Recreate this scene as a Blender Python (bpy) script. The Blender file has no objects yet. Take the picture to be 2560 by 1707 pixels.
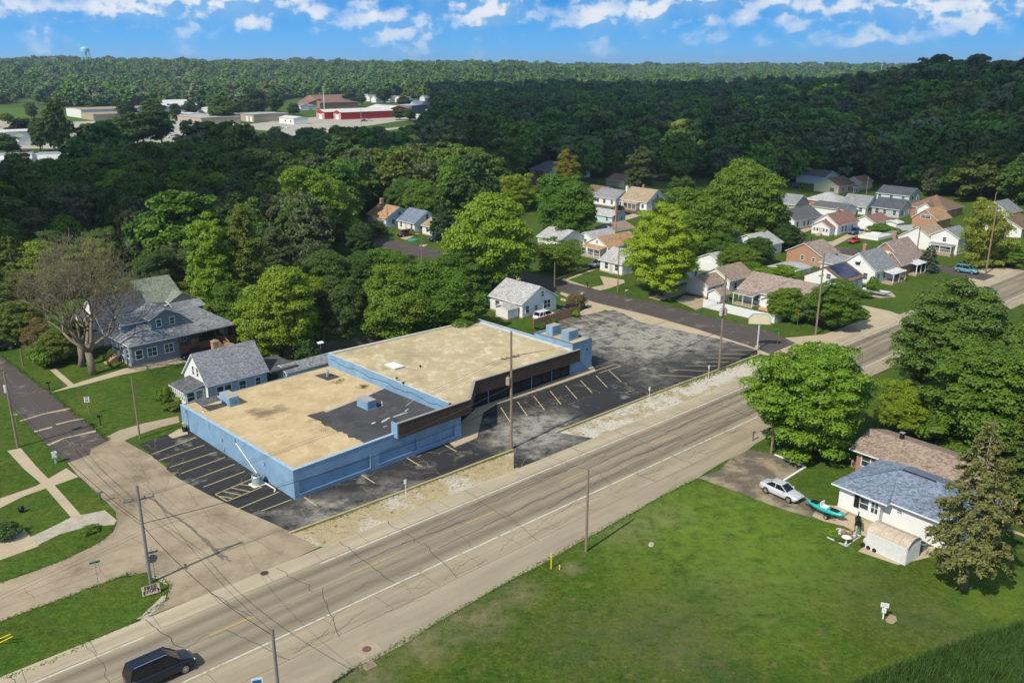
import bpy, math, random
import numpy as np
from mathutils import Vector, Matrix
R = math.radians
random.seed(7)
rng = np.random.default_rng(11)
sc = bpy.context.scene
COL = sc.collection

# ---------------------------------------------------------------- camera
CAM_H, FPX, YH, CX, CY = 43.0, 2171.0, 165.0, 1280.0, 853.5
PITCH = math.atan((CY - YH) / FPX)
cam = bpy.data.objects.new('camera', bpy.data.cameras.new('camera'))
COL.objects.link(cam)
cam.location = (0, 0, CAM_H)
cam.rotation_euler = (math.pi / 2 - PITCH, 0, 0)
cam.data.sensor_width = 36
cam.data.lens = FPX / 2560 * 36
cam.data.clip_end = 30000
sc.camera = cam

# ---------------------------------------------------------------- light
SUN_EL, SUN_AZ = R(46), R(221)          # azimuth clockwise from +Y
sun = bpy.data.objects.new('sun', bpy.data.lights.new('sun', 'SUN'))
COL.objects.link(sun)
sun.data.energy = 5.0
sun.data.angle = R(0.53)
sun.data.color = (1.0, 0.93, 0.80)
SUN_DIR = Vector((math.sin(SUN_AZ) * math.cos(SUN_EL), math.cos(SUN_AZ) * math.cos(SUN_EL), math.sin(SUN_EL)))
sun.rotation_euler = SUN_DIR.to_track_quat('Z', 'Y').to_euler()

world = bpy.data.worlds.new('World')
sc.world = world
world.use_nodes = True
nt = world.node_tree
nt.nodes.clear()
def wn(t, **k):
    n = nt.nodes.new(t)
    for a, b in k.items():
        setattr(n, a, b)
    return n
def wl(a, b): nt.links.new(a, b)
def wmath(op, a, b=None, clamp=False):
    n = wn('ShaderNodeMath', operation=op, use_clamp=clamp)
    for i, v in enumerate((a, b)):
        if v is None: continue
        if isinstance(v, (int, float)): n.inputs[i].default_value = v
        else: wl(v, n.inputs[i])
    return n.outputs[0]
out = wn('ShaderNodeOutputWorld'); bg = wn('ShaderNodeBackground')
sky = wn('ShaderNodeTexSky', sky_type='NISHITA', sun_disc=False)
sky.sun_elevation = SUN_EL; sky.sun_rotation = SUN_AZ
sky.air_density = 1.0; sky.dust_density = 0.15; sky.ozone_density = 4.0; sky.altitude = 200
hs = wn('ShaderNodeHueSaturation'); hs.inputs['Saturation'].default_value = 1.35; hs.inputs['Value'].default_value = 0.62
wl(sky.outputs[0], hs.inputs['Color'])
tc = wn('ShaderNodeTexCoord')
sep = wn('ShaderNodeSeparateXYZ'); wl(tc.outputs['Generated'], sep.inputs[0])
# clear summer blue, paler towards the horizon, blended into the physical sky higher up
gr = wn('ShaderNodeValToRGB'); cr = gr.color_ramp
while len(cr.elements) < 4: cr.elements.new(.5)
for e, (p_, c_) in zip(cr.elements, [(0., (.155, .60, 1.12)), (.03, (.085, .50, 1.10)), (.07, (.02, .33, .92)), (1., (.03, .25, .74))]): e.position = p_; e.color = (*c_, 1)
wl(sep.outputs[2], gr.inputs[0])
gs = wn('ShaderNodeVectorMath', operation='SCALE'); wl(gr.outputs[0], gs.inputs[0]); gs.inputs['Scale'].default_value = 1 / 0.115
bl = wn('ShaderNodeMapRange'); wl(sep.outputs[2], bl.inputs[0])
for i_, v_ in enumerate((.10, .55, .12, .85)): bl.inputs[i_ + 1].default_value = v_
tint = wn('ShaderNodeMix', data_type='RGBA'); wl(bl.outputs[0], tint.inputs[0]); wl(gs.outputs[0], tint.inputs[6]); wl(hs.outputs[0], tint.inputs[7])
mp = wn('ShaderNodeMapping'); mp.inputs['Scale'].default_value = (1, 1, 1.45); mp.inputs['Location'].default_value = (3.1, 1.7, 0.35)
wl(tc.outputs['Generated'], mp.inputs[0])
def wnoise(src, scale, detail, rough):
    n = wn('ShaderNodeTexNoise'); n.inputs['Scale'].default_value = scale
    n.inputs['Detail'].default_value = detail; n.inputs['Roughness'].default_value = rough
    wl(src, n.inputs['Vector']); return n.outputs[0]
n1 = wnoise(mp.outputs[0], 24, 7, 0.52)
big = wnoise(mp.outputs[0], 9, 2, 0.5)
mp2 = wn('ShaderNodeMapping'); mp2.inputs['Location'].default_value = (-0.004, -0.003, 0.012)
wl(mp.outputs[0], mp2.inputs[0])
n2 = wnoise(mp2.outputs[0], 24, 7, 0.52)
mr = wn('ShaderNodeMapRange'); mr.inputs['From Min'].default_value = 0.010; mr.inputs['From Max'].default_value = 0.055
mr.inputs['To Min'].default_value = -0.12; mr.inputs['To Max'].default_value = 0.075
wl(sep.outputs[2], mr.inputs[0])
dens = wmath('ADD', wmath('ADD', wmath('MULTIPLY', n1, 0.62), wmath('MULTIPLY', big, 0.38)), mr.outputs[0])
mask = wn('ShaderNodeMapRange', interpolation_type='SMOOTHSTEP'); mask.inputs['From Min'].default_value = 0.425; mask.inputs['From Max'].default_value = 0.675
wl(dens, mask.inputs[0])
shade = wn('ShaderNodeMapRange'); shade.inputs['From Min'].default_value = -0.03; shade.inputs['From Max'].default_value = 0.045
wl(wmath('SUBTRACT', n1, n2), shade.inputs[0])
cc = wn('ShaderNodeMix', data_type='RGBA')
cc.inputs[6].default_value = (2.3, 4.8, 8.2, 1); cc.inputs[7].default_value = (8.4, 8.7, 9.2, 1)
wl(shade.outputs[0], cc.inputs[0])
mixc = wn('ShaderNodeMix', data_type='RGBA')
wl(wmath('MULTIPLY', mask.outputs[0], 0.92), mixc.inputs[0]); wl(tint.outputs[2], mixc.inputs[6]); wl(cc.outputs[2], mixc.inputs[7])
wl(mixc.outputs[2], bg.inputs[0]); bg.inputs[1].default_value = 0.108
wl(bg.outputs[0], out.inputs[0])

vs = sc.view_settings
vs.view_transform = 'Standard'; vs.look = 'None'; vs.gamma = 1.0; vs.exposure = 0.0
vs.use_curve_mapping = False
sc.cycles.max_bounces = 5; sc.cycles.diffuse_bounces = 2; sc.cycles.glossy_bounces = 2
sc.cycles.transmission_bounces = 3; sc.cycles.transparent_max_bounces = 6
sc.cycles.use_denoising = True

# ---------------------------------------------------------------- placing helpers
_cp, _sp = math.cos(PITCH), math.sin(PITCH)
def P(px, py, z=0.0):
    """where the sight line through a point of the photograph meets height z"""
    dx, dz = (px - CX) / FPX, -(py - CY) / FPX
    d = Vector((dx, _cp + _sp * dz, -_sp + _cp * dz))
    t = (z - CAM_H) / d.z
    return Vector((d.x * t, d.y * t, z))
def project(x, y, z):
    dz = z - CAM_H
    depth = y * _cp - dz * _sp
    up = y * _sp + dz * _cp
    return CX + FPX * x / depth, CY - FPX * up / depth
def az_rot(az): return math.pi / 2 - R(az)
# road frame: u along the main road, v across it
ROAD_AZ = 47.8
RO = P(1280, 1210)
RU = Vector((math.sin(R(ROAD_AZ)), math.cos(R(ROAD_AZ)), 0)); RV = Vector((-RU.y, RU.x, 0))
K = CAM_H / 40.0
def ruv(u, v, z=0): return RO + RU * (u * K) + RV * (v * K) + Vector((0, 0, z))

# ---------------------------------------------------------------- mesh builder
class MB:
    def __init__(s): s.v = []; s.f = []; s.m = []; s.mi = 0
    def add(s, vs_, fs):
        o = len(s.v); s.v += [tuple(q) for q in vs_]
        for f in fs: s.f.append(tuple(i + o for i in f)); s.m.append(s.mi)
        return s
    def box(s, x0, x1, y0, y1, z0, z1):
        return s.add([(x0,y0,z0),(x1,y0,z0),(x1,y1,z0),(x0,y1,z0),(x0,y0,z1),(x1,y0,z1),(x1,y1,z1),(x0,y1,z1)],
              [(0,3,2,1),(4,5,6,7),(0,1,5,4),(1,2,6,5),(2,3,7,6),(3,0,4,7)])
    def cbox(s, c, sx, sy, sz): return s.box(c[0]-sx/2, c[0]+sx/2, c[1]-sy/2, c[1]+sy/2, c[2], c[2]+sz)
    def poly(s, pts): return s.add(pts, [tuple(range(len(pts)))])
    def extrude(s, pts, dvec):
        n = len(pts); d = Vector(dvec)
        s.add(list(pts) + [Vector(q) + d for q in pts], [tuple(range(n - 1, -1, -1)), tuple(range(n, 2 * n))] +
              [(i, (i + 1) % n, n + (i + 1) % n, n + i) for i in range(n)])
        return s
    def tube(s, p0, p1, r0, r1=None, n=8, caps=True):
        r1 = r0 if r1 is None else r1
        p0, p1 = Vector(p0), Vector(p1); d = (p1 - p0)
        if d.length < 1e-6: return s
        d.normalize(); a = d.orthogonal().normalized(); b = d.cross(a)
        ring = lambda p, r: [p + (a * math.cos(t) + b * math.sin(t)) * r for t in [2 * math.pi * i / n for i in range(n)]]
        fs = [(i, (i + 1) % n, n + (i + 1) % n, n + i) for i in range(n)]
        if caps: fs += [tuple(range(n - 1, -1, -1)), tuple(range(n, 2 * n))]
        return s.add(ring(p0, r0) + ring(p1, r1), fs)
    def path(s, pts, r, n=6):
        pts = [Vector(q) for q in pts]
        rs = r if isinstance(r, (list, tuple)) else [r] * len(pts)
        vs_, fs = [], []
        for i, p in enumerate(pts):
            d = (pts[min(i + 1, len(pts) - 1)] - pts[max(i - 1, 0)]).normalized()
            ref = Vector((0, 0, 1)) if abs(d.z) < .9 else Vector((1, 0, 0))
            a = d.cross(ref).normalized(); b = d.cross(a)
            for k in range(n):
                t = 2 * math.pi * k / n
                vs_.append(p + (a * math.cos(t) + b * math.sin(t)) * rs[i])
        for i in range(len(pts) - 1):
            for k in range(n):
                fs.append((i * n + k, i * n + (k + 1) % n, (i + 1) * n + (k + 1) % n, (i + 1) * n + k))
        fs += [tuple(range(n - 1, -1, -1)), tuple(range((len(pts) - 1) * n, len(pts) * n))]
        return s.add(vs_, fs)
    def ell(s, c, rx, ry, rz, nu=10, nv=6, jit=0.0, seed=0):
        rr = random.Random(seed); vs_ = [(c[0], c[1], c[2] + rz)]
        for j in range(1, nv):
            t = math.pi * j / nv
            for i in range(nu):
                p = 2 * math.pi * i / nu; k = 1 + jit * (rr.random() - .5) * 2
                vs_.append((c[0] + rx*k*math.sin(t)*math.cos(p), c[1] + ry*k*math.sin(t)*math.sin(p), c[2] + rz*k*math.cos(t)))
        vs_.append((c[0], c[1], c[2] - rz)); fs = [(0, 1 + i, 1 + (i + 1) % nu) for i in range(nu)]
        for j in range(nv - 2):
            for i in range(nu):
                a = 1 + j * nu; fs.append((a + i, a + nu + i, a + nu + (i + 1) % nu, a + (i + 1) % nu))
        L = len(vs_) - 1; a = 1 + (nv - 2) * nu
        fs += [(a + i, L, a + (i + 1) % nu) for i in range(nu)]
        return s.add(vs_, fs)
    def strip(s, pts, w, z=None):
        """flat ribbon along a polyline"""
        pts = [Vector(q) for q in pts]; ws = w if isinstance(w, (list, tuple)) else [w] * len(pts)
        vs_ = []
        for i, p in enumerate(pts):
            d = (pts[min(i + 1, len(pts) - 1)] - pts[max(i - 1, 0)]); d.z = 0; d.normalize()
            n = Vector((-d.y, d.x, 0)) * ws[i] / 2
            vs_ += [p - n, p + n]
        return s.add(vs_, [(2*i, 2*i + 2, 2*i + 3, 2*i + 1) for i in range(len(pts) - 1)])
    def mesh(s, name, mats, smooth=False):
        me = bpy.data.meshes.new(name); me.from_pydata(s.v, [], s.f)
        for m in (mats if isinstance(mats, (list, tuple)) else [mats]): me.materials.append(m)
        if any(s.m): me.polygons.foreach_set('material_index', s.m)
        if smooth: me.polygons.foreach_set('use_smooth', [True] * len(me.polygons))
        me.update(); return me
    def obj(s, name, mats, parent=None, smooth=False):
        return link(name, s.mesh(name, mats, smooth), parent)
def link(name, data, parent=None):
    o = bpy.data.objects.new(name, data); COL.objects.link(o)
    if parent: o.parent = parent
    return o
def tag(o, label=None, cat=None, group=None, kind=None):
    if label: o['label'] = label
    if cat: o['category'] = cat
    if group: o['group'] = group
    if kind: o['kind'] = kind
    return o
def thing(name, loc, az, label, cat, group=None):
    o = link(name, None); o.location = loc; o.rotation_euler = (0, 0, az_rot(az)); o.empty_display_size = .3
    return tag(o, label, cat, group)
def copy_tree(o, parent=None):
    c = o.copy(); COL.objects.link(c); c.parent = parent
    for ch in o.children: copy_tree(ch, c)
    return c

# ---------------------------------------------------------------- materials
class NT:
    def __init__(s, name):
        s.m = bpy.data.materials.new(name); s.m.use_nodes = True; s.t = s.m.node_tree
        s.b = s.t.nodes['Principled BSDF']
        s.pos = s.n('ShaderNodeNewGeometry').outputs['Position']
    def n(s, typ, **k):
        q = s.t.nodes.new(typ)
        for a, b in k.items(): setattr(q, a, b)
        return q
    def l(s, a, b): s.t.links.new(a, b)
    def noise(s, scale, detail=4, rough=.55, vec=None, stretch=None):
        v = vec or s.pos
        if stretch:
            m = s.n('ShaderNodeMapping'); m.inputs['Scale'].default_value = stretch; s.l(v, m.inputs[0]); v = m.outputs[0]
        q = s.n('ShaderNodeTexNoise'); q.inputs['Scale'].default_value = scale; q.inputs['Detail'].default_value = detail
        q.inputs['Roughness'].default_value = rough; s.l(v, q.inputs['Vector']); return q.outputs[0]
    def ramp(s, fac, stops, interp='LINEAR'):
        r = s.n('ShaderNodeValToRGB'); cr = r.color_ramp; cr.interpolation = interp
        while len(cr.elements) < len(stops): cr.elements.new(.5)
        for e, (p, c) in zip(cr.elements, stops):
            e.position = p; e.color = (*c, 1) if len(c) == 3 else c
        s.l(fac, r.inputs[0]); return r.outputs[0]
    def mr(s, v, a, b, c=0., d=1.):
        r = s.n('ShaderNodeMapRange'); s.l(v, r.inputs[0])
        for i, q in enumerate((a, b, c, d)): r.inputs[i + 1].default_value = q
        return r.outputs[0]
    def mix(s, f, a, b, mode='MIX'):
        q = s.n('ShaderNodeMix', data_type='RGBA', blend_type=mode)
        for i, v in ((0, f), (6, a), (7, b)):
            if isinstance(v, (int, float)): q.inputs[i].default_value = v
            elif isinstance(v, tuple): q.inputs[i].default_value = (*v, 1)
            else: s.l(v, q.inputs[i])
        return q.outputs[2]
    def math(s, op, a, b=0.):
        q = s.n('ShaderNodeMath', operation=op)
        for i, v in enumerate((a, b)):
            if isinstance(v, (int, float)): q.inputs[i].default_value = v
            else: s.l(v, q.inputs[i])
        return q.outputs[0]
    def bump(s, h, strength=.3, dist=.02):
        b = s.n('ShaderNodeBump'); b.inputs['Strength'].default_value = strength; b.inputs['Distance'].default_value = dist
        s.l(h, b.inputs['Height']); s.l(b.outputs[0], s.b.inputs['Normal'])
    def fin(s, col, rough=.7, metal=0., spec=.3):
        if isinstance(col, tuple): s.b.inputs['Base Color'].default_value = (*col, 1)
        else: s.l(col, s.b.inputs['Base Color'])
        s.b.inputs['Roughness'].default_value = rough; s.b.inputs['Metallic'].default_value = metal
        s.b.inputs['Specular IOR Level'].default_value = spec
        return s.m
def sc3(c, k): return tuple(min(1, x * k) for x in c)
def m_plain(name, col, rough=.7, var=.22, scale=1.5, metal=0., spec=.3, fine=.12):
    q = NT(name)
    c = q.mix(q.noise(scale), sc3(col, 1 - var), sc3(col, 1 + var))
    if fine: c = q.mix(q.mr(q.noise(scale * 14, 2), .35, .65), q.mix(1., c, (1 - fine,) * 3, 'MULTIPLY'), c)
    return q.fin(c, rough, metal, spec)
def m_siding(name, col, step=.18, dirt=.10):
    q = NT(name); sx = q.n('ShaderNodeSeparateXYZ'); q.l(q.pos, sx.inputs[0])
    fr = q.math('FRACT', q.math('MULTIPLY', sx.outputs[2], 1 / step))
    line = q.mr(fr, .0, .18)
    c = q.mix(q.noise(1.2), sc3(col, 1 - dirt), sc3(col, 1 + dirt * .4))
    c = q.mix(line, q.mix(1., c, (.72, .74, .78), 'MULTIPLY'), c)
    q.bump(fr, .5, .03); return q.fin(c, .55)
def m_shingle(name, col, var=.35, blotch=(1, 1, 1)):
    q = NT(name); v = q.n('ShaderNodeTexVoronoi'); v.inputs['Scale'].default_value = 4.2
    m = q.n('ShaderNodeMapping'); m.inputs['Scale'].default_value = (1, 1, 2.2); q.l(q.pos, m.inputs[0]); q.l(m.outputs[0], v.inputs['Vector'])
    sx = q.n('ShaderNodeSeparateXYZ'); q.l(v.outputs['Color'], sx.inputs[0])
    c = q.mix(sx.outputs[0], sc3(col, 1 - var), sc3(col, 1 + var))
    c = q.mix(q.mr(q.noise(.55, 4), .35, .7), c, q.mix(1., c, tuple(.86 * b for b in blotch), 'MULTIPLY'))
    z = q.n('ShaderNodeSeparateXYZ'); q.l(q.pos, z.inputs[0])
    fr = q.math('FRACT', q.math('MULTIPLY', z.outputs[2], 1 / .085))
    c = q.mix(q.mr(fr, 0, .25), q.mix(1., c, (.8, .8, .8), 'MULTIPLY'), c)
    q.bump(fr, .3, .02); return q.fin(c, .9, spec=.12)
def m_brick(name, c1, c2, mortar):
    q = NT(name); s = q.n('ShaderNodeSeparateXYZ'); q.l(q.pos, s.inputs[0])
    cb = q.n('ShaderNodeCombineXYZ'); q.l(q.math('SUBTRACT', s.outputs[0], s.outputs[1]), cb.inputs[0]); q.l(s.outputs[2], cb.inputs[1])
    b = q.n('ShaderNodeTexBrick'); q.l(cb.outputs[0], b.inputs['Vector'])
    b.inputs['Scale'].default_value = 1; b.inputs['Brick Width'].default_value = .3; b.inputs['Row Height'].default_value = .09; b.inputs['Mortar Size'].default_value = .012
    b.inputs['Color1'].default_value = (*c1, 1); b.inputs['Color2'].default_value = (*c2, 1); b.inputs['Mortar'].default_value = (*mortar, 1)
    c = q.mix(q.noise(1.0), b.outputs[0], q.mix(1., b.outputs[0], (.75, .75, .78), 'MULTIPLY'))
    return q.fin(c, .85)
def m_glass(name, col=(.03, .04, .05)):
    q = NT(name); c = q.mix(q.mr(q.noise(.8, 2), .4, .6), col, sc3(col, 2.6)); return q.fin(c, .06, spec=.9)
def m_paint(name, col, rough=.25, coat=.35):
    q = NT(name); c = q.mix(q.noise(2.5), sc3(col, .9), sc3(col, 1.06)); q.b.inputs['Coat Weight'].default_value = coat
    q.b.inputs['Coat Roughness'].default_value = .08; return q.fin(c, rough, .1, .5)
def m_leaf(name='leaf'):
    q = NT(name); oi = q.n('ShaderNodeObjectInfo')
    hv = q.noise(.35, 3); hv2 = q.noise(2.6, 2)
    c = q.mix(q.mr(hv2, .3, .7), q.mix(1., oi.outputs['Color'], (.62, .66, .60), 'MULTIPLY'), q.mix(1., oi.outputs['Color'], (1.28, 1.22, 1.05), 'MULTIPLY'))
    c = q.mix(q.mr(hv, .35, .7), c, q.mix(1., c, (1.18, 1.06, .8), 'MULTIPLY'))
    h = q.n('ShaderNodeHueSaturation'); q.l(c, h.inputs['Color']); q.l(q.mr(oi.outputs['Random'], 0, 1, .485, .512), h.inputs['Hue']); q.l(q.mr(oi.outputs['Random'], 0, 1, 1.12, .86), h.inputs['Value'])
    c = h.outputs[0]
    q.fin(c, .55, spec=.25)
    tr = q.n('ShaderNodeBsdfTranslucent'); q.l(q.mix(1., c, (1.35, 1.35, .55), 'MULTIPLY'), tr.inputs[0])
    mx = q.n('ShaderNodeMixShader'); mx.inputs[0].default_value = .22
    q.l(q.b.outputs[0], mx.inputs[1]); q.l(tr.outputs[0], mx.inputs[2]); q.l(mx.outputs[0], q.t.nodes['Material Output'].inputs[0])
    return q.m
def m_forest(name):
    """leaves of instanced far trees: the tree's own tint comes with each instance"""
    q = NT(name); at = q.n('ShaderNodeAttribute', attribute_type='INSTANCER', attribute_name='tint')
    c = q.mix(q.mr(q.noise(.25, 3), .3, .7), q.mix(1., at.outputs['Color'], (.75, .78, .75), 'MULTIPLY'), q.mix(1., at.outputs['Color'], (1.2, 1.15, 1.0), 'MULTIPLY'))
    return q.fin(c, .6, spec=.2)
def m_grass(name, a, b, c, dry, fine=9., dryamt=.62, spots=()):
    q = NT(name)
    col = q.mix(q.mr(q.noise(.045, 5), .35, .65), a, b)
    col = q.mix(q.mr(q.noise(.22, 6, .6), .40, .66), col, c)
    col = q.mix(q.mr(q.noise(.11, 6, .7), .52, .66), col, q.mix(1., col, (.62, .72, .6), 'MULTIPLY'))
    col = q.mix(q.mr(q.noise(.5, 5, .65), dryamt, dryamt + .14), col, dry)
    col = q.mix(q.mr(q.noise(fine * .45, 5, .8), .3, .7), q.mix(1., col, (.55, .58, .52), 'MULTIPLY'), q.mix(1., col, (1.42, 1.38, 1.3), 'MULTIPLY'))
    col = q.mix(q.mr(q.noise(.8, 7, .82), .57, .66), col, q.mix(1., col, (1.5, 1.32, 1.6), 'MULTIPLY'))
    col = q.mix(q.mr(q.noise(1.3, 6, .8), .40, .60), q.mix(1., col, (.60, .66, .58), 'MULTIPLY'), q.mix(1., col, (1.10, 1.06, 1.0), 'MULTIPLY'))
    for (x, y, r, k, sc_) in spots:      # thin, dry or lush areas of the turf
        d = q.n('ShaderNodeVectorMath', operation='DISTANCE'); q.l(q.pos, d.inputs[0]); d.inputs[1].default_value = (x, y, 0)
        g = q.math('MULTIPLY', q.math('MULTIPLY', q.mr(d.outputs['Value'], r, r * .2), k), q.mr(q.noise(.7, 7, .8), .36, .62))
        col = q.mix(g, col, sc_)
    q.bump(q.noise(fine * 1.5, 3), .5, .06)
    return q.fin(col, .9, spec=.1)
BARE, THIN, LUSH = (.20, .17, .10), (.100, .102, .048), (.125, .205, .024)
FIELD_SPOTS = [(1830, 1470, 7, .8, THIN), (1640, 1560, 6, .7, THIN), (1730, 1640, 6, .6, THIN), (1760, 1300, 19, 1.0, LUSH), (1950, 1420, 9, .5, LUSH), (1190, 1545, 4, .9, BARE), (1060, 1610, 3.5, .9, BARE), (1300, 1480, 3, .7, BARE), (1560, 1330, 4, .6, BARE),
               (1430, 1420, 1.6, .9, BARE), (1660, 1290, 4, .5, BARE), (2150, 1480, 7, .45, THIN), (900, 1690, 4, .8, BARE), (2480, 1500, 8, .5, LUSH), (1450, 1600, 6, .5, THIN), (2330, 1560, 5, .5, THIN), (1960, 1600, 6, .45, LUSH)]
M = {}
M['grass'] = m_grass('grass', (.044, .098, .014), (.072, .130, .017), (.100, .136, .024), (.15, .13, .06))
M['field'] = m_grass('field', (.030, .074, .011), (.064, .114, .014), (.098, .128, .021), (.155, .135, .065), 7., .58, [(*P(x, y)[:2], r, k, c) for x, y, r, k, c in FIELD_SPOTS])
M['bright_grass'] = m_grass('bright_grass', (.060, .145, .018), (.092, .178, .020), (.122, .180, .028), (.17, .155, .06))
M['conc'] = m_plain('concrete', (.47, .385, .265), .85, .22, .35, fine=.14)
M['conc2'] = m_plain('old_concrete', (.40, .325, .225), .85, .25, .5, fine=.2)
M['white'] = m_plain('white_paint', (.78, .78, .76), .5, .06, 2., fine=.04)
M['white_siding'] = m_siding('white_siding', (.80, .80, .79))
M['cream_siding'] = m_siding('cream_siding', (.70, .62, .45))
M['grey_siding'] = m_siding('grey_siding', (.46, .49, .50))
M['blue_siding'] = m_siding('blue_siding', (.52, .66, .74))
M['lav_siding'] = m_siding('lavender_siding', (.42, .42, .52))
M['slate_siding'] = m_siding('slate_siding', (.17, .215, .27), .2)
M['tan_siding'] = m_siding('tan_siding', (.45, .38, .28))
M['red_siding'] = m_siding('red_siding', (.42, .03, .025), .6, .2)
M['brick'] = m_brick('red_brick', (.34, .14, .075), (.42, .20, .11), (.40, .32, .25))
M['orange_brick'] = m_brick('orange_brick', (.46, .19, .09), (.50, .24, .13), (.45, .35, .27))
for n, c in dict(grey=(.24, .25, .265), lightgrey=(.40, .40, .40), dark=(.085, .095, .115), charcoal=(.12, .125, .135), bluegrey=(.175, .215, .29), pink=(.31, .245, .215), tan=(.36, .285, .20),
                 brown=(.20, .135, .095), orange=(.40, .255, .145), redbrown=(.25, .145, .12), green=(.20, .24, .185), white=(.62, .62, .6), mixbrown=(.30, .23, .18)).items():
    M['roof_' + n] = m_shingle('shingle_' + n, c)
M['glass'] = m_glass('window_glass'); M['glass_light'] = m_glass('curtained_glass', (.16, .17, .17))
M['bark'] = m_plain('bark', (.12, .09, .065), .9, .35, 3.)
M['greybark'] = m_plain('grey_bark', (.205, .165, .115), .9, .3, 3.)
M['pole'] = m_plain('weathered_pole', (.25, .185, .13), .9, .25, .8)
M['greypole'] = m_plain('grey_pole', (.20, .19, .18), .9, .25, .8)
M['metal'] = m_plain('galvanised', (.50, .52, .54), .4, .12, 2., .6)
M['black'] = m_plain('black', (.015, .015, .017), .5, .2, 2.)
M['rubber'] = m_plain('rubber', (.02, .02, .02), .8, .2, 2.)
M['wood'] = m_plain('fence_wood', (.36, .20, .105), .85, .3, 1.6)
M['greywood'] = m_plain('grey_wood', (.13, .105, .085), .9, .3, 1.6)
M['deck'] = m_plain('deck_wood', (.26, .105, .055), .8, .25, 1.6)
M['newwood'] = m_plain('new_wood', (.56, .36, .18), .8, .2, 1.6)
M['yellow'] = m_plain('worn_yellow', (.50, .41, .215), .85, .3, .9, fine=.35)
M['brightyellow'] = m_plain('bright_yellow', (.75, .55, .02), .5, .1)
M['leaf'] = m_leaf(); M['forest'] = m_forest('forest_leaf')
# ================================================================ terrain
def sst(t):
    t = np.clip(t, 0, 1); return t * t * (3 - 2 * t)
def terrain(x, y):
    x = np.asarray(x, float); y = np.asarray(y, float)
    d = np.hypot(x, y); th = np.degrees(np.arctan2(x, y))
    foot = 120 + (y - 235) * 80 / 665
    bl = 25.5 * sst((x - foot) / 145) * (1 - .85 * sst((y - 640) / 300)) * sst((y + 50) / 260)
    bl = bl * (1 + .10 * np.sin(x * .021 + y * .013) + .06 * np.sin(x * .05 - y * .031))
    prof = np.interp(th, [-60, -30, -27, -22, -14, -6, 0, 3, 6, 10, 16, 24, 60], [32, 34, 37, 33, 30, 29, 26, 22, 20, 22, 22, 21, 20])
    wig = 6 * np.sin(th * .55 + d * .0031) + 4 * np.sin(th * 1.3 - d * .0047) + 3 * np.sin(th * 2.9 + 1.3)
    far = sst((d - 1300) / np.interp(th, [-40, -5, 4, 8, 40], [950, 950, 1100, 2300, 2300])) * (prof + wig * sst((d - 1300) / 500) * .55)
    far = np.where(y > 0, far, 0) * sst((y - 200) / 900)
    return np.maximum(bl, far)
def make_ground():
    rad = np.concatenate([[0.], np.geomspace(12, 9400, 150)]); na = 400
    ang = np.linspace(0, 2 * np.pi, na, endpoint=False)
    X = rad[1:, None] * np.sin(ang)[None]; Y = rad[1:, None] * np.cos(ang)[None]
    Z = terrain(X, Y)
    vs_ = np.concatenate([[[0, 0, 0]], np.stack([X, Y, Z], -1).reshape(-1, 3)])
    nr = len(rad) - 1
    i = np.arange(nr - 1)[:, None] * na + 1; j = np.arange(na)[None]
    q = np.stack([i + j, i + na + j, i + na + (j + 1) % na, i + (j + 1) % na], -1).reshape(-1, 4)
    fs = [tuple(r) for r in q[:, ::-1]] + [(0, 1 + (k + 1) % na, 1 + k) for k in range(na)]
    me = bpy.data.meshes.new('ground'); me.from_pydata(vs_.tolist(), [], fs); me.materials.append(M['grass'])
    me.polygons.foreach_set('use_smooth', [True] * len(me.polygons))
    return tag(link('ground', me), kind='structure')
make_ground()

def sheet(name, px, z, mat, parent=None, kind='structure', world=False):
    """flat patch of ground laid out on the map"""
    import bmesh
    pts = [Vector(q) for q in px] if world else [P(*q) for q in px]
    bm = bmesh.new(); vs_ = [bm.verts.new((p.x, p.y, z)) for p in pts]; bm.faces.new(vs_)
    bmesh.ops.triangulate(bm, faces=bm.faces[:])
    bm.normal_update()
    for f in bm.faces:
        if f.normal.z < 0: f.normal_flip()
    me = bpy.data.meshes.new(name); bm.to_mesh(me); bm.free(); me.materials.append(mat)
    o = link(name, me, parent)
    if not parent: tag(o, kind=kind)
    return o
def slab(name, px, z0, z1, mat, parent=None, world=False):
    o = sheet(name, px, z1, mat, parent, world=world)
    m = MB(); pts = [Vector(q) for q in px] if world else [P(*q) for q in px]
    n = len(pts)
    m.add([(p.x, p.y, z0) for p in pts] + [(p.x, p.y, z1) for p in pts], [(i, (i + 1) % n, n + (i + 1) % n, n + i) for i in range(n)])
    m.obj('edge', mat, o); return o

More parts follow.
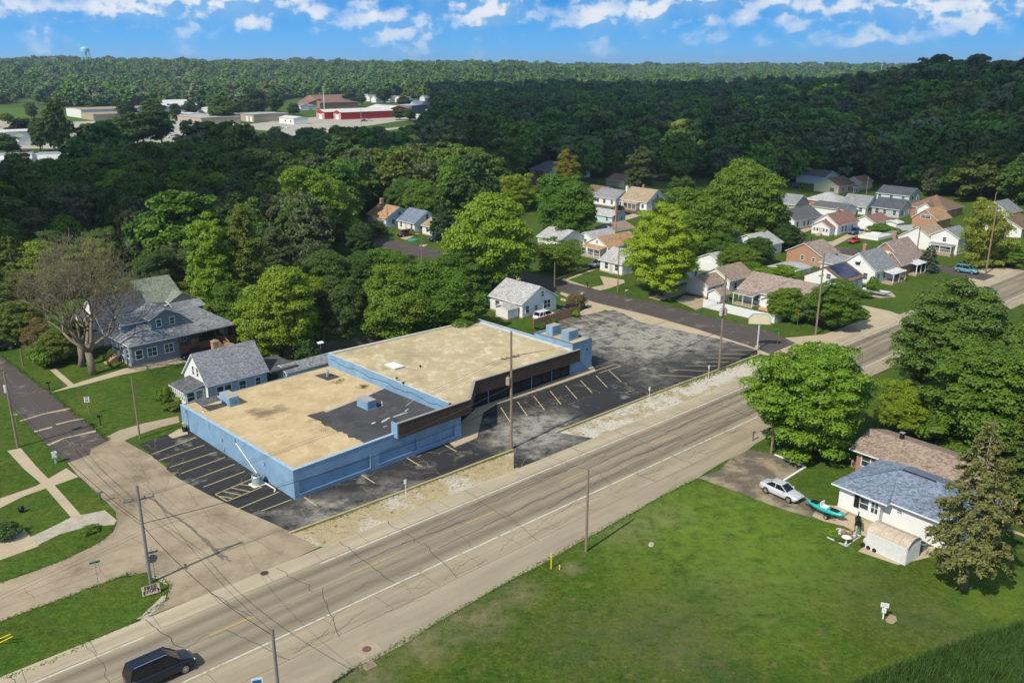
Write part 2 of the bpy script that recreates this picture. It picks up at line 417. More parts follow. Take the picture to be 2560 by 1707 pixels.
# road surface materials
def m_road():
    q = NT('main_road'); tcn = q.n('ShaderNodeTexCoord'); ob = tcn.outputs['Object']
    s = q.n('ShaderNodeSeparateXYZ'); q.l(ob, s.inputs[0])
    wob = q.math('MULTIPLY', q.math('SUBTRACT', q.noise(.06, 3, vec=ob), .5), .9)
    v = q.mr(q.math('ADD', s.outputs[1], wob), -15 * K, 3 * K)
    f = lambda y: (y + 15) / 18
    pale, dk, md = (.42, .36, .255), (.205, .175, .13), (.34, .295, .215)
    c = q.ramp(v, [(0, (.31, .265, .19)), (f(-12), (.335, .29, .215)), (f(-9.4), (.36, .305, .22)), (f(-7.2), (.37, .31, .22)), (f(-6.4), (.30, .26, .19)), (f(-5.6), dk), (f(-4.7), (.30, .258, .19)), (f(-4.0), (.235, .20, .15)),  # first stops: south shoulder darkened, the dimmer foreground put into its colour
                    (f(-3.2), md), (f(-2.5), (.24, .206, .153)), (f(-1.6), (.305, .262, .195)), (f(-.9), (.20, .17, .125)), (f(-.1), (.34, .29, .21)), (f(.35), (.43, .37, .265)), (1, (.45, .39, .28))])
    st = q.noise(.5, 5, .6, vec=ob, stretch=(.12, 1.6, 1))
    c = q.mix(q.mr(st, .3, .7), q.mix(1., c, (.78, .78, .78), 'MULTIPLY'), q.mix(1., c, (1.12, 1.1, 1.08), 'MULTIPLY'))
    c = q.mix(q.noise(14, 3, .7), q.mix(1., c, (.84, .84, .84), 'MULTIPLY'), q.mix(1., c, (1.1, 1.1, 1.1), 'MULTIPLY'))
    c = q.mix(q.mr(q.noise(.16, 4), .5, .75), c, q.mix(1., c, (.86, .86, .88), 'MULTIPLY'))
    return q.fin(c, .9, spec=.15)
def m_asphalt(name, base, worn, amt, scale=.25, spots=()):
    q = NT(name)
    w = q.mr(q.noise(scale, 7, .66), .60 - amt, .78 - amt)
    for (x, y, r, k) in spots:
        d = q.n('ShaderNodeVectorMath', operation='DISTANCE'); q.l(q.pos, d.inputs[0]); d.inputs[1].default_value = (x, y, 0)
        g = q.math('MULTIPLY', q.mr(d.outputs['Value'], r, r * .25), k)
        w = q.math('ADD', w, q.math('MULTIPLY', g, q.mr(q.noise(.55, 6, .7), .36, .6)))
    w = q.math('MINIMUM', w, .92)
    c = q.mix(w, base, worn)
    v = q.n('ShaderNodeTexVoronoi', feature='DISTANCE_TO_EDGE'); v.inputs['Scale'].default_value = .34
    wv = q.n('ShaderNodeVectorMath', operation='ADD'); q.l(q.pos, wv.inputs[0])
    nn = q.n('ShaderNodeTexNoise'); nn.inputs['Scale'].default_value = .7; q.l(q.pos, nn.inputs['Vector']); q.l(nn.outputs['Color'], wv.inputs[1]); q.l(wv.outputs[0], v.inputs['Vector'])
    ck = q.math('MULTIPLY', q.mr(v.outputs['Distance'], .014, .004), q.mr(q.noise(.13, 2), .50, .58))
    c = q.mix(ck, c, (.20, .175, .11))
    c = q.mix(q.noise(11, 3, .7), q.mix(1., c, (.75, .75, .75), 'MULTIPLY'), q.mix(1., c, (1.2, 1.2, 1.2), 'MULTIPLY'))
    return q.fin(c, .88, spec=.2)
M['road'] = m_road()
sp = [P(1620, 800), P(1560, 850), P(1700, 850), P(1380, 1045), P(1330, 1085), P(820, 1290), P(1000, 1225), P(1600, 900), P(1640, 950)]
M['lot'] = m_asphalt('lot_asphalt', (.034, .034, .037), (.33, .31, .27), .03, .22,
                     [(sp[0].x, sp[0].y, 23, .85), (sp[1].x, sp[1].y, 13, .75), (sp[2].x, sp[2].y, 12, .5), (sp[3].x, sp[3].y, 5, .5), (sp[4].x, sp[4].y, 8, 1.2), (sp[5].x, sp[5].y, 6, .8), (sp[6].x, sp[6].y, 5, .6), (sp[7].x, sp[7].y, 8, .35), (sp[8].x, sp[8].y, 5, .3)])
M['street'] = m_asphalt('street_asphalt', (.088, .073, .068), (.27, .235, .18), .03, .3)
M['pad'] = m_asphalt('pad_asphalt', (.135, .115, .085), (.36, .295, .20), .15, .35)
M['gravel'] = m_plain('gravel', (.50, .45, .36), .95, .35, 1.1, fine=.45)
def m_verge(name, soil, straw, green, gravel, gamt):
    q = NT(name); tcn = q.n('ShaderNodeTexCoord')
    c = q.mix(q.mr(q.noise(.8, 6, .72), .38, .62), soil, straw)
    c = q.mix(q.mr(q.noise(.22, 5, .65), gamt, gamt + .1), c, q.mix(q.mr(q.noise(5, 4, .8), .42, .58), gravel, sc3(gravel, .62)))
    c = q.mix(q.mr(q.noise(1.7, 6, .8), .56, .62), c, green)
    c = q.mix(q.noise(9, 4, .8), q.mix(1., c, (.55, .55, .52), 'MULTIPLY'), q.mix(1., c, (1.35, 1.35, 1.35), 'MULTIPLY'))
    q.bump(q.noise(7, 4), .7, .08); return q.fin(c, .95, spec=.1)
M['verge2'] = m_verge('gravel_verge', (.36, .27, .17), (.40, .33, .20), (.13, .12, .045), (.66, .61, .52), .42)
M['verge'] = m_verge('straw_verge', (.38, .30, .19), (.45, .37, .22), (.16, .145, .05), (.60, .55, .46), .50)

# ---- main road, built in its own frame
road = link('main_road', None); road.location = RO; road.rotation_euler = (0, 0, az_rot(ROAD_AZ)); tag(road, kind='structure')
m = MB(); U0, U1 = -95, 420
edge_s = [(-95, -15.5), (-28.7, -13.6), (-22.6, -13.3), (-11.4, -12.65), (-2.6, -12.3), (9, -11.75), (15, -11.7), (24, -11.2), (58, -9.1), (420, -9.1)]
vs_ = []
ue = np.unique(np.concatenate([np.linspace(U0, U1, 90), [e[0] for e in edge_s]]))
wob = np.interp(ue, np.linspace(-95, 420, 330), rng.normal(0, .13, 330))
ve = np.interp(ue, [e[0] for e in edge_s], [e[1] for e in edge_s]) + wob
for u, v in zip(ue, ve): vs_ += [(u * K, 2.2 * K, 0), (u * K, v * K, 0)]
m.add(vs_, [(2*i, 2*i + 1, 2*i + 3, 2*i + 2) for i in range(len(ue) - 1)])
o = m.obj('road_surface', M['road'], road); o.location.z = .030
def m_line(name, col, wear):
    q = NT(name)
    c = q.mix(q.mr(q.noise(1.1, 6, .75), wear, wear + .13), col, (.27, .235, .17)); return q.fin(c, .8)
M['wline'] = m_line('white_line', (.55, .52, .46), .51); M['yline'] = m_line('yellow_line', (.40, .29, .10), .47)
def rstrip(name, u0, u1, v, w, mat, z=.036):
    return MB().box(u0*K, u1*K, (v - w/2)*K, (v + w/2)*K, z - .004, z).obj(name, mat, road)
rstrip('edge_line', -21.8, 300, 0, .16, M['wline']); rstrip('edge_line', -58, -36.5, 0, .14, M['wline'])
rstrip('edge_line', -58, 300, -6.75, .16, M['wline'])
for k in range(-3, 22): rstrip('yellow_dash', -20.6 + 12.2*k, -17.2 + 12.2*k, -3.05, .22, M['yline'])
# joints and tar-sealed cracks
M['tar'] = m_plain('crack_sealant', (.058, .050, .042), .7, .2); M['joint'] = m_plain('slab_joint', (.16, .135, .10), .9, .3)
rr = random.Random(3)
def wander(u0, v0, u1, v1, amp, n, keep=True):
    pts = []; a = b = 0
    for i in range(n + 1):
        t = i / n; a = a * .75 + rr.gauss(0, amp); b = b * .75 + rr.gauss(0, amp)
        pts.append(((u0 + (u1 - u0) * t + a) * K, (v0 + (v1 - v0) * t + b) * K, .0365 + rr.random() * .002))
    return pts
m = MB()
for v in (-9.45, .22, -3.25): m.strip(wander(-60, v, 200, v + .05, .012, 200), .05)
for u in np.arange(-58, 150, 4.57):
    m.strip(wander(u, .25, u + .1, 2.15, .012, 6), .04); m.strip(wander(u + .4, -6.95, u + .5, -9.4, .012, 6), .04)
mj = m.obj('slab_joints', M['joint'], road); mj['kind'] = 'stuff'
m = MB()
for u in np.arange(-56, 200, 5.2):
    u = u + rr.uniform(-1.2, 1.2); w = rr.uniform(.03, .065)
    a, b = (2.1, -3.2) if rr.random() < .7 else (2.1, -6.7)
    m.strip(wander(u, a, u + rr.uniform(-.8, .8), b, .10, 12), w)
    if rr.random() < .75: m.strip(wander(u + rr.uniform(-2, 2), -3.2, u + rr.uniform(-1.5, 1.5), rr.choice([-6.7, -9.4, -9.4]), .10, 12), w)
for u0, u1, v0, v1 in [(-12, 8, -1.6, -1.3), (-2, 14, -2.2, -.9), (-13, 0, -4.6, -4.2), (0, 22, -4.4, -4.0), (6, 15, -5.6, -5.0), (12, 34, -1.4, -1.7), (14, 30, -4.0, -5.2), (18, 40, -5.0, -4.6), (22, 60, -2.3, -1.8),
                       (30, 70, -4.8, -4.4), (36, 80, -1.1, -1.0), (-6, 4, -.7, -.5), (3, 12, -1.0, -1.9), (40, 75, -5.8, -5.6), (26, 38, -3.6, -4.6), (50, 90, -3.9, -3.5), (60, 110, -2.4, -2.4), (-1, 6, -6.2, -5.2), (70, 150, -1.4, -1.2), (75, 150, -4.6, -4.4), (90, 170, -5.6, -5.6), (62, 100, -.8, -.6), (8, 30, -2.7, -2.2), (20, 44, -5.9, -5.3), (-20, -8, -2.0, -2.4), (28, 52, -.7, -.9)]:
    m.strip(wander(u0, v0, u1, v1, .075, int((u1 - u0) * 1.6)), [.075] * (int((u1 - u0) * 1.6) + 1))
for _ in range(80):
    u = rr.uniform(-30, 60); v = rr.uniform(-9.3, -7.0); m.strip(wander(u, v, u + rr.uniform(.8, 3.5), v + rr.uniform(-1, 1), .09, 8), rr.uniform(.02, .035))
for _ in range(45):
    u = rr.uniform(-50, 60); v = rr.uniform(-6.4, -.4); m.strip(wander(u, v, u + rr.uniform(.8, 3.5), v + rr.uniform(-.5, .5), .08, 8), rr.uniform(.02, .035))
mc = m.obj('sealed_cracks', M['tar'], road); mc['kind'] = 'stuff'

M['crackline'] = m_plain('crack_line', (.15, .125, .095), .9, .2)
# ---- side street, apron and frontage road (pale concrete)
def m_apron():
    q = NT('apron_concrete'); c = q.mix(q.mr(q.noise(.3, 5), .3, .7), (.30, .24, .165), (.40, .325, .23))
    c = q.mix(q.mr(q.noise(.13, 6, .72), .46, .62), c, q.mix(1., c, (.66, .64, .62), 'MULTIPLY'))
    c = q.mix(q.mr(q.noise(.9, 6, .75, stretch=(1, .35, 1)), .55, .75), c, q.mix(1., c, (.78, .77, .76), 'MULTIPLY'))
    c = q.mix(q.noise(13, 3, .7), q.mix(1., c, (.86, .86, .86), 'MULTIPLY'), q.mix(1., c, (1.1, 1.1, 1.1), 'MULTIPLY')); return q.fin(c, .9, spec=.12)
M['apron'] = m_apron()
apron = sheet('side_street_apron', [(169, 1157), (215, 1128), (272, 1101), (300, 1096), (330, 1112), (380, 1140), (420, 1172), (470, 1205), (566, 1258), (640, 1286), (724, 1327), (760, 1342), (792, 1358), (830, 1352), (640, 1440), (424, 1520),
    (345, 1551), (369, 1547), (417, 1499), (424, 1463), (411, 1445), (372, 1431), (298, 1442), (179, 1487), (89, 1520), (-60, 1575), (-60, 1478), (0, 1457), (80, 1430), (155, 1401), (215, 1374), (253, 1353), (283, 1330), (292, 1308), (290, 1280), (271, 1259), (240, 1230), (196, 1190)], .018, M['apron'])
def px_crack(m, a, b, amp, w, z=.0225, n=16):
    pts = []; ox = oy = 0; dz_ = rr.random() * .003
    for i in range(n + 1):
        t = i / n; ox = ox * .8 + rr.gauss(0, amp); oy = oy * .8 + rr.gauss(0, amp * .6); pts.append(P(a[0] + (b[0] - a[0]) * t + ox, a[1] + (b[1] - a[1]) * t + oy, z + dz_))
    m.strip(pts, [w * rr.uniform(.6, 1.3) for _ in pts])
m = MB()
for a, b in (((372, 1245), (440, 1290)), ((440, 1290), (560, 1400)), ((500, 1345), (575, 1405))): px_crack(m, a, b, 2.2, .28)
m.obj('tar_seam', m_plain('faded_tar', (.17, .145, .12), .9, .3, 2.), apron)['kind'] = 'stuff'
m = MB()
for a, b in (((30, 1490), (300, 1400)), ((0, 1520), (250, 1430)), ((150, 1430), (330, 1360)), ((300, 1330), (420, 1390)), ((330, 1250), (470, 1370)), ((470, 1220), (520, 1300)), ((400, 1420), (560, 1380)), ((560, 1300), (650, 1350)), ((420, 1200), (400, 1260)), ((600, 1330), (700, 1380)), ((450, 1470), (640, 1420)), ((260, 1200), (330, 1280)), ((350, 1150), (380, 1230)), ((60, 1470), (90, 1500)), ((230, 1400), (260, 1440)), ((520, 1420), (600, 1400))): px_crack(m, a, b, 1.6, .035)
m.obj('hairline_cracks', M['crackline'], apron)['kind'] = 'stuff'
def street(name, c0, c1, w, z, mat):
    a, b = P(*c0), P(*c1); d = (b - a).normalized(); n = Vector((-d.y, d.x, 0)) * w / 2
    return sheet(name, [a - n, b - n, b + n, a + n], z, mat, world=True)
left_street = sheet('side_street', [(-260, 700), (-120, 790), (0, 889), (62, 936), (122, 979), (174, 1022), (225, 1062), (272, 1101), (240, 1112), (228, 1122), (224, 1137), (169, 1157), (120, 1112), (87, 1079), (40, 1026), (0, 981), (-140, 840), (-330, 700)], .022, M['street'])
cross = sheet('cross_street', [(1020, 640), (1090, 647), (1235, 688), (1400, 729), (1490, 757), (1540, 769), (1620, 788), (1740, 822), (1865, 862), (1925, 885), (1990, 858), (1920, 826), (1770, 791), (1645, 758), (1519, 731), (1397, 700), (1250, 664), (1090, 625), (980, 598), (930, 590), (900, 600)], .024, M['street'])
sheet('cross_street_shoulder', [(1405, 724), (1490, 748), (1540, 764), (1620, 780), (1740, 816), (1865, 858), (1905, 876), (1895, 889), (1830, 868), (1740, 850), (1640, 830), (1560, 800), (1530, 778), (1470, 768), (1400, 735)], .020, M['conc'])
sheet('corner_apron', [(1985, 905), (1880, 880), (1890, 868), (1960, 845), (2060, 836), (2110, 818), (2140, 806), (2170, 798), (2180, 790), (2140, 768), (2160, 764), (2225, 778), (2260, 790), (2300, 800), (2120, 880)], .019, M['conc'])
s3a, s3b = P(1985, 604), P(2465, 694); d3 = (s3b - s3a).normalized(); n3 = Vector((-d3.y, d3.x, 0))
sheet('far_street', [s3a - d3*120 - n3*3.2, s3b + d3*14 - n3*3.2, s3b + d3*14 + n3*3.6, s3a - d3*120 + n3*3.6], .022, M['street'], world=True)
sheet('far_street_walk', [s3a - n3*5.2, s3b - d3*14 - n3*5.2, s3b - d3*14 - n3*3.6, s3a - n3*3.6], .021, M['conc'], world=True)
sheet('corner_pavement', [(2440, 672), (2560, 668), (2700, 660), (2700, 720), (2560, 760), (2480, 740), (2410, 712)], .020, M['conc'])

# pale patched strips across the side street
m = MB()
for pts in ([(50, 1052), (110, 1034), (160, 1024), (175, 1021)], [(85, 1079), (130, 1067)], [(140, 1061), (175, 1052), (212, 1045)], [(120, 1112), (160, 1095), (240, 1077)]):
    m.strip([P(*q, .027) for q in pts], [.25 + rr.random() * .35 for _ in pts])
m.obj('patch_strips', M['conc'], left_street)

# ---- car park
lot = sheet('car_park', [(345, 1112), (400, 1092), (462, 1074), (800, 1040), (1200, 900), (1405, 797), (1470, 786), (1536, 775), (1560, 785), (1600, 805), (1680, 822), (1740, 835), (1830, 855), (1893, 876), (1895, 888), (1640, 982), (1390, 1080), (1486, 1096), (1390, 1135), (1284, 1172), (1284, 1124), (1100, 1192), (920, 1260), (729, 1331), (690, 1312), (640, 1290), (566, 1258), (520, 1236), (446, 1196), (415, 1172), (425, 1160), (385, 1146), (372, 1130)], .026, M['lot'])
M['stripe'] = m_line('stall_yellow', (.52, .43, .21), .56)
def stripe(a, b, w=.11):
    MB().strip([P(*a, .031), P(*b, .031)], w * K).obj('parking_stripe', M['stripe'], lot)
r3 = lambda x, y: (420 + x / 4.9, 940 + y / 4.9)
for a, b in [((-200, 957), (345, 748)), ((-110, 1030), (445, 843)), ((20, 1115), (580, 930)), ((160, 1190), (700, 993)), ((290, 1275), (820, 1077)), ((430, 1358), (940, 1165)), ((580, 1445), (1045, 1250)), ((580, 1445), (725, 1530)),
             ((725, 1530), (1150, 1357)), ((600, 1462), (785, 1495)), ((675, 1410), (905, 1458)), ((780, 1367), (1000, 1412)), ((880, 1323), (1010, 1340)), ((1060, 1350), (1150, 1357)), ((830, 1635), (1360, 1415)), ((1140, 1650), (1510, 1510))]:
    stripe(r3(*a), r3(*b))
r4 = lambda x, y: (740 + x / 5.345, 1020 + y / 5.345)
for a, b in [((110, 1187), (270, 1300)), ((880, 890), (1050, 1000)), ((1475, 658), (1650, 765)), ((1965, 478), (2145, 580))]: stripe(r4(*a), r4(*b), .13)
r2 = lambda x, y: (1220 + x / 5.6, 760 + y / 5.6)
for a, b in [((180, 1445), (320, 1668)), ((412, 1365), (548, 1560)), ((645, 1290), (790, 1480)), ((870, 1215), (1025, 1403)), ((1085, 1140), (1245, 1325)), ((1295, 1068), (1458, 1240)), ((1510, 1000), (1670, 1165)), ((1695, 930), (1868, 1088))]: stripe(r2(*a), r2(*b))
c3 = lambda x, y: (1280 + x / 3.675, 840 + y / 3.675)
c7 = lambda x, y: (1280 + x / 3.675, 440 + y / 3.675)
for a, b in [((800, 340), (1000, 275)), ((1000, 275), (945, 258)), ((945, 258), (760, 320)), ((1355, 357), (1690, 375)), ((1490, 308), (1810, 322)), ((1590, 270), (1880, 275)), ((1690, 235), (1990, 240)), ((1795, 197), (2130, 207)), ((1890, 160), (2210, 172)), ((2000, 123), (2235, 130))]: stripe(c3(*a), c3(*b))
for a, b in [((1597, 855), (1683, 824)), ((1556, 873), (1608, 887)), ((1547, 824), (1657, 870)), ((1585, 821), (1681, 862)), ((1620, 818), (1707, 853))]: stripe(a, b)
for a, b in [((465, 1325), (640, 1390)), ((610, 1285), (745, 1365)), ((680, 1285), (840, 1335)), ((775, 1255), (950, 1310)), ((560, 1345), (880, 1290))]: stripe(c7(*a), c7(*b))
# weeds and grass-filled cracks show as thin straw lines
m = MB()
for a, b in [((1420, 1010), (1480, 990)), ((1380, 1000), (1440, 975)), ((1330, 985), (1345, 1010)), ((1450, 960), (1500, 985)), ((1560, 960), (1620, 950)), ((1600, 930), (1680, 915)), ((1480, 905), (1545, 935)), ((1330, 1060), (1290, 1075)), ((1640, 985), (1600, 960)), ((1570, 985), (1660, 970)),
             ((1215, 1100), (1280, 1080)), ((1060, 1150), (1100, 1185)), ((900, 1215), (950, 1245)), ((1150, 1100), (1240, 1130)), ((780, 1290), (830, 1330)), ((1400, 940), (1470, 930)), ((1520, 905), (1600, 880)), ((1700, 905), (1760, 895)), ((1250, 1150), (1400, 1105)), ((1300, 1165), (1340, 1120))]:
    pts = []; n = 9; ox = oy = 0
    for i in range(n + 1):
        t = i / n; ox = ox * .7 + rr.gauss(0, 2.0); oy = oy * .7 + rr.gauss(0, 1.2)
        pts.append(P(a[0] + (b[0]-a[0])*t + ox, a[1] + (b[1]-a[1])*t + oy, .0315))
    m.strip(pts, [rr.uniform(.02, .06) for _ in pts])
wc = m.obj('weedy_cracks', m_plain('straw', (.30, .26, .13), .9, .3), lot); wc['kind'] = 'stuff'
# kerbs
def kerb(pts, mat, w=.22, h=.13, name='kerb', parent=None):
    m = MB(); ps = [P(*q) for q in pts]
    for a, b in zip(ps[:-1], ps[1:]):
        n = max(1, int((b - a).length / 3.0))
        for i in range(n):
            p, q = a.lerp(b, i / n), a.lerp(b, (i + 1) / n); d = (q - p).normalized(); nn = Vector((-d.y, d.x, 0)) * w / 2; q = q - d * .02
            jj = rr.uniform(-.012, .012)
            m.extrude([p - nn, q - nn, q + nn, p + nn], (0, 0, h + jj))
    return m.obj(name, mat, parent)
kerb([(724, 1333), (920, 1261), (1100, 1194), (1283, 1125)], M['yellow'], .26, parent=lot)
kerb([(1390, 1081), (1640, 983), (1897, 887)], M['yellow'], .26, parent=lot)
# dry verges between kerb and road
sheet('dry_verge', [(729, 1336), (920, 1264), (1100, 1197), (1284, 1129), (1300, 1130), (1294, 1182), (1112, 1256), (968, 1312), (862, 1354), (826, 1366), (795, 1366), (760, 1348)], .024, M['verge'])
sheet('dry_verge', [(1394, 1083), (1640, 986), (1897, 891), (1935, 905), (1896, 936), (1744, 1002), (1568, 1074), (1492, 1104)], .024, M['verge2'])

# ---- lawns, walks and drives
def lawn(px, z=.014, mat='bright_grass', name='lawn'): return sheet(name, px, z, M[mat])
lawn([(833, 1704), (1012, 1603), (1280, 1449), (1458, 1351), (1573, 1289), (1655, 1241), (1742, 1198), (1800, 1215), (1880, 1243), (2000, 1290), (2060, 1305), (2130, 1300), (2200, 1420), (2560, 1330), (2700, 1400), (2900, 1900), (1000, 1900), (600, 1830)], .010, 'field', 'vacant_lot')
sheet('sidewalk', [(-40, 1270), (0, 1246), (90, 1215), (166, 1170), (196, 1192), (160, 1205), (60, 1240), (-40, 1290)], .022, M['conc'])
sheet('sidewalk', [(18, 1127), (52, 1120), (90, 1165), (135, 1211), (205, 1290), (180, 1296), (110, 1215), (60, 1172)], .024, M['conc'])
sheet('driveway', [(-60, 1385), (30, 1322), (60, 1322), (97, 1365), (0, 1400), (-60, 1425)], .022, M['conc'])
sheet('gravel_patch', [(70, 1345), (120, 1322), (180, 1292), (262, 1275), (292, 1300), (285, 1312), (220, 1316), (150, 1335), (95, 1362)], .021, M['gravel'])
sheet('gravel_edge', [(372, 1433), (395, 1437), (413, 1450), (420, 1462), (408, 1458), (390, 1446), (372, 1440)], .021, M['gravel'])
sheet('gravel_edge', [(340, 1547), (352, 1540), (385, 1510), (405, 1490), (416, 1488), (410, 1505), (380, 1535), (360, 1549)], .021, M['gravel'])
sheet('driveway', [(125, 982), (200, 965), (300, 938), (400, 918), (470, 905), (520, 885), (560, 870), (540, 852), (480, 872), (400, 893), (360, 905), (300, 925), (200, 955)], .024, M['conc'])
sheet('driveway', [(262, 1094), (300, 1075), (360, 1058), (446, 1040), (449, 1056), (400, 1068), (350, 1085), (308, 1103), (285, 1105)], .021, M['conc2'])
sheet('concrete_pad', [(420, 1088), (448, 1072), (466, 1073), (470, 1085), (432, 1096)], .029, M['conc'])
sheet('garden_path', [(125, 925), (140, 922), (190, 965), (175, 970)], .020, M['conc'])
# right: pad, driveway, yards
pad = sheet('asphalt_pad', [(1745, 1194), (1800, 1175), (1850, 1120), (1935, 1135), (2012, 1168), (1955, 1205), (1985, 1220), (2010, 1240), (2055, 1262), (2100, 1272), (2120, 1290), (2060, 1303), (2010, 1290), (1920, 1260), (1850, 1232), (1795, 1213)], .020, M['pad'])
sheet('shoulder_opening', [(1655, 1240), (1745, 1194), (1855, 1117), (1880, 1095), (1800, 1110), (1640, 1190)], .016, M['conc2'])
kerb([(1937, 1137), (2014, 1168)], M['white'], .22, .12, parent=pad); kerb([(2014, 1168), (1953, 1206)], M['white'], .22, .12, parent=pad)
sheet('patio', [(2050, 1260), (2095, 1265), (2125, 1275), (2160, 1285), (2210, 1322), (2250, 1372), (2340, 1365), (2325, 1392), (2245, 1412), (2145, 1378), (2180, 1350), (2150, 1335), (2110, 1315), (2060, 1303), (2030, 1290)], .023, M['conc'])
# cross-street drives
sheet('driveway', [(1500, 690), (1560, 700), (1562, 707), (1520, 722), (1480, 730), (1462, 722), (1510, 712), (1505, 702)], .022, M['conc'])
m = MB(); m.strip([P(1395, 708, .02), P(1440, 690, .02), P(1490, 672, .02)], .7); m.strip([P(1385, 700, .02), P(1430, 683, .02), P(1478, 667, .02)], .7); tag(m.obj('wheel_tracks', M['conc']), kind='structure')
sheet('driveway', [(1690, 752), (1712, 738), (1765, 745), (1758, 768), (1740, 775)], .022, M['conc2'])
sheet('driveway', [(1620, 744), (1690, 720), (1735, 705), (1760, 715), (1700, 738), (1650, 752)], .022, M['conc2'])
sheet('driveway', [(1455, 775), (1520, 757), (1538, 765), (1500, 780), (1460, 788), (1440, 790)], .023, M['conc'])
sheet('sidewalk', [(1403, 745), (1462, 762), (1455, 766), (1400, 750)], .022, M['conc'])
sheet('sidewalk', [(1408, 696), (1485, 722), (1478, 726), (1404, 700)], .022, M['conc'])
sheet('driveway', [(2053, 606), (2080, 604), (2125, 582), (2152, 574), (2165, 582), (2125, 595), (2085, 616), (2062, 616)], .023, M['conc'])
sheet('driveway', [(1980, 578), (2030, 562), (2034, 572), (1990, 590)], .022, M['conc'])
sheet('driveway', [(1490, 534), (1520, 526), (1545, 523), (1520, 534), (1500, 540)], .022, M['conc'])
sheet('back_street', [(1480, 545), (1500, 540), (1560, 552), (1600, 540), (1690, 510), (1690, 504), (1580, 535), (1545, 545), (1500, 530)], .021, M['conc'])
sheet('driveway', [(1022, 622), (1055, 612), (1070, 611), (1040, 628)], .022, M['conc'])
sheet('driveway', [(1000, 596), (1035, 584), (1050, 584), (1015, 600)], .022, M['conc'])
sheet('driveway', [(2170, 725), (2225, 728), (2240, 742), (2200, 745), (2150, 735)], .021, M['conc'])
sheet('shaded_road', [(1620, 436), (1700, 413), (1740, 408), (1742, 426), (1700, 428), (1640, 445), (1610, 450)], .022, M['street'])
sheet('dirt_drive', [(2510, 1290), (2600, 1275), (2620, 1310), (2530, 1310)], .02, m_plain('dirt', (.34, .23, .15), .95, .2))
sheet('footpath', [(2520, 1320), (2560, 1335), (2600, 1350), (2600, 1356), (2556, 1340), (2518, 1326)], .02, M['conc'])

# ragged grass along pavement edges
def edge_tufts(name, pts, step, w, h, mat, seed):
    g = random.Random(seed); m = MB(); ps = [P(*q) for q in pts]
    for a, b in zip(ps[:-1], ps[1:]):
        d = b - a; n = int(d.length / step); dn = d.normalized(); nn = Vector((-dn.y, dn.x, 0))
        for _ in range(n):
            c = a + d * g.random() + nn * g.gauss(0, w)
            for _k in range(3):
                b0 = c + Vector((g.gauss(0, .05), g.gauss(0, .05), .02)); ang = g.uniform(0, 6.28); hh = h * g.uniform(.5, 1.3); wv = Vector((math.cos(ang), math.sin(ang), 0)) * .045
                m.add([b0 - wv, b0 + wv, b0 + Vector((g.gauss(0, .06), g.gauss(0, .06), hh))], [(0, 1, 2)])
    return tag(m.obj(name, mat, None), 'ragged ' + name.replace('_', ' '), 'grass', kind='stuff')
M['tuft'] = m_plain('edge_grass', (.10, .165, .025), .9, .45, 1.5); M['drytuft'] = m_plain('dry_edge_grass', (.24, .21, .09), .9, .4, 1.5)
edge_tufts('grass_along_the_lawn_edge', [(833, 1704), (1012, 1603), (1280, 1448), (1458, 1350), (1573, 1288), (1655, 1240), (1742, 1197)], .045, .16, .10, M['tuft'], 1)
edge_tufts('grass_round_the_corner_island', [(0, 1553), (89, 1520), (179, 1487), (298, 1442), (372, 1431), (424, 1463), (417, 1499), (345, 1551), (238, 1597), (140, 1648), (0, 1700)], .06, .12, .08, M['tuft'], 2)
edge_tufts('grass_along_the_frontage_road', [(0, 1457), (155, 1401), (253, 1353), (292, 1308)], .06, .12, .08, M['tuft'], 3)
edge_tufts('dry_weeds_on_the_near_verge', [(760, 1338), (920, 1275), (1100, 1210), (1270, 1145)], .07, .9, .06, M['drytuft'], 4)
edge_tufts('green_weeds_along_the_kerb', [(760, 1326), (1280, 1131)], .12, .10, .10, M['tuft'], 5)
edge_tufts('dry_weeds_on_the_far_verge', [(1420, 1080), (1640, 992), (1890, 900)], .08, .6, .08, M['drytuft'], 6)
edge_tufts('green_weeds_on_the_far_verge', [(1700, 968), (1890, 895)], .05, .25, .18, M['tuft'], 7)
edge_tufts('grass_along_the_side_street', [(0, 889), (122, 979), (174, 1022), (272, 1101)], .05, .2, .15, M['tuft'], 8)
# ================================================================ blue commercial building
def m_painted(name, col, k=.2):
    q = NT(name); c = q.mix(q.mr(q.noise(.5, 6, .65), .3, .7), sc3(col, 1 - k), sc3(col, 1 + k * .7))
    c = q.mix(q.mr(q.noise(1.5, 5, .7, stretch=(2.5, 2.5, .35)), .56, .75), c, q.mix(1., c, (.80, .82, .84), 'MULTIPLY'))
    s = q.n('ShaderNodeSeparateXYZ'); q.l(q.pos, s.inputs[0]); fr = q.math('FRACT', q.math('MULTIPLY', s.outputs[2], 4.8))
    q.bump(q.mr(fr, 0, .12), .25, .01); return q.fin(c, .7, spec=.25)
M['blue'] = m_painted('blue_paint', (.195, .325, .47)); M['blue_unit'] = m_painted('blue_metal', (.22, .36, .49), .25)
def m_roofgravel(name, a, b, c, d):
    q = NT(name); col = q.mix(q.mr(q.noise(.28, 6, .62), .36, .64), a, b)
    col = q.mix(q.mr(q.noise(.7, 6, .7, stretch=(1, .6, 1)), .5, .7), col, c)
    col = q.mix(q.mr(q.noise(.16, 5, .6), .56, .7), col, d)
    col = q.mix(q.noise(8, 4, .8), q.mix(1., col, (.62, .62, .62), 'MULTIPLY'), q.mix(1., col, (1.3, 1.3, 1.3), 'MULTIPLY'))
    q.bump(q.noise(12, 3), .4, .04); return q.fin(col, .95, spec=.1)
M['roof_gravel'] = m_roofgravel('roof_gravel', (.58, .445, .265), (.46, .345, .20), (.64, .51, .315), (.22, .17, .105))
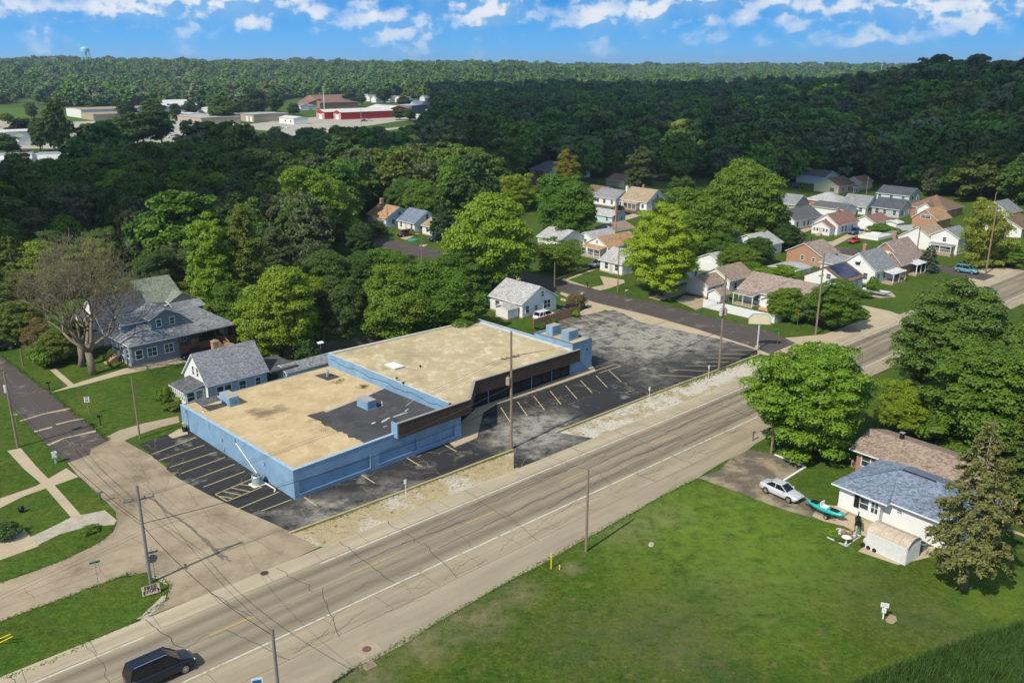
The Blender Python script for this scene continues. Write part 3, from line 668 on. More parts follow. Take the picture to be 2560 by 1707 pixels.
M['roof_sheet'] = m_roofgravel('roof_sheet', (.54, .445, .28), (.44, .36, .21), (.68, .61, .46), (.36, .295, .185))
M['roof_tar'] = m_roofgravel('roof_tar', (.060, .060, .068), (.085, .083, .088), (.115, .112, .11), (.05, .05, .057))
M['coping'] = m_plain('coping', (.55, .55, .52), .7, .3, .8, fine=.2); M['slat'] = m_plain('brown_slat', (.118, .080, .055), .75, .35, 1.2)
M['slatback'] = m_plain('slat_backing', (.018, .014, .012), .9, .2); M['soffit'] = m_plain('soffit', (.16, .15, .14), .9, .2)
M['darkpane'] = m_plain('shop_glass', (.010, .017, .03), .35, .2)
BL = thing('commercial_building', P(738, 1249.5), 46, 'empty blue single-storey shop building with flat tan roofs and brown slatted fascia', 'building')
BL.scale = (K, K, K)
ztop = lambda b: 3.13 - .0155 * b
m = MB()   # left wing walls: front with three sunken panels
pan = [(.6, 8.82, .45, 1.78), (9.93, 14.88, .53, 1.86), (15.3, 20.25, .56, 1.95)]
W1 = 21.2; FT = lambda a: 3.13 + .0135 * a
def fq(a0, a1, z0, z1, y=0.):
    m.add([(a0, y, z0), (a1, y, z0), (a1, y, z1), (a0, y, z1)], [(0, 1, 2, 3)])
xs = 0
for a0, a1, z0, z1 in pan:
    fq(xs, a0, 0, 2.2); fq(a0, a1, 0, z0); fq(a0, a1, z1, 2.2); xs = a1
    d = .26; m.add([(a0,0,z0),(a1,0,z0),(a1,0,z1),(a0,0,z1),(a0,d,z0),(a1,d,z0),(a1,d,z1),(a0,d,z1)], [(0,1,5,4),(1,2,6,5),(2,3,7,6),(3,0,4,7),(4,5,6,7)])
fq(xs, W1, 0, 2.2)
m.add([(0, 0, 2.2), (W1, 0, 2.2), (W1, 0, FT(W1)), (0, 0, FT(0))], [(0, 1, 2, 3)])
m.add([(0, .3, FT(0) - .3), (W1, .3, FT(W1) - .3), (W1, .3, FT(W1)), (0, .3, FT(0))], [(3, 2, 1, 0)])
m.add([(0, 0, 0), (0, 25, 0), (0, 25, ztop(25)), (0, 0, FT(0))], [(3, 2, 1, 0)])          # left
m.add([(.28, .3, 2.5), (.28, 25, 2.2), (.28, 25, ztop(25)), (.28, .3, FT(0))], [(0, 1, 2, 3)])
m.add([(0, 25, 0), (W1, 25, 0), (W1, 25, ztop(25) - .05), (0, 25, ztop(25) - .05)], [(3, 2, 1, 0)])
m.add([(W1, 0, 0), (W1, 5.5, 0), (W1, 5.5, 3.4), (W1, 0, 3.4)], [(0, 1, 2, 3)])
m.obj('left_wing_wall', M['blue'], BL)
m = MB(); lipw = .07   # painted trim round the sunken panels
for a0, a1, z0, z1 in pan:
    m.box(a0 - lipw, a1 + lipw, -.03, .05, z0 - lipw, z0); m.box(a1, a1 + lipw, -.03, .05, z0, z1)
    for t in ((.62,) if a0 > 9 else ()): m.box(a0 + (a1 - a0) * t, a0 + (a1 - a0) * t + .04, .24, .27, z0, z1)
m.obj('panel_trim', m_plain('pale_blue_trim', (.36, .50, .64), .7, .15), BL)
m = MB(); m.add([(-.04, -.04, FT(0)), (W1, -.04, FT(W1)), (W1, .32, FT(W1) + .02), (.3, .32, FT(0) + .02), (.3, 25, ztop(25) + .02), (-.04, 25.04, ztop(25))], [(0, 1, 2, 3), (0, 3, 4, 5)])
m.obj('parapet_coping', m_plain('blue_coping', (.34, .47, .60), .6, .25), BL)
R1 = lambda a, b: 2.93 - .0150 * b
m = MB(); N = 10
for i in range(N):
    for j in range(N):
        q = [(.28 + (W1 - .28) * x / N, .3 + 24.7 * y / N) for x, y in ((i, j), (i + 1, j), (i + 1, j + 1), (i, j + 1))]
        m.add([(a, b, R1(a, b)) for a, b in q], [(0, 1, 2, 3)])
m.obj('left_wing_roof', M['roof_gravel'], BL)
def patch(name, pts, mat, fn, dz=.012):
    MB().poly([(a, b, fn(a, b) + dz) for a, b in pts]).obj(name, mat, BL)
rj = random.Random(5)
edge = [(8.74 + rj.uniform(-.25, .25), b) for b in np.arange(.6, 10.0, .45)]
patch('tar_membrane', edge + [(8.79, 10.1), (8.68, 11.93), (10.79, 11.75), (10.8, 11.2), (14, 11.6), (17, 12.1), (20.6, 12.9), (21.15, 12.9), (21.15, .35), (12.84, .35)], M['roof_tar'], R1)
patch('tar_patch', [(16.67, 23.16), (16.77, 20.25), (18.76, 20.32), (18.53, 23.01)], M['roof_tar'], R1)
for a, b, l, w, r_ in [(16.2, 4.6, 2.0, .22, .02), (14.2, 4.5, 1.5, .3, .3), (12.7, 4.7, .6, .25, .1), (19.3, 6.8, 2.3, .08, .5), (13.0, 3.0, .5, .12, 0.), (17.6, 5.2, .8, .16, .4)]:
    patch('white_patch', [(a + x * math.cos(r_) - y * math.sin(r_), b + x * math.sin(r_) + y * math.cos(r_)) for x, y in ((-l/2, -w/2), (l/2, -w/2*.7), (l/2, w/2), (0, w/2*1.3), (-l/2, w/2))], M['coping'], R1, .02)
MB().path([(10.8, 11.15, R1(0, 11) + .05), (14, 11.62, R1(0, 11) + .05), (17, 12.1, R1(0, 12) + .05), (20.6, 12.9, R1(0, 12) + .05)], .07, 5).obj('roof_seam', M['coping'], BL)
# ---- right wing
R2 = lambda a, b: 4.20 - .0245 * (a - 20)
W2 = 46.0; XL = 20.05; YB = 25.2
m = MB()
def wq(p, q, z0p, z1p, z0q, z1q): m.add([(*p, z0p), (*q, z0q), (*q, z1q), (*p, z1p)], [(0, 1, 2, 3)])
wq((XL, YB), (XL, .7), 2.3, R2(XL, 0) + .12, 2.3, R2(XL, 0) + .12)
wq((XL + .25, .7), (XL + .25, YB), 3.9, R2(XL, 0) + .12, 3.9, R2(XL, 0) + .12)
wq((W1, 5.5), (W2, 5.5), 0, 3.5, 0, 3.5); wq((W2, 5.5), (W2, YB), 0, R2(W2, 0) + .3, 0, R2(W2, 0) + .3); wq((W2, YB), (XL, YB), 0, R2(W2, 0) + .12, 0, R2(XL, 0) + .12)
wq((W2 - .25, YB), (W2 - .25, 12.7), 3.3, R2(W2, 0) + .3, 3.3, R2(W2, 0) + .3)
m.obj('right_wing_wall', M['blue'], BL)
m = MB(); m.add([(XL, YB, R2(XL, 0) + .125), (XL, .7, R2(XL, 0) + .125), (XL + .25, .7, R2(XL, 0) + .14), (XL + .25, YB, R2(XL, 0) + .14)], [(0, 1, 2, 3)])
m.add([(W2 - .25, YB + .1, R2(W2, 0) + .305), (W2 - .25, 12.72, R2(W2, 0) + .305), (W2 + .04, 12.72, R2(W2, 0) + .305), (W2 + .04, YB + .1, R2(W2, 0) + .305)], [(0, 1, 2, 3)])
m.add([(XL, YB - .45, R2(XL, 0) + .09), (W2 - .3, YB - .45, R2(W2, 0) + .09), (W2 - .3, YB + .05, R2(W2, 0) + .13), (XL, YB + .05, R2(XL, 0) + .13)], [(0, 1, 2, 3)])
m.add([(W2 - .9, YB - .5, R2(W2, 0) + .02), (W2 - .9, 5.4, R2(W2, 0) + .02), (W2 - .26, 5.4, R2(W2, 0) + .10), (W2 - .26, YB - .5, R2(W2, 0) + .10)], [(0, 1, 2, 3)])
m.obj('pale_coping', M['coping'], BL)
prof = [(XL + .26, YB - .3), (XL + .26, .6), (22.1, -.5), (27.4, 4.7), (W2 - .26, 4.7), (W2 - .26, YB - .3)]
m = MB(); q = [(a, b, R2(a, b)) for a, b in prof]; m.add(q, [(0, 1, 3), (1, 2, 3), (0, 3, 4, 5)]); m.obj('right_wing_roof', M['roof_sheet'], BL)
# slatted fascia, each slat its own piece
FP = [((12.1, -.6), 4.55, 2.86), ((22.1, -.6), 4.53, 2.95), ((27.4, 4.55), 3.98, 2.25), ((46.3, 4.55), 3.68, 2.04)]
NS = 13
fascia = MB()
for (p, t0, b0), (q, t1, b1) in zip(FP[:-1], FP[1:]):
    d = (Vector(q) - Vector(p)).normalized(); n = Vector((d.y, -d.x))
    i0 = Vector(p) - n * .05; i1 = Vector(q) - n * .05; j0 = Vector(p) - n * .2; j1 = Vector(q) - n * .2
    fascia.add([(*i0, b0), (*i1, b1), (*i1, t1), (*i0, t0), (*j0, b0), (*j1, b1), (*j1, t1), (*j0, t0)], [(0,1,2,3),(7,6,5,4),(3,2,6,7),(0,4,5,1),(0,3,7,4),(1,5,6,2)])
back = fascia.obj('fascia_backing', M['slatback'], BL)
for (p, t0, b0), (q, t1, b1) in zip(FP[:-1], FP[1:]):
    d = (Vector(q) - Vector(p)).normalized(); n = Vector((d.y, -d.x))
    for k in range(NS):
        f0, f1 = k / NS, (k + .66) / NS
        o0 = .02 + .015 * rj.random()
        A = Vector(p) + n * .03; B_ = Vector(q) + n * .03; A2 = Vector(p) - n * .048; B2 = Vector(q) - n * .048
        za0, za1, zb0, zb1 = b0 + (t0 - b0) * f0, b0 + (t0 - b0) * f1, b1 + (t1 - b1) * f0, b1 + (t1 - b1) * f1
        MB().add([(*A2, za0), (*B2, zb0), (*B2, zb1), (*A2, za1), (*A, za0 + .01), (*B_, zb0 + .01), (*B_, zb1 - .02), (*A, za1 - .02)], [(3,2,1,0),(4,5,6,7),(0,1,5,4),(1,2,6,5),(2,3,7,6),(3,0,4,7)]).obj('fascia_slat', M['slat'], back)
m = MB()
for (p, t0, b0), (q, t1, b1) in zip(FP[:-1], FP[1:]):
    d = (Vector(q) - Vector(p)).normalized(); n = Vector((d.y, -d.x)); o1, o2 = n * .06, n * -.28
    m.add([(*(Vector(p) + o1), t0), (*(Vector(q) + o1), t1), (*(Vector(q) + o1), t1 + .06), (*(Vector(p) + o1), t0 + .06), (*(Vector(p) + o2), t0), (*(Vector(q) + o2), t1), (*(Vector(q) + o2), t1 + .06), (*(Vector(p) + o2), t0 + .06)], [(0,1,2,3),(7,6,5,4),(3,2,6,7),(0,3,7,4),(1,5,6,2)])
m.obj('fascia_coping', m_plain('metal_coping', (.33, .31, .28), .6, .25), BL)
m = MB(); m.box(11.95, 12.1, -.62, .4, 2.9, 4.57); m.obj('fascia_end', M['blue'], BL)
MB().add([(12.1, -.55, 2.87), (22.1, -.55, 2.97), (27.4, 4.7, 2.27), (46.2, 4.7, 2.06), (46.2, 5.5, 2.06), (21.2, 5.5, 2.6), (21.2, .01, 2.9), (12.1, .01, 2.87)], [(0, 1, 6, 7), (1, 2, 5, 6), (2, 3, 4, 5)]).obj('soffit', M['soffit'], BL)
# shop front: windows and doors in the shade of the canopy
for k, (a0, a1) in enumerate([(21.9, 24.2), (24.5, 26.3), (26.7, 30.2), (30.5, 34.0), (34.3, 37.8), (38.1, 41.6), (41.9, 45.2)]):
    fr = MB(); fr.box(a0, a1, 5.40, 5.50, .15, .25); fr.box(a0, a1, 5.40, 5.50, 2.05, 2.15); fr.box(a0, a0 + .08, 5.40, 5.50, .25, 2.05); fr.box(a1 - .08, a1, 5.40, 5.50, .25, 2.05); fr.box((a0 + a1) / 2 - .03, (a0 + a1) / 2 + .03, 5.42, 5.50, .25, 2.05)
    w = fr.obj('shop_window' if k != 1 else 'shop_door', M['slatback'], BL); MB().box(a0 + .05, a1 - .05, 5.46, 5.485, .22, 2.08).obj('pane', M['darkpane'], w)
# tower block
m = MB(); m.box(45.8, 49.8, 5.5, 12.75, 0, 4.1)
m.box(45.8, 49.8, 5.5, 5.72, 4.1, 4.3); m.box(45.8, 49.8, 12.53, 12.75, 4.1, 4.38); m.box(45.8, 46.02, 5.72, 12.53, 4.1, 4.34); m.box(49.58, 49.8, 5.72, 12.53, 4.1, 4.34)
m.obj('tower_wall', M['blue'], BL)
m = MB(); m.box(45.76, 46.06, 5.46, 12.79, 4.345, 4.385); m.box(46.06, 49.84, 5.46, 5.76, 4.305, 4.345); m.obj('tower_coping', m_plain('dark_coping', (.12, .15, .18), .6, .2), BL)
MB().poly([(46.02, 5.72, 4.13), (49.58, 5.72, 4.13), (49.58, 12.53, 4.13), (46.02, 12.53, 4.13)]).obj('tower_roof', M['roof_gravel'], BL)
MB().box(49.35, 49.45, 5.75, 5.85, 4.14, 5.0).obj('vent_pipe', M['metal'], BL)
MB().box(48.6, 48.85, 5.44, 5.5, 2.9, 3.1).obj('wall_lamp', M['black'], BL)
# left wall fittings
m = MB(); m.path([(-.08, 11.45, 2.3), (-.10, 11.1, 2.22), (-.14, 7.2, .35)], .055, 7); m.obj('white_pipe', M['white'], BL)
for b, z in ((23.4, 2.35), (14.6, 1.55), (11.5, 2.55), (5.4, 1.95)):
    m = MB(); m.box(-.16, 0, b, b + .2, z, z + .22); m.ell((-.2, b + .1, z + .02), .1, .1, .08, 8, 5); m.obj('wall_lamp', M['metal'], BL)
m = MB(); m.tube((-.05, 23.2, .9), (-.05, 23.2, 2.4), .03); m.box(-.08, 0, 17.6, 17.9, 2.0, 2.06); m.tube((-.05, 17.6, 1.95), (-.05, 17.6, 2.6), .02); m.tube((-.05, 17.9, 1.95), (-.05, 17.9, 2.6), .02); m.tube((-.05, 14.5, 0), (-.05, 14.5, .75), .05); cd = m.obj('conduit', m_plain('blue_conduit', (.22, .33, .44), .6, .2), BL); cd['kind'] = 'stuff'
cab = [(XL - .04, b, 3.55 + .12 * math.sin(b * 1.1) + .05 * math.sin(b * 2.7)) for b in np.arange(1.5, 24.8, .5)]
MB().path(cab, .025, 4).obj('wall_cable', M['black'], BL)
# front walk
walk = slab('shop_walk', [(1120, 1106), (1138, 1119), (1165, 1108), (1193, 1096), (1199, 1068), (1208, 1032), (1240, 1012), (1350, 977), (1490, 929), (1478, 912), (1230, 985), (1150, 1060)], 0, .12, M['conc'], None)

# things standing on the roofs and by the walls
def on_roof(a, b, z): return BL.matrix_basis @ Vector((a, b, z))
BL_M = Matrix.Translation(BL.location) @ Matrix.Rotation(BL.rotation_euler.z, 4, 'Z') @ Matrix.Scale(K, 4)
def at(a, b, z): return BL_M @ Vector((a, b, z))
def roof_unit(a0, a1, b0, b1, z, h, label, rot=0, slats=True):
    t = thing('rooftop_unit', at(a0, b0, z), 46, label, 'air conditioner', 'blue units on the shop roof')
    L, W = (a1 - a0) * K, (b1 - b0) * K; h *= K
    MB().box(-.05, L + .05, -.05, W + .05, 0, .12).obj('curb', M['blue_unit'], t)
    MB().box(0, L, 0, W, .12, h).obj('cabinet', M['blue_unit'], t)
    MB().box(-.03, L + .03, -.03, W + .03, h, h + .06).obj('lid', m_plain('faded_lid', (.36, .36, .36), .7, .3), t)
    m = MB(); n = 7
    for i in range(n): m.box(L * .15, L * .85, -.025, 0, .3 + (h - .6) * i / n, .3 + (h - .6) * (i + .55) / n)
    m.obj('front_louvre', m_plain('louvre', (.17, .27, .37), .6, .2), t)
    m = MB(); m.box(-.03, 0, W * .12, W * .48, .25, h - .15); m.box(-.03, 0, W * .55, W * .9, .25, h - .15); m.obj('service_panel', M['blue_unit'], t)
    return t
roof_unit(3.85, 5.05, 20.45, 22.9, R1(0, 21.6) - .05, 1.15, 'blue metal rooftop unit beside the small dark canopy at the far roof edge')
roof_unit(14.45, 15.65, 8.3, 10.4, R1(0, 9.3) - .03, 1.0, 'blue metal rooftop unit at the edge of the black roof membrane')
roof_unit(46.85, 48.6, 10.25, 11.5, 4.14, 1.35, 'tall blue unit on the tower roof, farther from the road')
roof_unit(46.8, 48.75, 7.15, 8.5, 4.14, 1.30, 'tall blue unit on the tower roof, nearer to the road')
t = thing('roof_canopy', at(1.03, 21.25, R1(0, 21) - .02), 46, 'small dark sheet canopy on a single white-footed post on the roof', 'canopy')
m = MB(); m.tube((0, 0, 0), (0, 0, .95 * K), .06); m.obj('post', M['blue_unit'], t)
m = MB(); m.tube((0, 0, 0), (0, 0, .2), .13, .08); m.obj('foot', M['white'], t)
m = MB(); m.extrude([Vector((a, b, z)) for a, b, z in ((-.3, -.4, .95), (2.3, -.2, 1.0), (2.35, 1.1, 1.12), (-.4, 1.8, 1.15))], (0, 0, .06)); m.obj('sheet', M['charcoal'] if 'charcoal' in M else M['roof_charcoal'], t)
t = thing('roof_vent', at(17.7, 21.7, R1(0, 21.7)), 46, 'round metal roof vent on a square black patch', 'vent')
m = MB(); m.tube((0, 0, 0), (0, 0, .75), .2); m.obj('stack', M['metal'], t); m = MB(); m.tube((0, 0, .75), (0, 0, .9), .3, .22); m.obj('cap', M['metal'], t)
t = thing('skylight', at(22.7, 14.2, R2(23, 0) - .01), 46, 'flat white skylight hatch on the right-hand roof', 'skylight')
MB().box(0, 1.5, 0, 2.3, 0, .16).obj('curb', M['coping'], t); m = MB(); m.box(-.06, 1.56, -.06, 2.36, .16, .24); m.obj('lid', M['white'], t)
for px_, z_, lab in (((640 + 1510/3.675, 840 + 300/3.675), 3.95, 'small black vent lying on the right-hand roof'), ((640 + 1295/3.675, 840 + 410/3.675), 4.15, 'dark antenna stub on the wall between the roofs, farther from the road'), ((640 + 1355/3.675, 840 + 455/3.675), 4.15, 'dark antenna stub on the wall between the roofs, nearer to the road')):
    t = thing('roof_fitting', P(*px_, z_ * K), 46, lab, 'vent'); MB().tube((0, 0, -.1), (0, 0, .35), .05).obj('stem', M['black'], t); m = MB(); m.ell((0, 0, .42), .22, .16, .1, 8, 5); m.obj('cap', M['black'], t)
t = thing('roof_pipe', at(16.5, 8.4, R1(0, 8)), 46, 'short white pipe standing on the black roof membrane', 'pipe')
m = MB(); m.tube((0, 0, 0), (0, 0, .55), .06); m.obj('stack', M['white'], t); m = MB(); m.tube((0, 0, 0), (0, 0, .05), .14, .1); m.obj('collar', M['white'], t)
t = thing('condenser', at(-1.0, 5.5, 0), 46, 'grey-green round condenser on a white pad against the blue wall', 'air conditioner')
m = MB(); m.box(-.75, .65, -.65, .65, 0, .10); m.obj('pad', M['white'], t)
m = MB(); m.tube((0, 0, .1), (0, 0, 1.05), .58, .58, 20); m.obj('casing', m_plain('condenser_green', (.33, .40, .38), .6, .15), t)
m = MB(); m.tube((0, 0, 1.05), (0, 0, 1.12), .6, .55, 20); m.obj('top_ring', M['metal'], t); m = MB(); m.tube((0, 0, 1.125), (0, 0, 1.13), .42, .42, 18); m.obj('fan_grille', M['black'], t)
for k in range(4):
    q = MB(); a_ = math.pi / 2 * k; q.extrude([Vector((0, -.03, 1.132)), Vector((.4, -.1, 1.132)), Vector((.4, .1, 1.132)), Vector((0, .03, 1.132))], (0, 0, .01)); ob = q.obj('fan_blade', M['metal'], t); ob.rotation_euler.z = a_
t = thing('downpipe_outlet', P(658, 1206), 46, 'white drain pipe lying on the asphalt beside the blue wall', 'pipe')
pa, pb = P(658, 1206), P(690, 1226); dl = t.matrix_basis; loc = lambda w: Matrix.Rotation(-az_rot(46), 4, 'Z') @ (w - pa)
e_ = loc(pb); m = MB(); m.path([Vector((0, .0, .12)), e_ * .95 + Vector((0, 0, .12)), e_ + Vector((-.12, -.05, .1))], .08, 8); m.obj('pipe', M['white'], t); MB().tube(e_ + Vector((-.12, -.05, .1)), e_ + Vector((-.3, -.2, .06)), .085).obj('elbow', M['white'], t)
t = thing('planter_barrel', at(-.45, 23.4, 0), 46, 'black barrel planter with pale flowers against the blue wall', 'planter')
m = MB(); m.tube((0, 0, 0), (0, 0, .35), .28, .34, 14); m.tube((0, 0, .35), (0, 0, .7), .34, .28, 14); m.obj('barrel', M['rubber'], t)
m = MB()
for k in range(60):
    a_ = rj.uniform(0, 6.28); r_ = rj.uniform(0, .42); c = Vector((r_ * math.cos(a_), r_ * math.sin(a_), .75 + rj.uniform(0, .45))); u = Vector((rj.gauss(0, 1), rj.gauss(0, 1), rj.gauss(0, 1))).normalized() * .09; w = u.orthogonal().normalized() * .06
    m.add([c - u, c + w, c + u, c - w], [(0, 1, 2, 3)])
m.obj('flowers', m_plain('pale_flowers', (.55, .50, .36), .8, .4), t)
# weeds growing on the roof and along the wall foot
def tufts(name, pts, n, r, h, mat, parent=None, seed=1):
    rq = random.Random(seed); m = MB()
    for p in pts:
        for _ in range(n):
            b0 = Vector(p) + Vector((rq.gauss(0, r), rq.gauss(0, r), 0)); hh = h * rq.uniform(.4, 1.2); a_ = rq.uniform(0, 6.28); wv = Vector((math.cos(a_), math.sin(a_), 0)) * hh * .12
            tip = b0 + Vector((rq.gauss(0, .35) * hh, rq.gauss(0, .35) * hh, hh)); m.add([b0 - wv, b0 + wv, tip], [(0, 1, 2)])
    o = m.obj(name, mat, parent); o['kind'] = 'stuff'; return o
M['weed'] = m_plain('weed', (.12, .15, .035), .9, .4, 3.); M['straw'] = m_plain('dry_grass', (.36, .29, .14), .9, .3, 3.)
tag(tufts('roof_weeds', [at(a + rj.uniform(-.6, .6), b + rj.uniform(-.6, .6), R1(a, b)) for a, b in [(18.5, 15.2)] * 7 + [(17.6, 19.2)] * 4 + [(9.0, 9.2)] * 3], 26, .22, .26, M['weed']), 'green and straw weeds growing on the left-hand roof', 'weeds')
tag(tufts('roof_straw', [at(a + rj.uniform(-.8, .8), b + rj.uniform(-.6, .6), R1(a, b)) for a, b in [(17.0, 19.5)] * 5 + [(8.2, 6.5)] * 4 + [(8.4, 9.8)] * 4], 22, .25, .18, M['straw'], seed=2), 'dry straw tufts along the roof seam', 'weeds')
tag(tufts('wall_foot_weeds', [at(-.15 + rj.uniform(-.15, .1), b, 0) for b in np.arange(1, 22, .35)], 9, .10, .22, M['weed'], seed=3), 'weeds along the foot of the blue side wall', 'weeds')
# ================================================================ houses
def swap(p, ridge): return p if ridge == 'x' else (p[1], p[0], p[2])
def gable_body(t, x0, y0, L, W, h, ridge, pitch, wall, roof, ov=.38, z0=0., trim=None, hip=False, og=.3, foundation=True):
    """wall shell and pitched roof; ridge along x or y of the house"""
    LL, WW = (L, W) if ridge == 'x' else (W, L)
    tr = lambda p: Vector((x0, y0, z0)) + Vector(swap(p, ridge))
    flip = ridge != 'x'
    def ad(m, pts, fs): m.add([tr(p) for p in pts], [tuple(reversed(f)) if flip else f for f in fs])
    m = MB(); rz = h + WW / 2 * pitch
    if hip:
        ad(m, [(0,0,0),(LL,0,0),(LL,WW,0),(0,WW,0),(0,0,h),(LL,0,h),(LL,WW,h),(0,WW,h)], [(0,1,5,4),(1,2,6,5),(2,3,7,6),(3,0,4,7)])
    else:
        g = rz - .03
        ad(m, [(0,0,0),(LL,0,0),(LL,WW,0),(0,WW,0),(0,0,h-.03),(LL,0,h-.03),(LL,WW,h-.03),(0,WW,h-.03),(0,WW/2,g),(LL,WW/2,g)], [(0,1,5,4),(2,3,7,6),(1,2,6,9,5),(3,0,4,8,7)])
    m.obj('wall', wall, t)
    if foundation:
        f = MB(); a, b = (L, W); f.box(x0 - .05, x0 + a + .05, y0 - .05, y0 + b + .05, z0, z0 + .28); f.obj('foundation', M['conc2'], t)
    m = MB(); th = .15; e = h - ov * pitch
    if hip:
        q = WW / 2; o = ov
        top = [(-o,-o,e+th),(LL+o,-o,e+th),(LL+o,WW+o,e+th),(-o,WW+o,e+th),(q,q,rz+th),(LL-q,q,rz+th)]
        ad(m, top, [(0,1,5,4),(1,2,5),(2,3,4,5),(3,0,4)])
        m.mi = 1; ad(m, [(-o,-o,e),(LL+o,-o,e),(LL+o,WW+o,e),(-o,WW+o,e)] + top[:4], [(0,1,5,4),(1,2,6,5),(2,3,7,6),(3,0,4,7),(3,2,1,0)])
    else:
        for s in (0, 1):
            y_e, y_r = (-ov, WW / 2) if s == 0 else (WW + ov, WW / 2)
            v = [(-og,y_e,e+th),(LL+og,y_e,e+th),(LL+og,y_r,rz+th),(-og,y_r,rz+th),(-og,y_e,e),(LL+og,y_e,e),(LL+og,y_r,rz),(-og,y_r,rz)]
            rev = s == 1; fx = lambda f: tuple(reversed(f)) if rev else f
            m.mi = 0; ad(m, v, [fx((0,1,2,3))]); m.mi = 1; ad(m, v, [fx((4,5,1,0)), fx((7,6,5,4)), fx((4,0,3,7)), fx((1,5,6,2))])
    return m.obj('roof', [roof, trim or M['white']], t)
def opening(t, face, c, z, w, h, kind='w', frame=None, x0=0., y0=0., dz=0.):
    """window, door or garage door on the x-long face (y=y0) or the y-long face (x=x0)"""
    fr = frame or M['white']
    def bx(m, u0, u1, d0, d1, z0, z1):
        if face == 'F': m.box(u0, u1, y0 - d1, y0 - d0, z0, z1)
        else: m.box(x0 - d1, x0 - d0, u0, u1, z0, z1)
    m = MB(); b = .09
    if kind == 'g':
        bx(m, c - w/2 - .12, c - w/2, .0, .05, z, z + h + .12); bx(m, c + w/2, c + w/2 + .12, .0, .05, z, z + h + .12); bx(m, c - w/2, c + w/2, .0, .05, z + h, z + h + .12)
        o = m.obj('garage_door_frame', fr, t); n = 4
        for k in range(n):
            q = MB(); bx(q, c - w/2, c + w/2, .0, .035, z + h*k/n + .01, z + h*(k + 1)/n - .012); q.obj('garage_door_panel', M['white'], o)
        return o
    bx(m, c - w/2 - b, c + w/2 + b, 0, .055, z - b, z); bx(m, c - w/2 - b, c + w/2 + b, 0, .055, z + h, z + h + b)
    bx(m, c - w/2 - b, c - w/2, 0, .055, z, z + h); bx(m, c + w/2, c + w/2 + b, 0, .055, z, z + h)
    if kind == 'd':
        o = m.obj('door_frame', fr, t); q = MB(); bx(q, c - w/2, c + w/2, 0, .03, z, z + h); bx(q, c - w/2 + .12, c + w/2 - .12, .03, .045, z + h * .55, z + h - .12); q.obj('door', M['doorpaint'], o); return o
    bx(m, c - w/2, c + w/2, .012, .045, z + h/2 - .025, z + h/2 + .025)
    if kind == 'p': bx(m, c - .03, c + .03, .012, .045, z, z + h)
    o = m.obj('window', fr, t); q = MB(); bx(q, c - w/2, c + w/2, 0, .022, z, z + h); q.obj('pane', M['glass'] if kind != 'c' else M['glass_light'], o); return o
M['doorpaint'] = m_plain('door_paint', (.55, .52, .47), .5, .1)
def chimney(t, x, y, z0, z1, s=.6, mat=None):
    m = MB(); m.box(x - s/2, x + s/2, y - s/2, y + s/2, z0, z1); o = m.obj('chimney', mat or M['brick'], t); q = MB(); q.box(x - s/2 - .06, x + s/2 + .06, y - s/2 - .06, y + s/2 + .06, z1, z1 + .1); q.tube((x, y, z1 + .1), (x, y, z1 + .3), s * .2); q.obj('chimney_cap', M['conc2'], o)
def house(label, C, L, W, h, ridge, pitch, wall, roof, az=49, F=(), S=(), cat='house', name='house', hip=False, z=0., ov=.38, group=None, frame=None, trim=None):
    t = thing(name, P(*C) if z == 0 else P(*C, z), az, label, cat, group)
    gable_body(t, 0, 0, L, W, h, ridge, pitch, M[wall], M['roof_' + roof], ov, hip=hip, trim=trim)
    for q in F: opening(t, 'F', *q, frame=frame)
    for q in S: opening(t, 'S', *q, frame=frame)
    return t
def porch(t, x0, x1, y0, y1, zt, zlow, side, roof, deck=.25, posts=3, rail=None):
    """flat-pitched porch roof on posts; side F falls towards -y, S towards -x"""
    m = MB()
    if side == 'F': pts = [(x0, y0, zlow), (x1, y0, zlow), (x1, y1, zt), (x0, y1, zt)]
    else: pts = [(x0, y1, zlow), (x0, y0, zlow), (x1, y0, zt), (x1, y1, zt)]
    m.add([(p[0], p[1], p[2] - .12) for p in pts] + pts, [(3, 2, 1, 0)]); m.mi = 0
    m2 = MB(); m2.add([(p[0], p[1], p[2]) for p in pts], [(0, 1, 2, 3)]); m2.mi = 1
    m2.add([(p[0], p[1], p[2] - .12) for p in pts] + pts, [(3, 2, 1, 0), (0, 1, 5, 4), (1, 2, 6, 5), (2, 3, 7, 6), (3, 0, 4, 7)])
    m2.obj('porch_roof', [M['roof_' + roof], M['white']], t)
    MB().box(x0 + .1, x1 - .1 if side == 'F' else x1, y0 + .1, y1 if side == 'F' else y1 - .1, 0, deck).obj('porch_floor', M['conc2'], t)
    for k in range(posts):
        f = k / (posts - 1) if posts > 1 else .5
        px, py = (x0 + .2 + (x1 - x0 - .4) * f, y0 + .2) if side == 'F' else (x0 + .2, y0 + .2 + (y1 - y0 - .4) * f)
        MB().box(px - .07, px + .07, py - .07, py + .07, deck, zlow - .1).obj('porch_post', M['white'], t)
    if rail:
        m = MB(); zs = (deck + .15, deck + .85)
        for z in zs:
            if side == 'F': m.box(x0 + .2, x1 - .2, y0 + .17, y0 + .23, z, z + .06)
            else: m.box(x0 + .17, x0 + .23, y0 + .2, y1 - .2, z, z + .06)
        n = 14
        for k in range(n):
            f = k / (n - 1)
            if side == 'F': m.box(x0 + .25 + (x1 - x0 - .55) * f, x0 + .3 + (x1 - x0 - .55) * f, y0 + .18, y0 + .22, zs[0], zs[1])
            else: m.box(x0 + .18, x0 + .22, y0 + .25 + (y1 - y0 - .55) * f, y0 + .3 + (y1 - y0 - .55) * f, zs[0], zs[1])
        m.obj('porch_railing', rail, t)

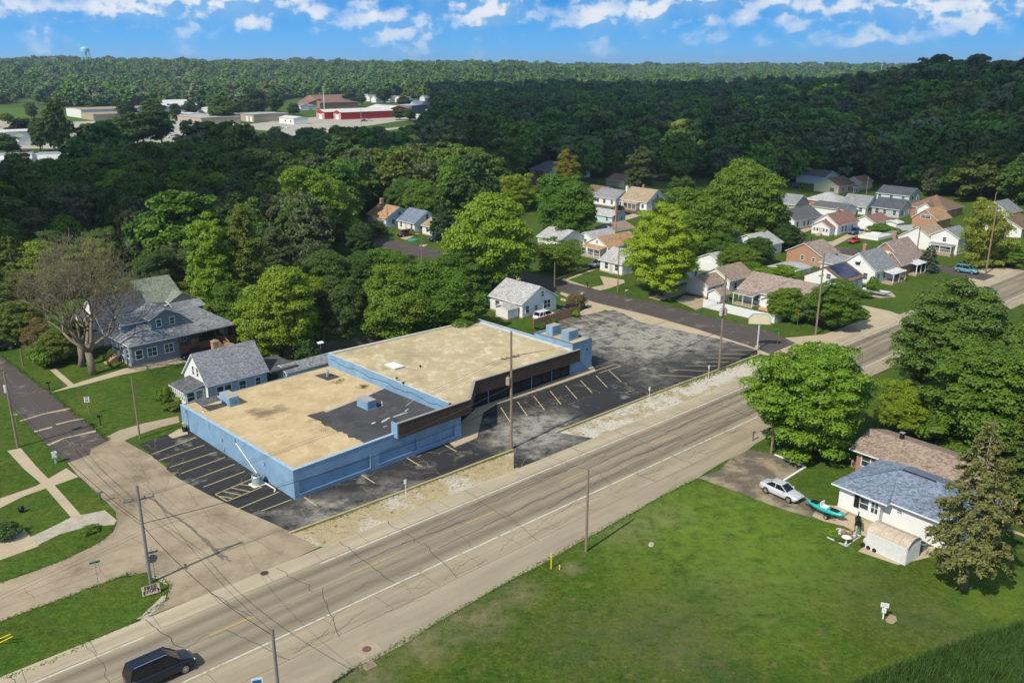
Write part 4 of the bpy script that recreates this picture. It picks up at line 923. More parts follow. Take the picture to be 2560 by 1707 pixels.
# white house just behind the car park
t = house('white clapboard house with grey roof next to the far end of the car park', (1306, 797), 8.6, 8.6, 2.75, 'y', .56, 'white_siding', 'lightgrey', 47,
          F=[(1.2, .9, .75, 1.25), (3.4, 1.0, .6, .9), (6.2, .9, 1.7, 1.5, 'p'), (5.0, 3.3, .55, .9)], S=[(1.6, .9, .9, 1.2), (4.6, .1, .95, 2.05, 'd'), (6.6, .9, 1.1, 1.2)], name='white_house')
chimney(t, 4.3, 5.5, 4.5, 5.6, .5)
gable_body(t, -2.6, 1.0, 2.55, 3.2, 2.0, 'x', .35, M['white_siding'], M['roof_lightgrey'])
# cottage beside the building
t = house('lavender-grey cottage with mottled grey shingle roof beside the blue building', (518, 996), 8.6, 7.0, 2.9, 'x', .98, 'lav_siding', 'grey', 46,
          F=[(1.7, .8, .9, 1.5), (2.8, .8, .9, 1.5), (4.9, .9, .95, 1.4), (7.2, 1.1, .75, 1.1)], S=[(2.6, 3.4, .55, 1.2), (3.9, 3.4, .55, 1.2)], name='cottage', z=0., ov=.25)
t.location = P(518.3, 963.2, 2.9) - Vector((0, 0, 2.9)); COTTAGE = t
chimney(t, 3.4, 4.0, 5.6, 7.3, .75, M['orange_brick'])
# white gable end boards and the glazed sun porch
MB().add([(-.02, -.02, 0), (-.02, 7.02, 0), (-.02, 7.02, 2.85), (-.02, 3.5, 6.2), (-.02, -.02, 2.85)], [(4, 3, 2, 1, 0)]).obj('gable_board', M['white_siding'], t)
m = MB(); m.box(-2.7, -.03, .9, 4.9, 0, 2.35); m.obj('sun_porch_wall', M['white_siding'], t)
m = MB(); m.add([(-3.05, .55, 2.42), (-.03, .55, 3.0), (-.03, 5.25, 3.0), (-3.05, 5.25, 2.42)], [(0, 1, 2, 3)]); m.mi = 1; m.add([(-3.05, .55, 2.28), (-.03, .55, 2.86), (-.03, 5.25, 2.86), (-3.05, 5.25, 2.28), (-3.05, .55, 2.42), (-.03, .55, 3.0), (-.03, 5.25, 3.0), (-3.05, 5.25, 2.42)], [(3,2,1,0),(0,1,5,4),(2,3,7,6),(3,0,4,7)])
m.obj('sun_porch_roof', [M['roof_charcoal'], M['white']], t)
for k in range(6): opening(t, 'S', 1.25 + .65 * k, 1.05, .45, 1.05, 'c', x0=-2.7)
opening(t, 'F', -2.0, .95, .95, 1.2, 'w', y0=.9); opening(t, 'F', -.75, .95, .95, 1.2, 'c', y0=.9)
# carport at its far end
m = MB(); m.box(8.9, 13.2, -.6, 5.6, 2.55, 2.72); m.obj('carport_roof', M['roof_charcoal'], t)
for x, y in ((10.9, -.4), (13.0, -.4), (13.0, 5.4)): MB().box(x - .08, x + .08, y - .08, y + .08, 0, 2.55).obj('carport_post', M['white'], t)
# long white shed behind the roof
t = house('long low white shed with grey shingle roof behind the left-hand roof edge', (716, 954), 9.5, 2.6, 2.2, 'x', .5, 'white_siding', 'grey', 46, name='long_shed', cat='shed')
t.location = P(716, 930, 2.2) - Vector((0, 0, 2.2))

# big slate-blue house
t = thing('slate_house', P(352, 918), 45, 'large slate-blue house with dormers and shingled hip roof behind the driveway', 'house'); SLATE = t
t.location = P(322, 873, 3.2) - Vector((0, 0, 3.2))
gable_body(t, .6, .6, 7.2, 7.8, 3.4, 'x', .1, M['slate_siding'], M['roof_grey'], ov=.02, hip=True)
gable_body(t, 7.6, 2.4, 9.2, 6.2, 3.4, 'x', .1, M['slate_siding'], M['roof_grey'], ov=.02, hip=True)
m = MB(); q = [(0, 0, 3.4), (17.2, 0, 3.4), (17.2, 9.6, 3.4), (0, 9.6, 3.4), (4.2, 5.2, 5.9), (13.5, 5.2, 5.9)]
m.add([Vector(p) + Vector((0, 0, .16)) for p in q], [(0, 1, 5, 4), (1, 2, 5), (2, 3, 4, 5), (3, 0, 4)]); m.mi = 1
m.add([(0,0,3.4),(17.2,0,3.4),(17.2,9.6,3.4),(0,9.6,3.4),(0,0,3.56),(17.2,0,3.56),(17.2,9.6,3.56),(0,9.6,3.56)], [(0,1,5,4),(1,2,6,5),(2,3,7,6),(3,0,4,7),(3,2,1,0)])
m.obj('main_roof', [M['roof_bluegrey_dark'] if 'roof_bluegrey_dark' in M else M['roof_grey'], M['white']], t)
gable_body(t, 4.6, 2.2, 4.6, 5.6, 2.1, 'y', .52, M['slate_siding'], M['roof_grey'], z0=4.3, foundation=False)
gable_body(t, 1.2, 4.2, 5.5, 3.4, 1.5, 'x', .5, M['slate_siding'], M['roof_grey'], z0=4.4, foundation=False)
gable_body(t, 10.5, 6.6, 4.6, 3.4, 1.6, 'x', .35, M['slate_siding'], M['roof_grey'], z0=4.3, foundation=False)
for q in ((5.75, 5.05, .7, 1.05), (7.85, 5.05, .7, 1.05)): opening(t, 'F', *q, y0=2.2)
opening(t, 'S', 5.9, 4.95, .65, .85, x0=1.2)
for q in ((1.6, 1.2, .95, 1.3), (3.6, 1.2, 1.35, 1.3, 'p'), (6.2, 1.2, 1.3, 1.3, 'p')): opening(t, 'F', *q, y0=.6)
for q in ((2.2, 1.2, .9, 1.3), (4.2, 1.2, .9, 1.3)): opening(t, 'S', *q, x0=.6)
for q in ((9.4, 1.9, .8, .5, 'p'), (13.2, 1.6, 1.7, .9, 'p'), (15.6, .9, .9, 2.1, 'd')): opening(t, 'F', *q, y0=2.4)
MB().box(10.6, 11.7, 2.34, 2.4, 1.0, 1.9).obj('boarded_window', M['newwood'], t)
# porch deck with red-brown railing along the front
m = MB(); m.box(7.9, 17.0, .5, 2.35, .7, .85); m.obj('deck_floor', M['deck'], t)
for k in range(40): MB().box(7.95 + k * .2275, 8.11 + k * .2275, .44, .50, .55, 1.75).obj('deck_board', M['deck'], t)
for x in (7.95, 10.9, 13.9, 16.9): MB().box(x - .07, x + .07, .52, .66, 0, 3.35).obj('porch_post', M['deck'], t)
m = MB()
for k in range(5): m.box(13.9, 15.2, -.25 * k, .44 - .25 * k - .02, 0, .68 - .14 * k)
m.obj('porch_steps', M['newwood'], t)
m = MB()
for x in (13.85, 15.25):
    m.extrude([Vector((x, .44, 1.6)), Vector((x + .06, .44, 1.6)), Vector((x + .06, -1.0, 1.0)), Vector((x, -1.0, 1.0))], (0, 0, .1)); m.extrude([Vector((x, .44, .9)), Vector((x + .06, .44, .9)), Vector((x + .06, -1.0, .3)), Vector((x, -1.0, .3))], (0, 0, .1))
    for k in range(6): m.box(x, x + .06, .35 - .26 * k, .41 - .26 * k, .3, 1.62 - .108 * k)
m.obj('stair_railing', M['newwood'], t)
# side steps on the street side
m = MB()
for k in range(6): m.box(-.2 - .3 * k, .1 - .3 * k, 4.9, 6.1, 0, 1.05 - .17 * k)
m.obj('side_steps', M['newwood'], t)
m = MB()
for y in (4.88, 6.12):
    m.path([(.5, y, 2.0), (-.2, y, 1.95), (-1.9, y, 1.0)], .04, 4)
    for k in range(8): m.tube((.3 - .3 * k, y, .2), (.3 - .3 * k, y, 1.95 - max(0, k - 1.5) * .16), .025, n=4)
m.obj('side_railing', M['greywood'], t)
# wooden fence by the steps of the slate house (leads to the cottage)
def fence(label, pts, h, mat, name='fence', gap=.02, pw=.14, cat='fence', step=None):
    ps = [P(*q) for q in pts]; t = thing(name, ps[0], 0, label, cat); t.rotation_euler.z = 0
    rq = random.Random(len(label))
    for a, b in zip(ps[:-1], ps[1:]):
        d = b - a; n = max(1, int(d.length / 2.4)); dn = d.normalized(); nn = Vector((-dn.y, dn.x, 0))
        for k in range(n + 1):
            p = a + d * (k / n) - ps[0]; MB().extrude([p + dn*.06 + nn*.14, p - dn*.06 + nn*.14, p - dn*.06 + nn*.02, p + dn*.06 + nn*.02], (0, 0, h + .05)).obj('post', mat, t)
        m = MB(); k = 0.
        while k < d.length - pw:
            p = a + dn * k - ps[0]; q = p + dn * pw; hh = h * rq.uniform(.95, 1.02); oo = nn * rq.uniform(0, .015)
            m.extrude([p + oo, q + oo, q + nn * -.022 + oo, p + nn * -.022 + oo], (0, 0, hh)); k += pw + gap
        for z in (.35, h - .3):
            m.extrude([a - ps[0] + nn*.002, b - ps[0] + nn*.002, b - ps[0] + nn*.05, a - ps[0] + nn*.05], (0, 0, .09)); 
            for i in range(len(m.v) - 8, len(m.v)): m.v[i] = (m.v[i][0], m.v[i][1], m.v[i][2] + z)
        pk = m.obj('pickets', mat, t); pk['kind'] = 'stuff'
    return t
fence('new pale board fence running from the slate house porch towards the cottage', [(562, 878), (600, 888)], 1.7, M['newwood'], 'board_fence')
fence('tall grey board fence behind the cottage and the left-hand roof', [(712, 902), (830, 880), (950, 862)], 1.9, M['greywood'], 'board_fence')
fence('tall grey board fence behind the right-hand roof', [(950, 858), (1080, 838)], 1.8, M['greywood'], 'board_fence')
fence('brown picket fence at the far edge of the car park', [(1335, 822), (1402, 801), (1450, 786)], 1.75, M['wood'], 'picket_fence', .03)
def panel_fence(label, pts, h, mat):
    ps = [P(*q) for q in pts]; t = thing('vinyl_fence', ps[0], 0, label, 'fence'); t.rotation_euler.z = 0
    for a, b in zip(ps[:-1], ps[1:]):
        d = b - a; n = max(1, round(d.length / 2.4)); dn = d.normalized(); nn = Vector((-dn.y, dn.x, 0))
        for k in range(n):
            p = a + d * (k / n) - ps[0]; q = a + d * ((k + 1) / n) - ps[0]
            MB().extrude([p - dn*.06 - nn*.06, p + dn*.06 - nn*.06, p + dn*.06 + nn*.06, p - dn*.06 + nn*.06], (0, 0, h + .08)).obj('post', mat, t)
            MB().extrude([p + dn*.06 - nn*.02, q - dn*.06 - nn*.02, q - dn*.06 + nn*.02, p + dn*.06 + nn*.02], (0, 0, h)).obj('panel', mat, t)
    return t
M['vinyl'] = m_plain('vinyl', (.70, .72, .72), .5, .08)
panel_fence('white vinyl fence round the yard with the brown-roofed garage', [(1758, 768), (1880, 797), (1935, 808), (1960, 800)], 1.6, M['vinyl'])
panel_fence('grey-white board fence behind the red car and white deck', [(2238, 578), (2282, 575)], 1.5, M['vinyl'])

# cross street, left (far) side from near to far
t = house('white house with grey roof half hidden by the big yellow-green tree', (1555, 690), 8.5, 6.5, 2.6, 'y', .5, 'white_siding', 'lightgrey', S=[(1.6, .9, 1.0, 1.2), (4.6, .9, .9, 1.3), (3.2, .1, .9, 2.0, 'd')])
t = house('white house with orange-tan roof and open front porch beside the grey parked car', (1519, 647), 11, 7.2, 2.7, 'x', .52, 'white_siding', 'orange', F=[(3, .9, .9, 1.2), (7, .9, .9, 1.2)], S=[(3.5, 3.2, .6, .6)])
porch(t, -2.4, -.05, .3, 6.6, 2.75, 2.35, 'S', 'orange', .4, 4, M['white'])
t = house('small white house with grey roof and pipe vent left of the orange-roofed one', (1481, 622), 8, 5.0, 2.5, 'x', .5, 'white_siding', 'lightgrey', S=[(2.5, .9, .9, 1.2)])
t = house('white shed-like house with flat brown roof behind the orange-roofed house', (1536, 603), 7.5, 7.0, 2.6, 'x', .38, 'white_siding', 'mixbrown', S=[(2.0, .9, .8, 1.0), (5, .9, .8, 1.0)])
t = house('small pale blue house with brick chimney and light roof by the back street', (1530, 562), 5.6, 8.2, 2.3, 'y', .45, 'blue_siding', 'lightgrey', F=[(1.4, .8, .7, 1.1), (4.0, .8, .7, 1.1)], S=[(2, .9, .8, 1.0)])
chimney(t, 1.2, -.3, 0, 5.2, .55, M['orange_brick'])
t = house('white house with grey roof and tall white end chimney beside the black car', (1538, 519), 8.2, 9.5, 2.7, 'y', .55, 'white_siding', 'grey', F=[(2.2, .9, .9, 1.3), (5.8, .9, .9, 1.3)], S=[(1.5, .9, .9, 1.2), (4.8, .9, 1.1, 1.2), (7.6, .9, .9, 1.2)])
chimney(t, 5.0, -.4, 0, 6.4, .8, M['white'])
t = house('white house with tan gambrel-like roof, front porch and red chimney at the wood edge', (1616, 529), 9.6, 10.5, 2.9, 'y', .68, 'white_siding', 'tan', F=[(3, .9, .9, 1.3), (6.5, .9, .9, 1.3), (5, 3.7, .8, 1.2)], S=[(1.6, .9, .9, 1.2), (9, .9, .9, 1.2)])
porch(t, -2.0, -.05, 2.6, 9.8, 2.75, 2.3, 'S', 'tan', .4, 5); chimney(t, 5.2, 6, 5.8, 7.0, .6)
t = house('low house with dark roof behind the white house with end chimney', (1502, 500), 8, 8, 2.3, 'y', .4, 'tan_siding', 'brown')
t = house('brick bungalow with dark red roof under the shaded trees', (1560, 470), 10, 9, 2.4, 'y', .35, 'tan_siding', 'redbrown', F=[(3, .8, 1, 1)])
t = house('pale metal-sided building with grey pitched roof in the trees', (1376, 455), 22, 12, 4.0, 'y', .22, 'blue_siding', 'charcoal', cat='building', name='metal_building', S=[(3, 1, 1.2, 1.2), (8, 1, 1.2, 1.2)])
t = house('grey-roofed white house half hidden behind the spreading small tree', (1400, 628), 8.5, 8, 2.6, 'y', .45, 'white_siding', 'lightgrey')
# left of the cross street, in the trees
t = house('pale blue house with orange-tan roof, brick chimney and small porch gable', (966, 571), 9.0, 9.6, 2.9, 'y', .55, 'blue_siding', 'orange', F=[(2.4, .9, 1.0, 1.4), (6.2, .9, 1.0, 1.4), (4.5, 3.3, .9, .9)], S=[(1.5, .9, .9, 1.2), (7.5, .9, .9, 1.2)])
gable_body(t, -2.0, 2.4, 3.0, 3.2, 2.2, 'x', .6, M['white_siding'], M['roof_orange']); chimney(t, 5.2, 9.9, 2.0, 6.6, .9)
t = house('white house with blue-grey roof, bush and maroon car in front', (1037, 583), 8.4, 8.0, 2.7, 'y', .66, 'white_siding', 'bluegrey', F=[(2.2, .9, .9, 1.3), (6.2, .9, .9, 1.3), (4.2, 3.4, .8, 1.2)], S=[(1.4, .9, .8, 1.2), (4.0, .1, .95, 2.0, 'd'), (6.4, .9, .9, 1.2)])
t = house('small white house with tan porch roof beside the dark pine', (1092, 594), 7, 6.5, 2.5, 'y', .5, 'white_siding', 'tan', S=[(1.5, .9, .9, 1.1), (4.2, .9, .9, 1.1)])
t = house('white outbuilding with pale roof behind the orange-tan roofed house', (1000, 548), 7, 7, 2.6, 'y', .4, 'white_siding', 'white')
t = house('grey-roofed white house buried in trees behind the building', (920, 722), 7.5, 6.5, 2.5, 'y', .5, 'white_siding', 'grey', S=[(1, .9, .8, 1.1)])
t = house('small white gabled shed buried in trees behind the building', (936, 748), 5, 4, 2.2, 'x', .6, 'white_siding', 'lightgrey', cat='shed', name='shed')
# behind the bare tree
t = house('white house with pale green shingle roof behind the slate-blue house', (330, 812), 9.5, 11, 3.3, 'x', .55, 'white_siding', 'green', 45, S=[(2, 1, .9, 1.3), (5, 1, .9, 1.3)])
gable_body(t, 6.5, -1.6, 4.6, 4.0, 3.2, 'y', .55, M['white_siding'], M['roof_green'])
t = house('low wing with red-brown shingle roof between the green roof and the slate house', (350, 845), 8.5, 5.0, 2.9, 'x', .42, 'tan_siding', 'redbrown', 45)
t = house('white house behind the bare tree with two pointed street-side gables', (262, 868), 8, 9, 3.4, 'x', .8, 'white_siding', 'dark', 46, S=[(1.5, 1, .8, 1.3), (4.5, 1, .8, 1.3), (7.2, 1, .8, 1.3)])
gable_body(t, -1.4, .5, 3, 3.2, 3.0, 'x', 1.1, M['white_siding'], M['roof_dark']); gable_body(t, -1.4, 5.2, 3, 3.2, 3.0, 'x', 1.1, M['white_siding'], M['roof_dark'])
t = house('pale blue two-part house with dark roof farthest behind the bare tree', (200, 728), 9, 10, 3.6, 'x', .6, 'blue_siding', 'dark', 46, S=[(2, 1, .9, 1.3), (6, 1, .9, 1.3)])
t = house('dark-roofed house among the trees beyond the bare tree', (215, 672), 9, 9, 3.2, 'y', .6, 'slate_siding', 'dark', 46)

# cross street, right side and beyond
t = house('white two-car garage with grey roof behind the big yellow-green tree', (1808, 688), 7.2, 7.6, 2.5, 'x', .42, 'white_siding', 'lightgrey', S=[(3.4, .05, 4.6, 2.1, 'g'), (6.6, .1, .8, 1.95, 'd')], cat='garage', name='garage')
t = house('white garage wall and roof mostly hidden by the big yellow-green tree', (1680, 716), 8.5, 6, 2.6, 'y', .4, 'white_siding', 'brown', F=[(7.6, 1, .7, 1.0)], cat='garage', name='garage')
t = house('white single garage with brown shingle roof and cracked driveway', (1767, 745), 6.6, 5.0, 2.4, 'x', .55, 'white_siding', 'mixbrown', S=[(2.4, .05, 3.2, 2.0, 'g')], F=[(2, 1, .6, .8), (4.6, 1, .6, .8)], cat='garage', name='garage')
t = house('brown-roofed white house joined behind the single garage', (1822, 735), 8.0, 7.0, 2.7, 'x', .55, 'white_siding', 'mixbrown', F=[(2, .9, .8, 1.1)])
t = house('small white shed with brown roof inside the vinyl fence', (1800, 759), 2.8, 2.8, 1.7, 'x', .6, 'white_siding', 'mixbrown', cat='shed', name='shed')
t = house('long white house with mottled pinkish roof behind the two street trees', (2003, 790), 9.5, 13.5, 2.7, 'y', .5, 'white_siding', 'pink', S=[(3, .9, 1.0, 1.2), (9.5, .9, 1.0, 1.2)])
porch(t, -2.6, -.05, 8.6, 13.2, 2.7, 2.3, 'S', 'pink', .3, 3); gable_body(t, -2.4, 4.0, 2.6, 3.0, 2.2, 'x', .55, M['white_siding'], M['roof_pink'])
m = MB(); m.box(-3.0, -2.5, 4.0, 7.0, .25, .8); m.obj('porch_rail', M['newwood'], t)
t = house('brown-roofed cream house with solar panels on the slope facing the road', (2107, 737), 7.4, 8.6, 2.6, 'x', .52, 'white_siding', 'brown', S=[(3.4, 2.6, .9, 1.0), (1.6, .8, .9, 1.1)], F=[(1.8, .8, .8, 1.3), (5, .1, .9, 2.0, 'd')], trim=M['roof_brown'])
pw = math.hypot(4.3, 4.3 * .52)
for i in range(2):
    for j in range(5):
        x0, x1 = .5 + 1.28 * j, 1.72 + 1.28 * j; s0, s1 = .35 + 1.85 * i, 2.12 + 1.85 * i
        f = lambda x, y: (x, y, 2.6 + y * .52 + .22)
        m = MB(); m.extrude([Vector(f(x0, s0)), Vector(f(x1, s0)), Vector(f(x1, s1)), Vector(f(x0, s1))], (0, 0, .05)); m.obj('solar_panel', m_glass('solar_cell', (.012, .014, .03)) if (i, j) == (0, 0) else bpy.data.materials['solar_cell'], t)
t = house('white gabled house with grey roof, awnings and red chimney facing the main road', (2184, 714), 9.0, 7.8, 3.1, 'x', .78, 'white_siding', 'grey', S=[(2.0, 1.0, .9, 1.3), (5.4, 1.0, .9, 1.3), (3.9, 3.6, .9, 1.0)], F=[(1.5, 1.0, .8, 1.2), (4, 1.0, .8, 1.2)])
gable_body(t, 1.0, 7.8, 5.0, 5.0, 2.8, 'y', .5, M['white_siding'], M['roof_grey']); chimney(t, 3.2, 4.4, 5.4, 7.4, .7)
porch(t, 3.0, 8.6, -2.6, -.05, 2.7, 2.35, 'F', 'white', .4, 3)
m = MB(); m.add([(-.7, 3.3, 4.5), (-.7, 4.5, 4.5), (-.03, 4.5, 4.85), (-.03, 3.3, 4.85)], [(0, 1, 2, 3)]); m.obj('awning', M['white'], t)
t = house('brown brick house with pinkish roof, twin gables and white awnings', (2252, 690), 9.6, 8.2, 3.2, 'x', .85, 'brick', 'pink', S=[(3.4, 3.6, .9, 1.2), (5.8, 1.0, 1, 1.2)], F=[(2.4, .8, 1.4, 1.6, 'p'), (6, .8, .9, 1.3)])
gable_body(t, -1.8, -.6, 4.5, 4.4, 2.9, 'x', .95, M['brick'], M['roof_pink']); chimney(t, 6.5, 5.4, 5.8, 8.0, .7)
for y0_, z_ in ((2.9, 4.9), (.8, 2.4)):
    m = MB(); xo = -.03 if z_ > 3 else -1.83; m.add([(xo - .8, y0_, z_ - .45), (xo - .8, y0_ + 1.4, z_ - .45), (xo, y0_ + 1.4, z_), (xo, y0_, z_)], [(0, 1, 2, 3)]); m.obj('awning', M['cream_siding'], t)
porch(t, 2.0, 6.5, -2.4, -.05, 2.9, 2.5, 'F', 'white', .4, 3)
t = house('small orange brick house with pinkish hip-like roof beside the green vines', (2050, 668), 7.4, 8.6, 2.5, 'x', .52, 'orange_brick', 'pink', S=[(4.6, 1.0, .8, 1.0), (1.8, .9, .7, .9)], F=[(2, .9, .8, 1.1), (5.4, .9, .8, 1.1)])
t = house('white gabled garage with tan roof behind the twin-gabled brick house', (2335, 630), 9.0, 9.2, 2.6, 'x', .62, 'white_siding', 'tan', S=[(3.4, .05, 4.6, 2.0, 'g'), (7, 1.0, .7, .9)], cat='garage', name='garage')
t = house('white house with balcony and front steps beside the yellowing tree', (2390, 640), 7, 6.5, 4.2, 'x', .55, 'white_siding', 'grey', S=[(2, 1, .9, 1.3), (4.6, 1, .9, 1.3), (3.2, 3, .8, 1.0)])
porch(t, -2.2, -.05, .4, 6.0, 2.6, 2.4, 'S', 'grey', .7, 3, M['white'])
t = house('small brick garage with orange-brown roof behind the board fence', (2339, 575), 8.5, 6.8, 2.7, 'x', .75, 'orange_brick', 'orange', S=[(3.2, 2.8, 2.6, .9, 'p')])
t = house('brown-roofed brick house with hip roof and white porch gable up the slope', (2361, 551), 11.5, 11.5, 3.0, 'x', .55, 'brick', 'brown', hip=True, S=[(3, .9, 1.0, 1.3), (8, .9, 1.0, 1.3)], F=[(3, .9, .9, 1.2), (7, .9, .9, 1.2)])
gable_body(t, -1.6, 3.0, 4.5, 4.5, 2.9, 'x', .7, M['white_siding'], M['roof_brown'])
t = house('white house with red-brown roof and enclosed front porch by the blue pickup', (2092, 590), 10.5, 7.0, 2.9, 'x', .7, 'white_siding', 'redbrown', F=[(2.5, .9, .8, 1.3), (4.2, .9, .8, 1.3), (7.6, .9, .8, 1.1)], S=[(3.6, 3.5, .5, .7)])
gable_body(t, -2.4, .9, 2.6, 5.2, 2.4, 'x', .55, M['white_siding'], M['roof_redbrown']); chimney(t, 5.5, 3.5, 5, 6.4, .6)
for c_ in (1.7, 2.6, 4.4, 5.3): opening(t, 'S', c_, 1.1, .55, .8, x0=-2.4)
opening(t, 'S', 3.5, .3, .8, 1.8, 'd', x0=-2.4)
m = MB()
for k in range(4): m.box(-2.8 - .3 * k, -2.4, 2.9, 4.1, 0, .6 - .15 * k)
m.obj('front_steps', M['conc'], t)
t = house('long white house with grey roof and small door canopy left of the enclosed porch', (1984, 578), 13.5, 7.6, 2.9, 'x', .62, 'white_siding', 'charcoal', F=[(1.6, .9, .9, 1.4), (5, .9, .8, 1.2), (7, .9, .8, 1.2), (10.5, .9, 1.6, 1.2, 'p')], S=[(1.8, .9, .8, 1.3), (3.8, .3, .9, 2.0, 'd'), (6, .9, .8, 1.3)])
gable_body(t, -1.0, 3.1, 1.0, 1.5, 2.45, 'x', .7, M['white_siding'], M['roof_charcoal'], foundation=False)
t = house('low grey-roofed white garage between the white houses', (2105, 545), 8, 10, 2.4, 'y', .3, 'white_siding', 'charcoal', cat='garage', name='garage')
t = house('orange brick house with light grey hip roof behind the grey-roofed garage', (2090, 528), 9, 11, 2.6, 'y', .45, 'orange_brick', 'lightgrey', hip=True)
t = house('white house with grey roof, third of the row below the wooded slope', (2162, 539), 7.8, 8.0, 2.6, 'y', .7, 'white_siding', 'grey', F=[(2.2, .9, .9, 1.3), (5.6, .9, .9, 1.3)], S=[(1.5, .9, .9, 1.2), (4, .9, .7, 1.2), (6.8, .9, .9, 1.2)])
t = house('pale grey house with near-black roof and white-framed windows', (2246, 547), 7.8, 8.4, 2.7, 'y', .62, 'grey_siding', 'dark', F=[(1.8, .9, .9, 1.3), (4, .9, .9, 1.3), (6.4, .9, .9, 1.0)], S=[(1.4, .9, .9, 1.3), (4.4, .9, .9, 1.3), (6.8, .9, 1.1, 1.5)])
t = house('pale blue-white house with dark roof highest below the wooded slope', (2271, 510), 8.2, 11, 2.6, 'y', .5, 'blue_siding', 'dark', F=[(2.4, .9, 1.0, 1.3), (6, .9, 1.0, 1.3)], S=[(2, .9, 1, 1.2), (6, .9, 1, 1.4), (10, .9, 1, 1.2)])
t = house('cream house with brown roof and white porch in the cloud shade', (2095, 486), 11, 9.5, 2.7, 'x', .5, 'cream_siding', 'brown', S=[(2.5, .8, 1.6, 1.2, 'p')], F=[(3, .8, 1, 1.2), (7, .8, 1, 1.2)])
porch(t, 6.5, 10.5, -2.4, -.05, 2.5, 2.2, 'F', 'brown', .3, 4)
t = house('blue-grey roofed house behind the cream house in the shade', (2060, 464), 10, 12, 3.0, 'y', .4, 'blue_siding', 'charcoal')
t = house('small cream garage with dark door and red-brown roof at the wood edge', (2152, 477), 8, 6.5, 3.0, 'x', .5, 'cream_siding', 'redbrown', S=[(3.2, .05, 3.4, 2.3, 'g')], cat='garage', name='garage')
t = house('white garage with red-brown roof beside the clipped hedge', (2185, 579), 8.5, 6.0, 2.4, 'x', .5, 'white_siding', 'redbrown', S=[(2.6, .05, 3.0, 1.9, 'g')], F=[(3, 1.0, .7, .8)], cat='garage', name='garage')
t = house('tiny white shed with pale roof behind the hedge', (2240, 577), 3.2, 3.2, 2.0, 'x', .25, 'white_siding', 'white', cat='shed', name='shed')
t = house('tan house with grey roof at the left end of the far row', (1985, 535), 8, 8, 2.8, 'y', .6, 'tan_siding', 'grey')
t = house('white house with pale roof behind the tall round trees', (1905, 645), 8, 9, 2.8, 'x', .45, 'white_siding', 'lightgrey')
t = house('grey and white house at the far right beyond the yellowing tree', (2520, 560), 9, 9, 3.0, 'x', .6, 'white_siding', 'grey', S=[(3, 1, 1, 1.2)])
t = house('brown-roofed house at the right edge behind the bushes', (2550, 600), 10, 9, 3.0, 'x', .5, 'white_siding', 'brown')
t = house('flat low garage roof seen over the green vines', (1985, 705), 6, 6, 2.3, 'x', .12, 'white_siding', 'lightgrey', cat='garage', name='garage')

# near right: white house with blue-grey hip roof
t = thing('white_bungalow', P(2078, 1210, 2.8) - Vector((0, 0, 2.8)), 51.7, 'white bungalow with blue-grey shingled hip roof beside the vacant lot', 'house'); BUNG = t
m = MB(); m.box(.7, 8.0, -5.0, -.6, 0, 2.78); m.box(1.4, 9.4, -12.2, -5.0, 0, 2.78); m.obj('wall', M['white_siding'], t)
MB().box(.62, 8.05, -5.0, -.55, 0, .3).obj('foundation', M['conc2'], t)
m = MB(); e = 2.8; o1, o2, o3 = -5.95, -12.8, 10.0
pts = [(0, 0, e), (9.0, 0, e), (9.0 + 1.0, -3, e), (10.0, o2, e), (.75, o2, e), (.75, o1, e), (0, o1, e), (4.6, -4.4, e + 1.7), (5.2, o2 + 4.6, e + 1.7)]
m.add([Vector(p) + Vector((0, 0, .16)) for p in pts], [(0, 7, 2, 1), (0, 6, 7), (5, 8, 7, 6), (4, 8, 5), (4, 3, 8), (2, 7, 8, 3)])
m.mi = 1; ring = pts[:7]; n = len(ring); m.add(ring + [Vector(p) + Vector((0, 0, .16)) for p in ring], [(i, n + i, n + (i + 1) % n, (i + 1) % n) for i in range(n)] + [tuple(range(n))])
m.obj('roof', [M['roof_bluegrey'], M['white']], t)
MB().box(4.9, 5.0, -8.0, -4.6, e + 1.86, e + 1.93).obj('ridge_vent', M['black'], t)
m = MB(); m.tube((2.9, -8.2, e + .8), (2.9, -8.2, e + 1.3), .06); m.obj('vent_pipe', M['metal'], t)
for c_, w_, k_ in ((-3.35, .9, 'w'), (-4.45, .7, 'p')): opening(t, 'S', c_, 1.2, w_, 1.15, k_, x0=.7)
MB().box(.60, .69, -2.85, -2.3, 1.1, 2.4).obj('shutter', M['black'], t)
opening(t, 'S', -6.6, 1.9, .5, .3, x0=1.4); opening(t, 'S', -11.6, 1.3, .5, .9, x0=1.4)
m = MB(); m.box(-.9, .68, -1.9, -.4, 0, .35); m.box(-1.3, -.9, -1.9, -.4, 0, .18); m.obj('entry_step', M['conc'], t)
m = MB(); m.box(-.6, 1.3, -8.2, -6.2, 0, .18); m.obj('back_step', M['conc'], t)
# brick ranch behind it
t = thing('brick_ranch', P(2127, 1122, 2.8) - Vector((0, 0, 2.8)), 50, 'long brick ranch house with mottled brown roof behind the white bungalow', 'house')
m = MB(); m.box(.6, 7.6, -16.5, -.5, 0, 2.75); m.obj('wall', M['brick'], t)
m = MB(); e = 2.8
m.add([(0, .2, e), (0, -17, e), (4.1, -17, e + 1.25), (4.1, .2, e + 1.25), (8.2, -17, e), (8.2, .2, e)], [(0, 1, 2, 3), (3, 2, 4, 5)]); m.mi = 1
m.add([(0, .2, e - .16), (0, -17, e - .16), (0, -17, e - .005), (0, .2, e - .005), (8.2, .2, e - .16), (4.1, .2, e + 1.1)], [(0, 1, 2, 3)])
m.add([(0, .2, e - .16), (4.1, .2, e + 1.08), (8.2, .2, e - .16), (8.2, .2, e - .01), (4.1, .2, e + 1.24), (0, .2, e - .01)], [(0, 1, 4, 5), (1, 2, 3, 4)])
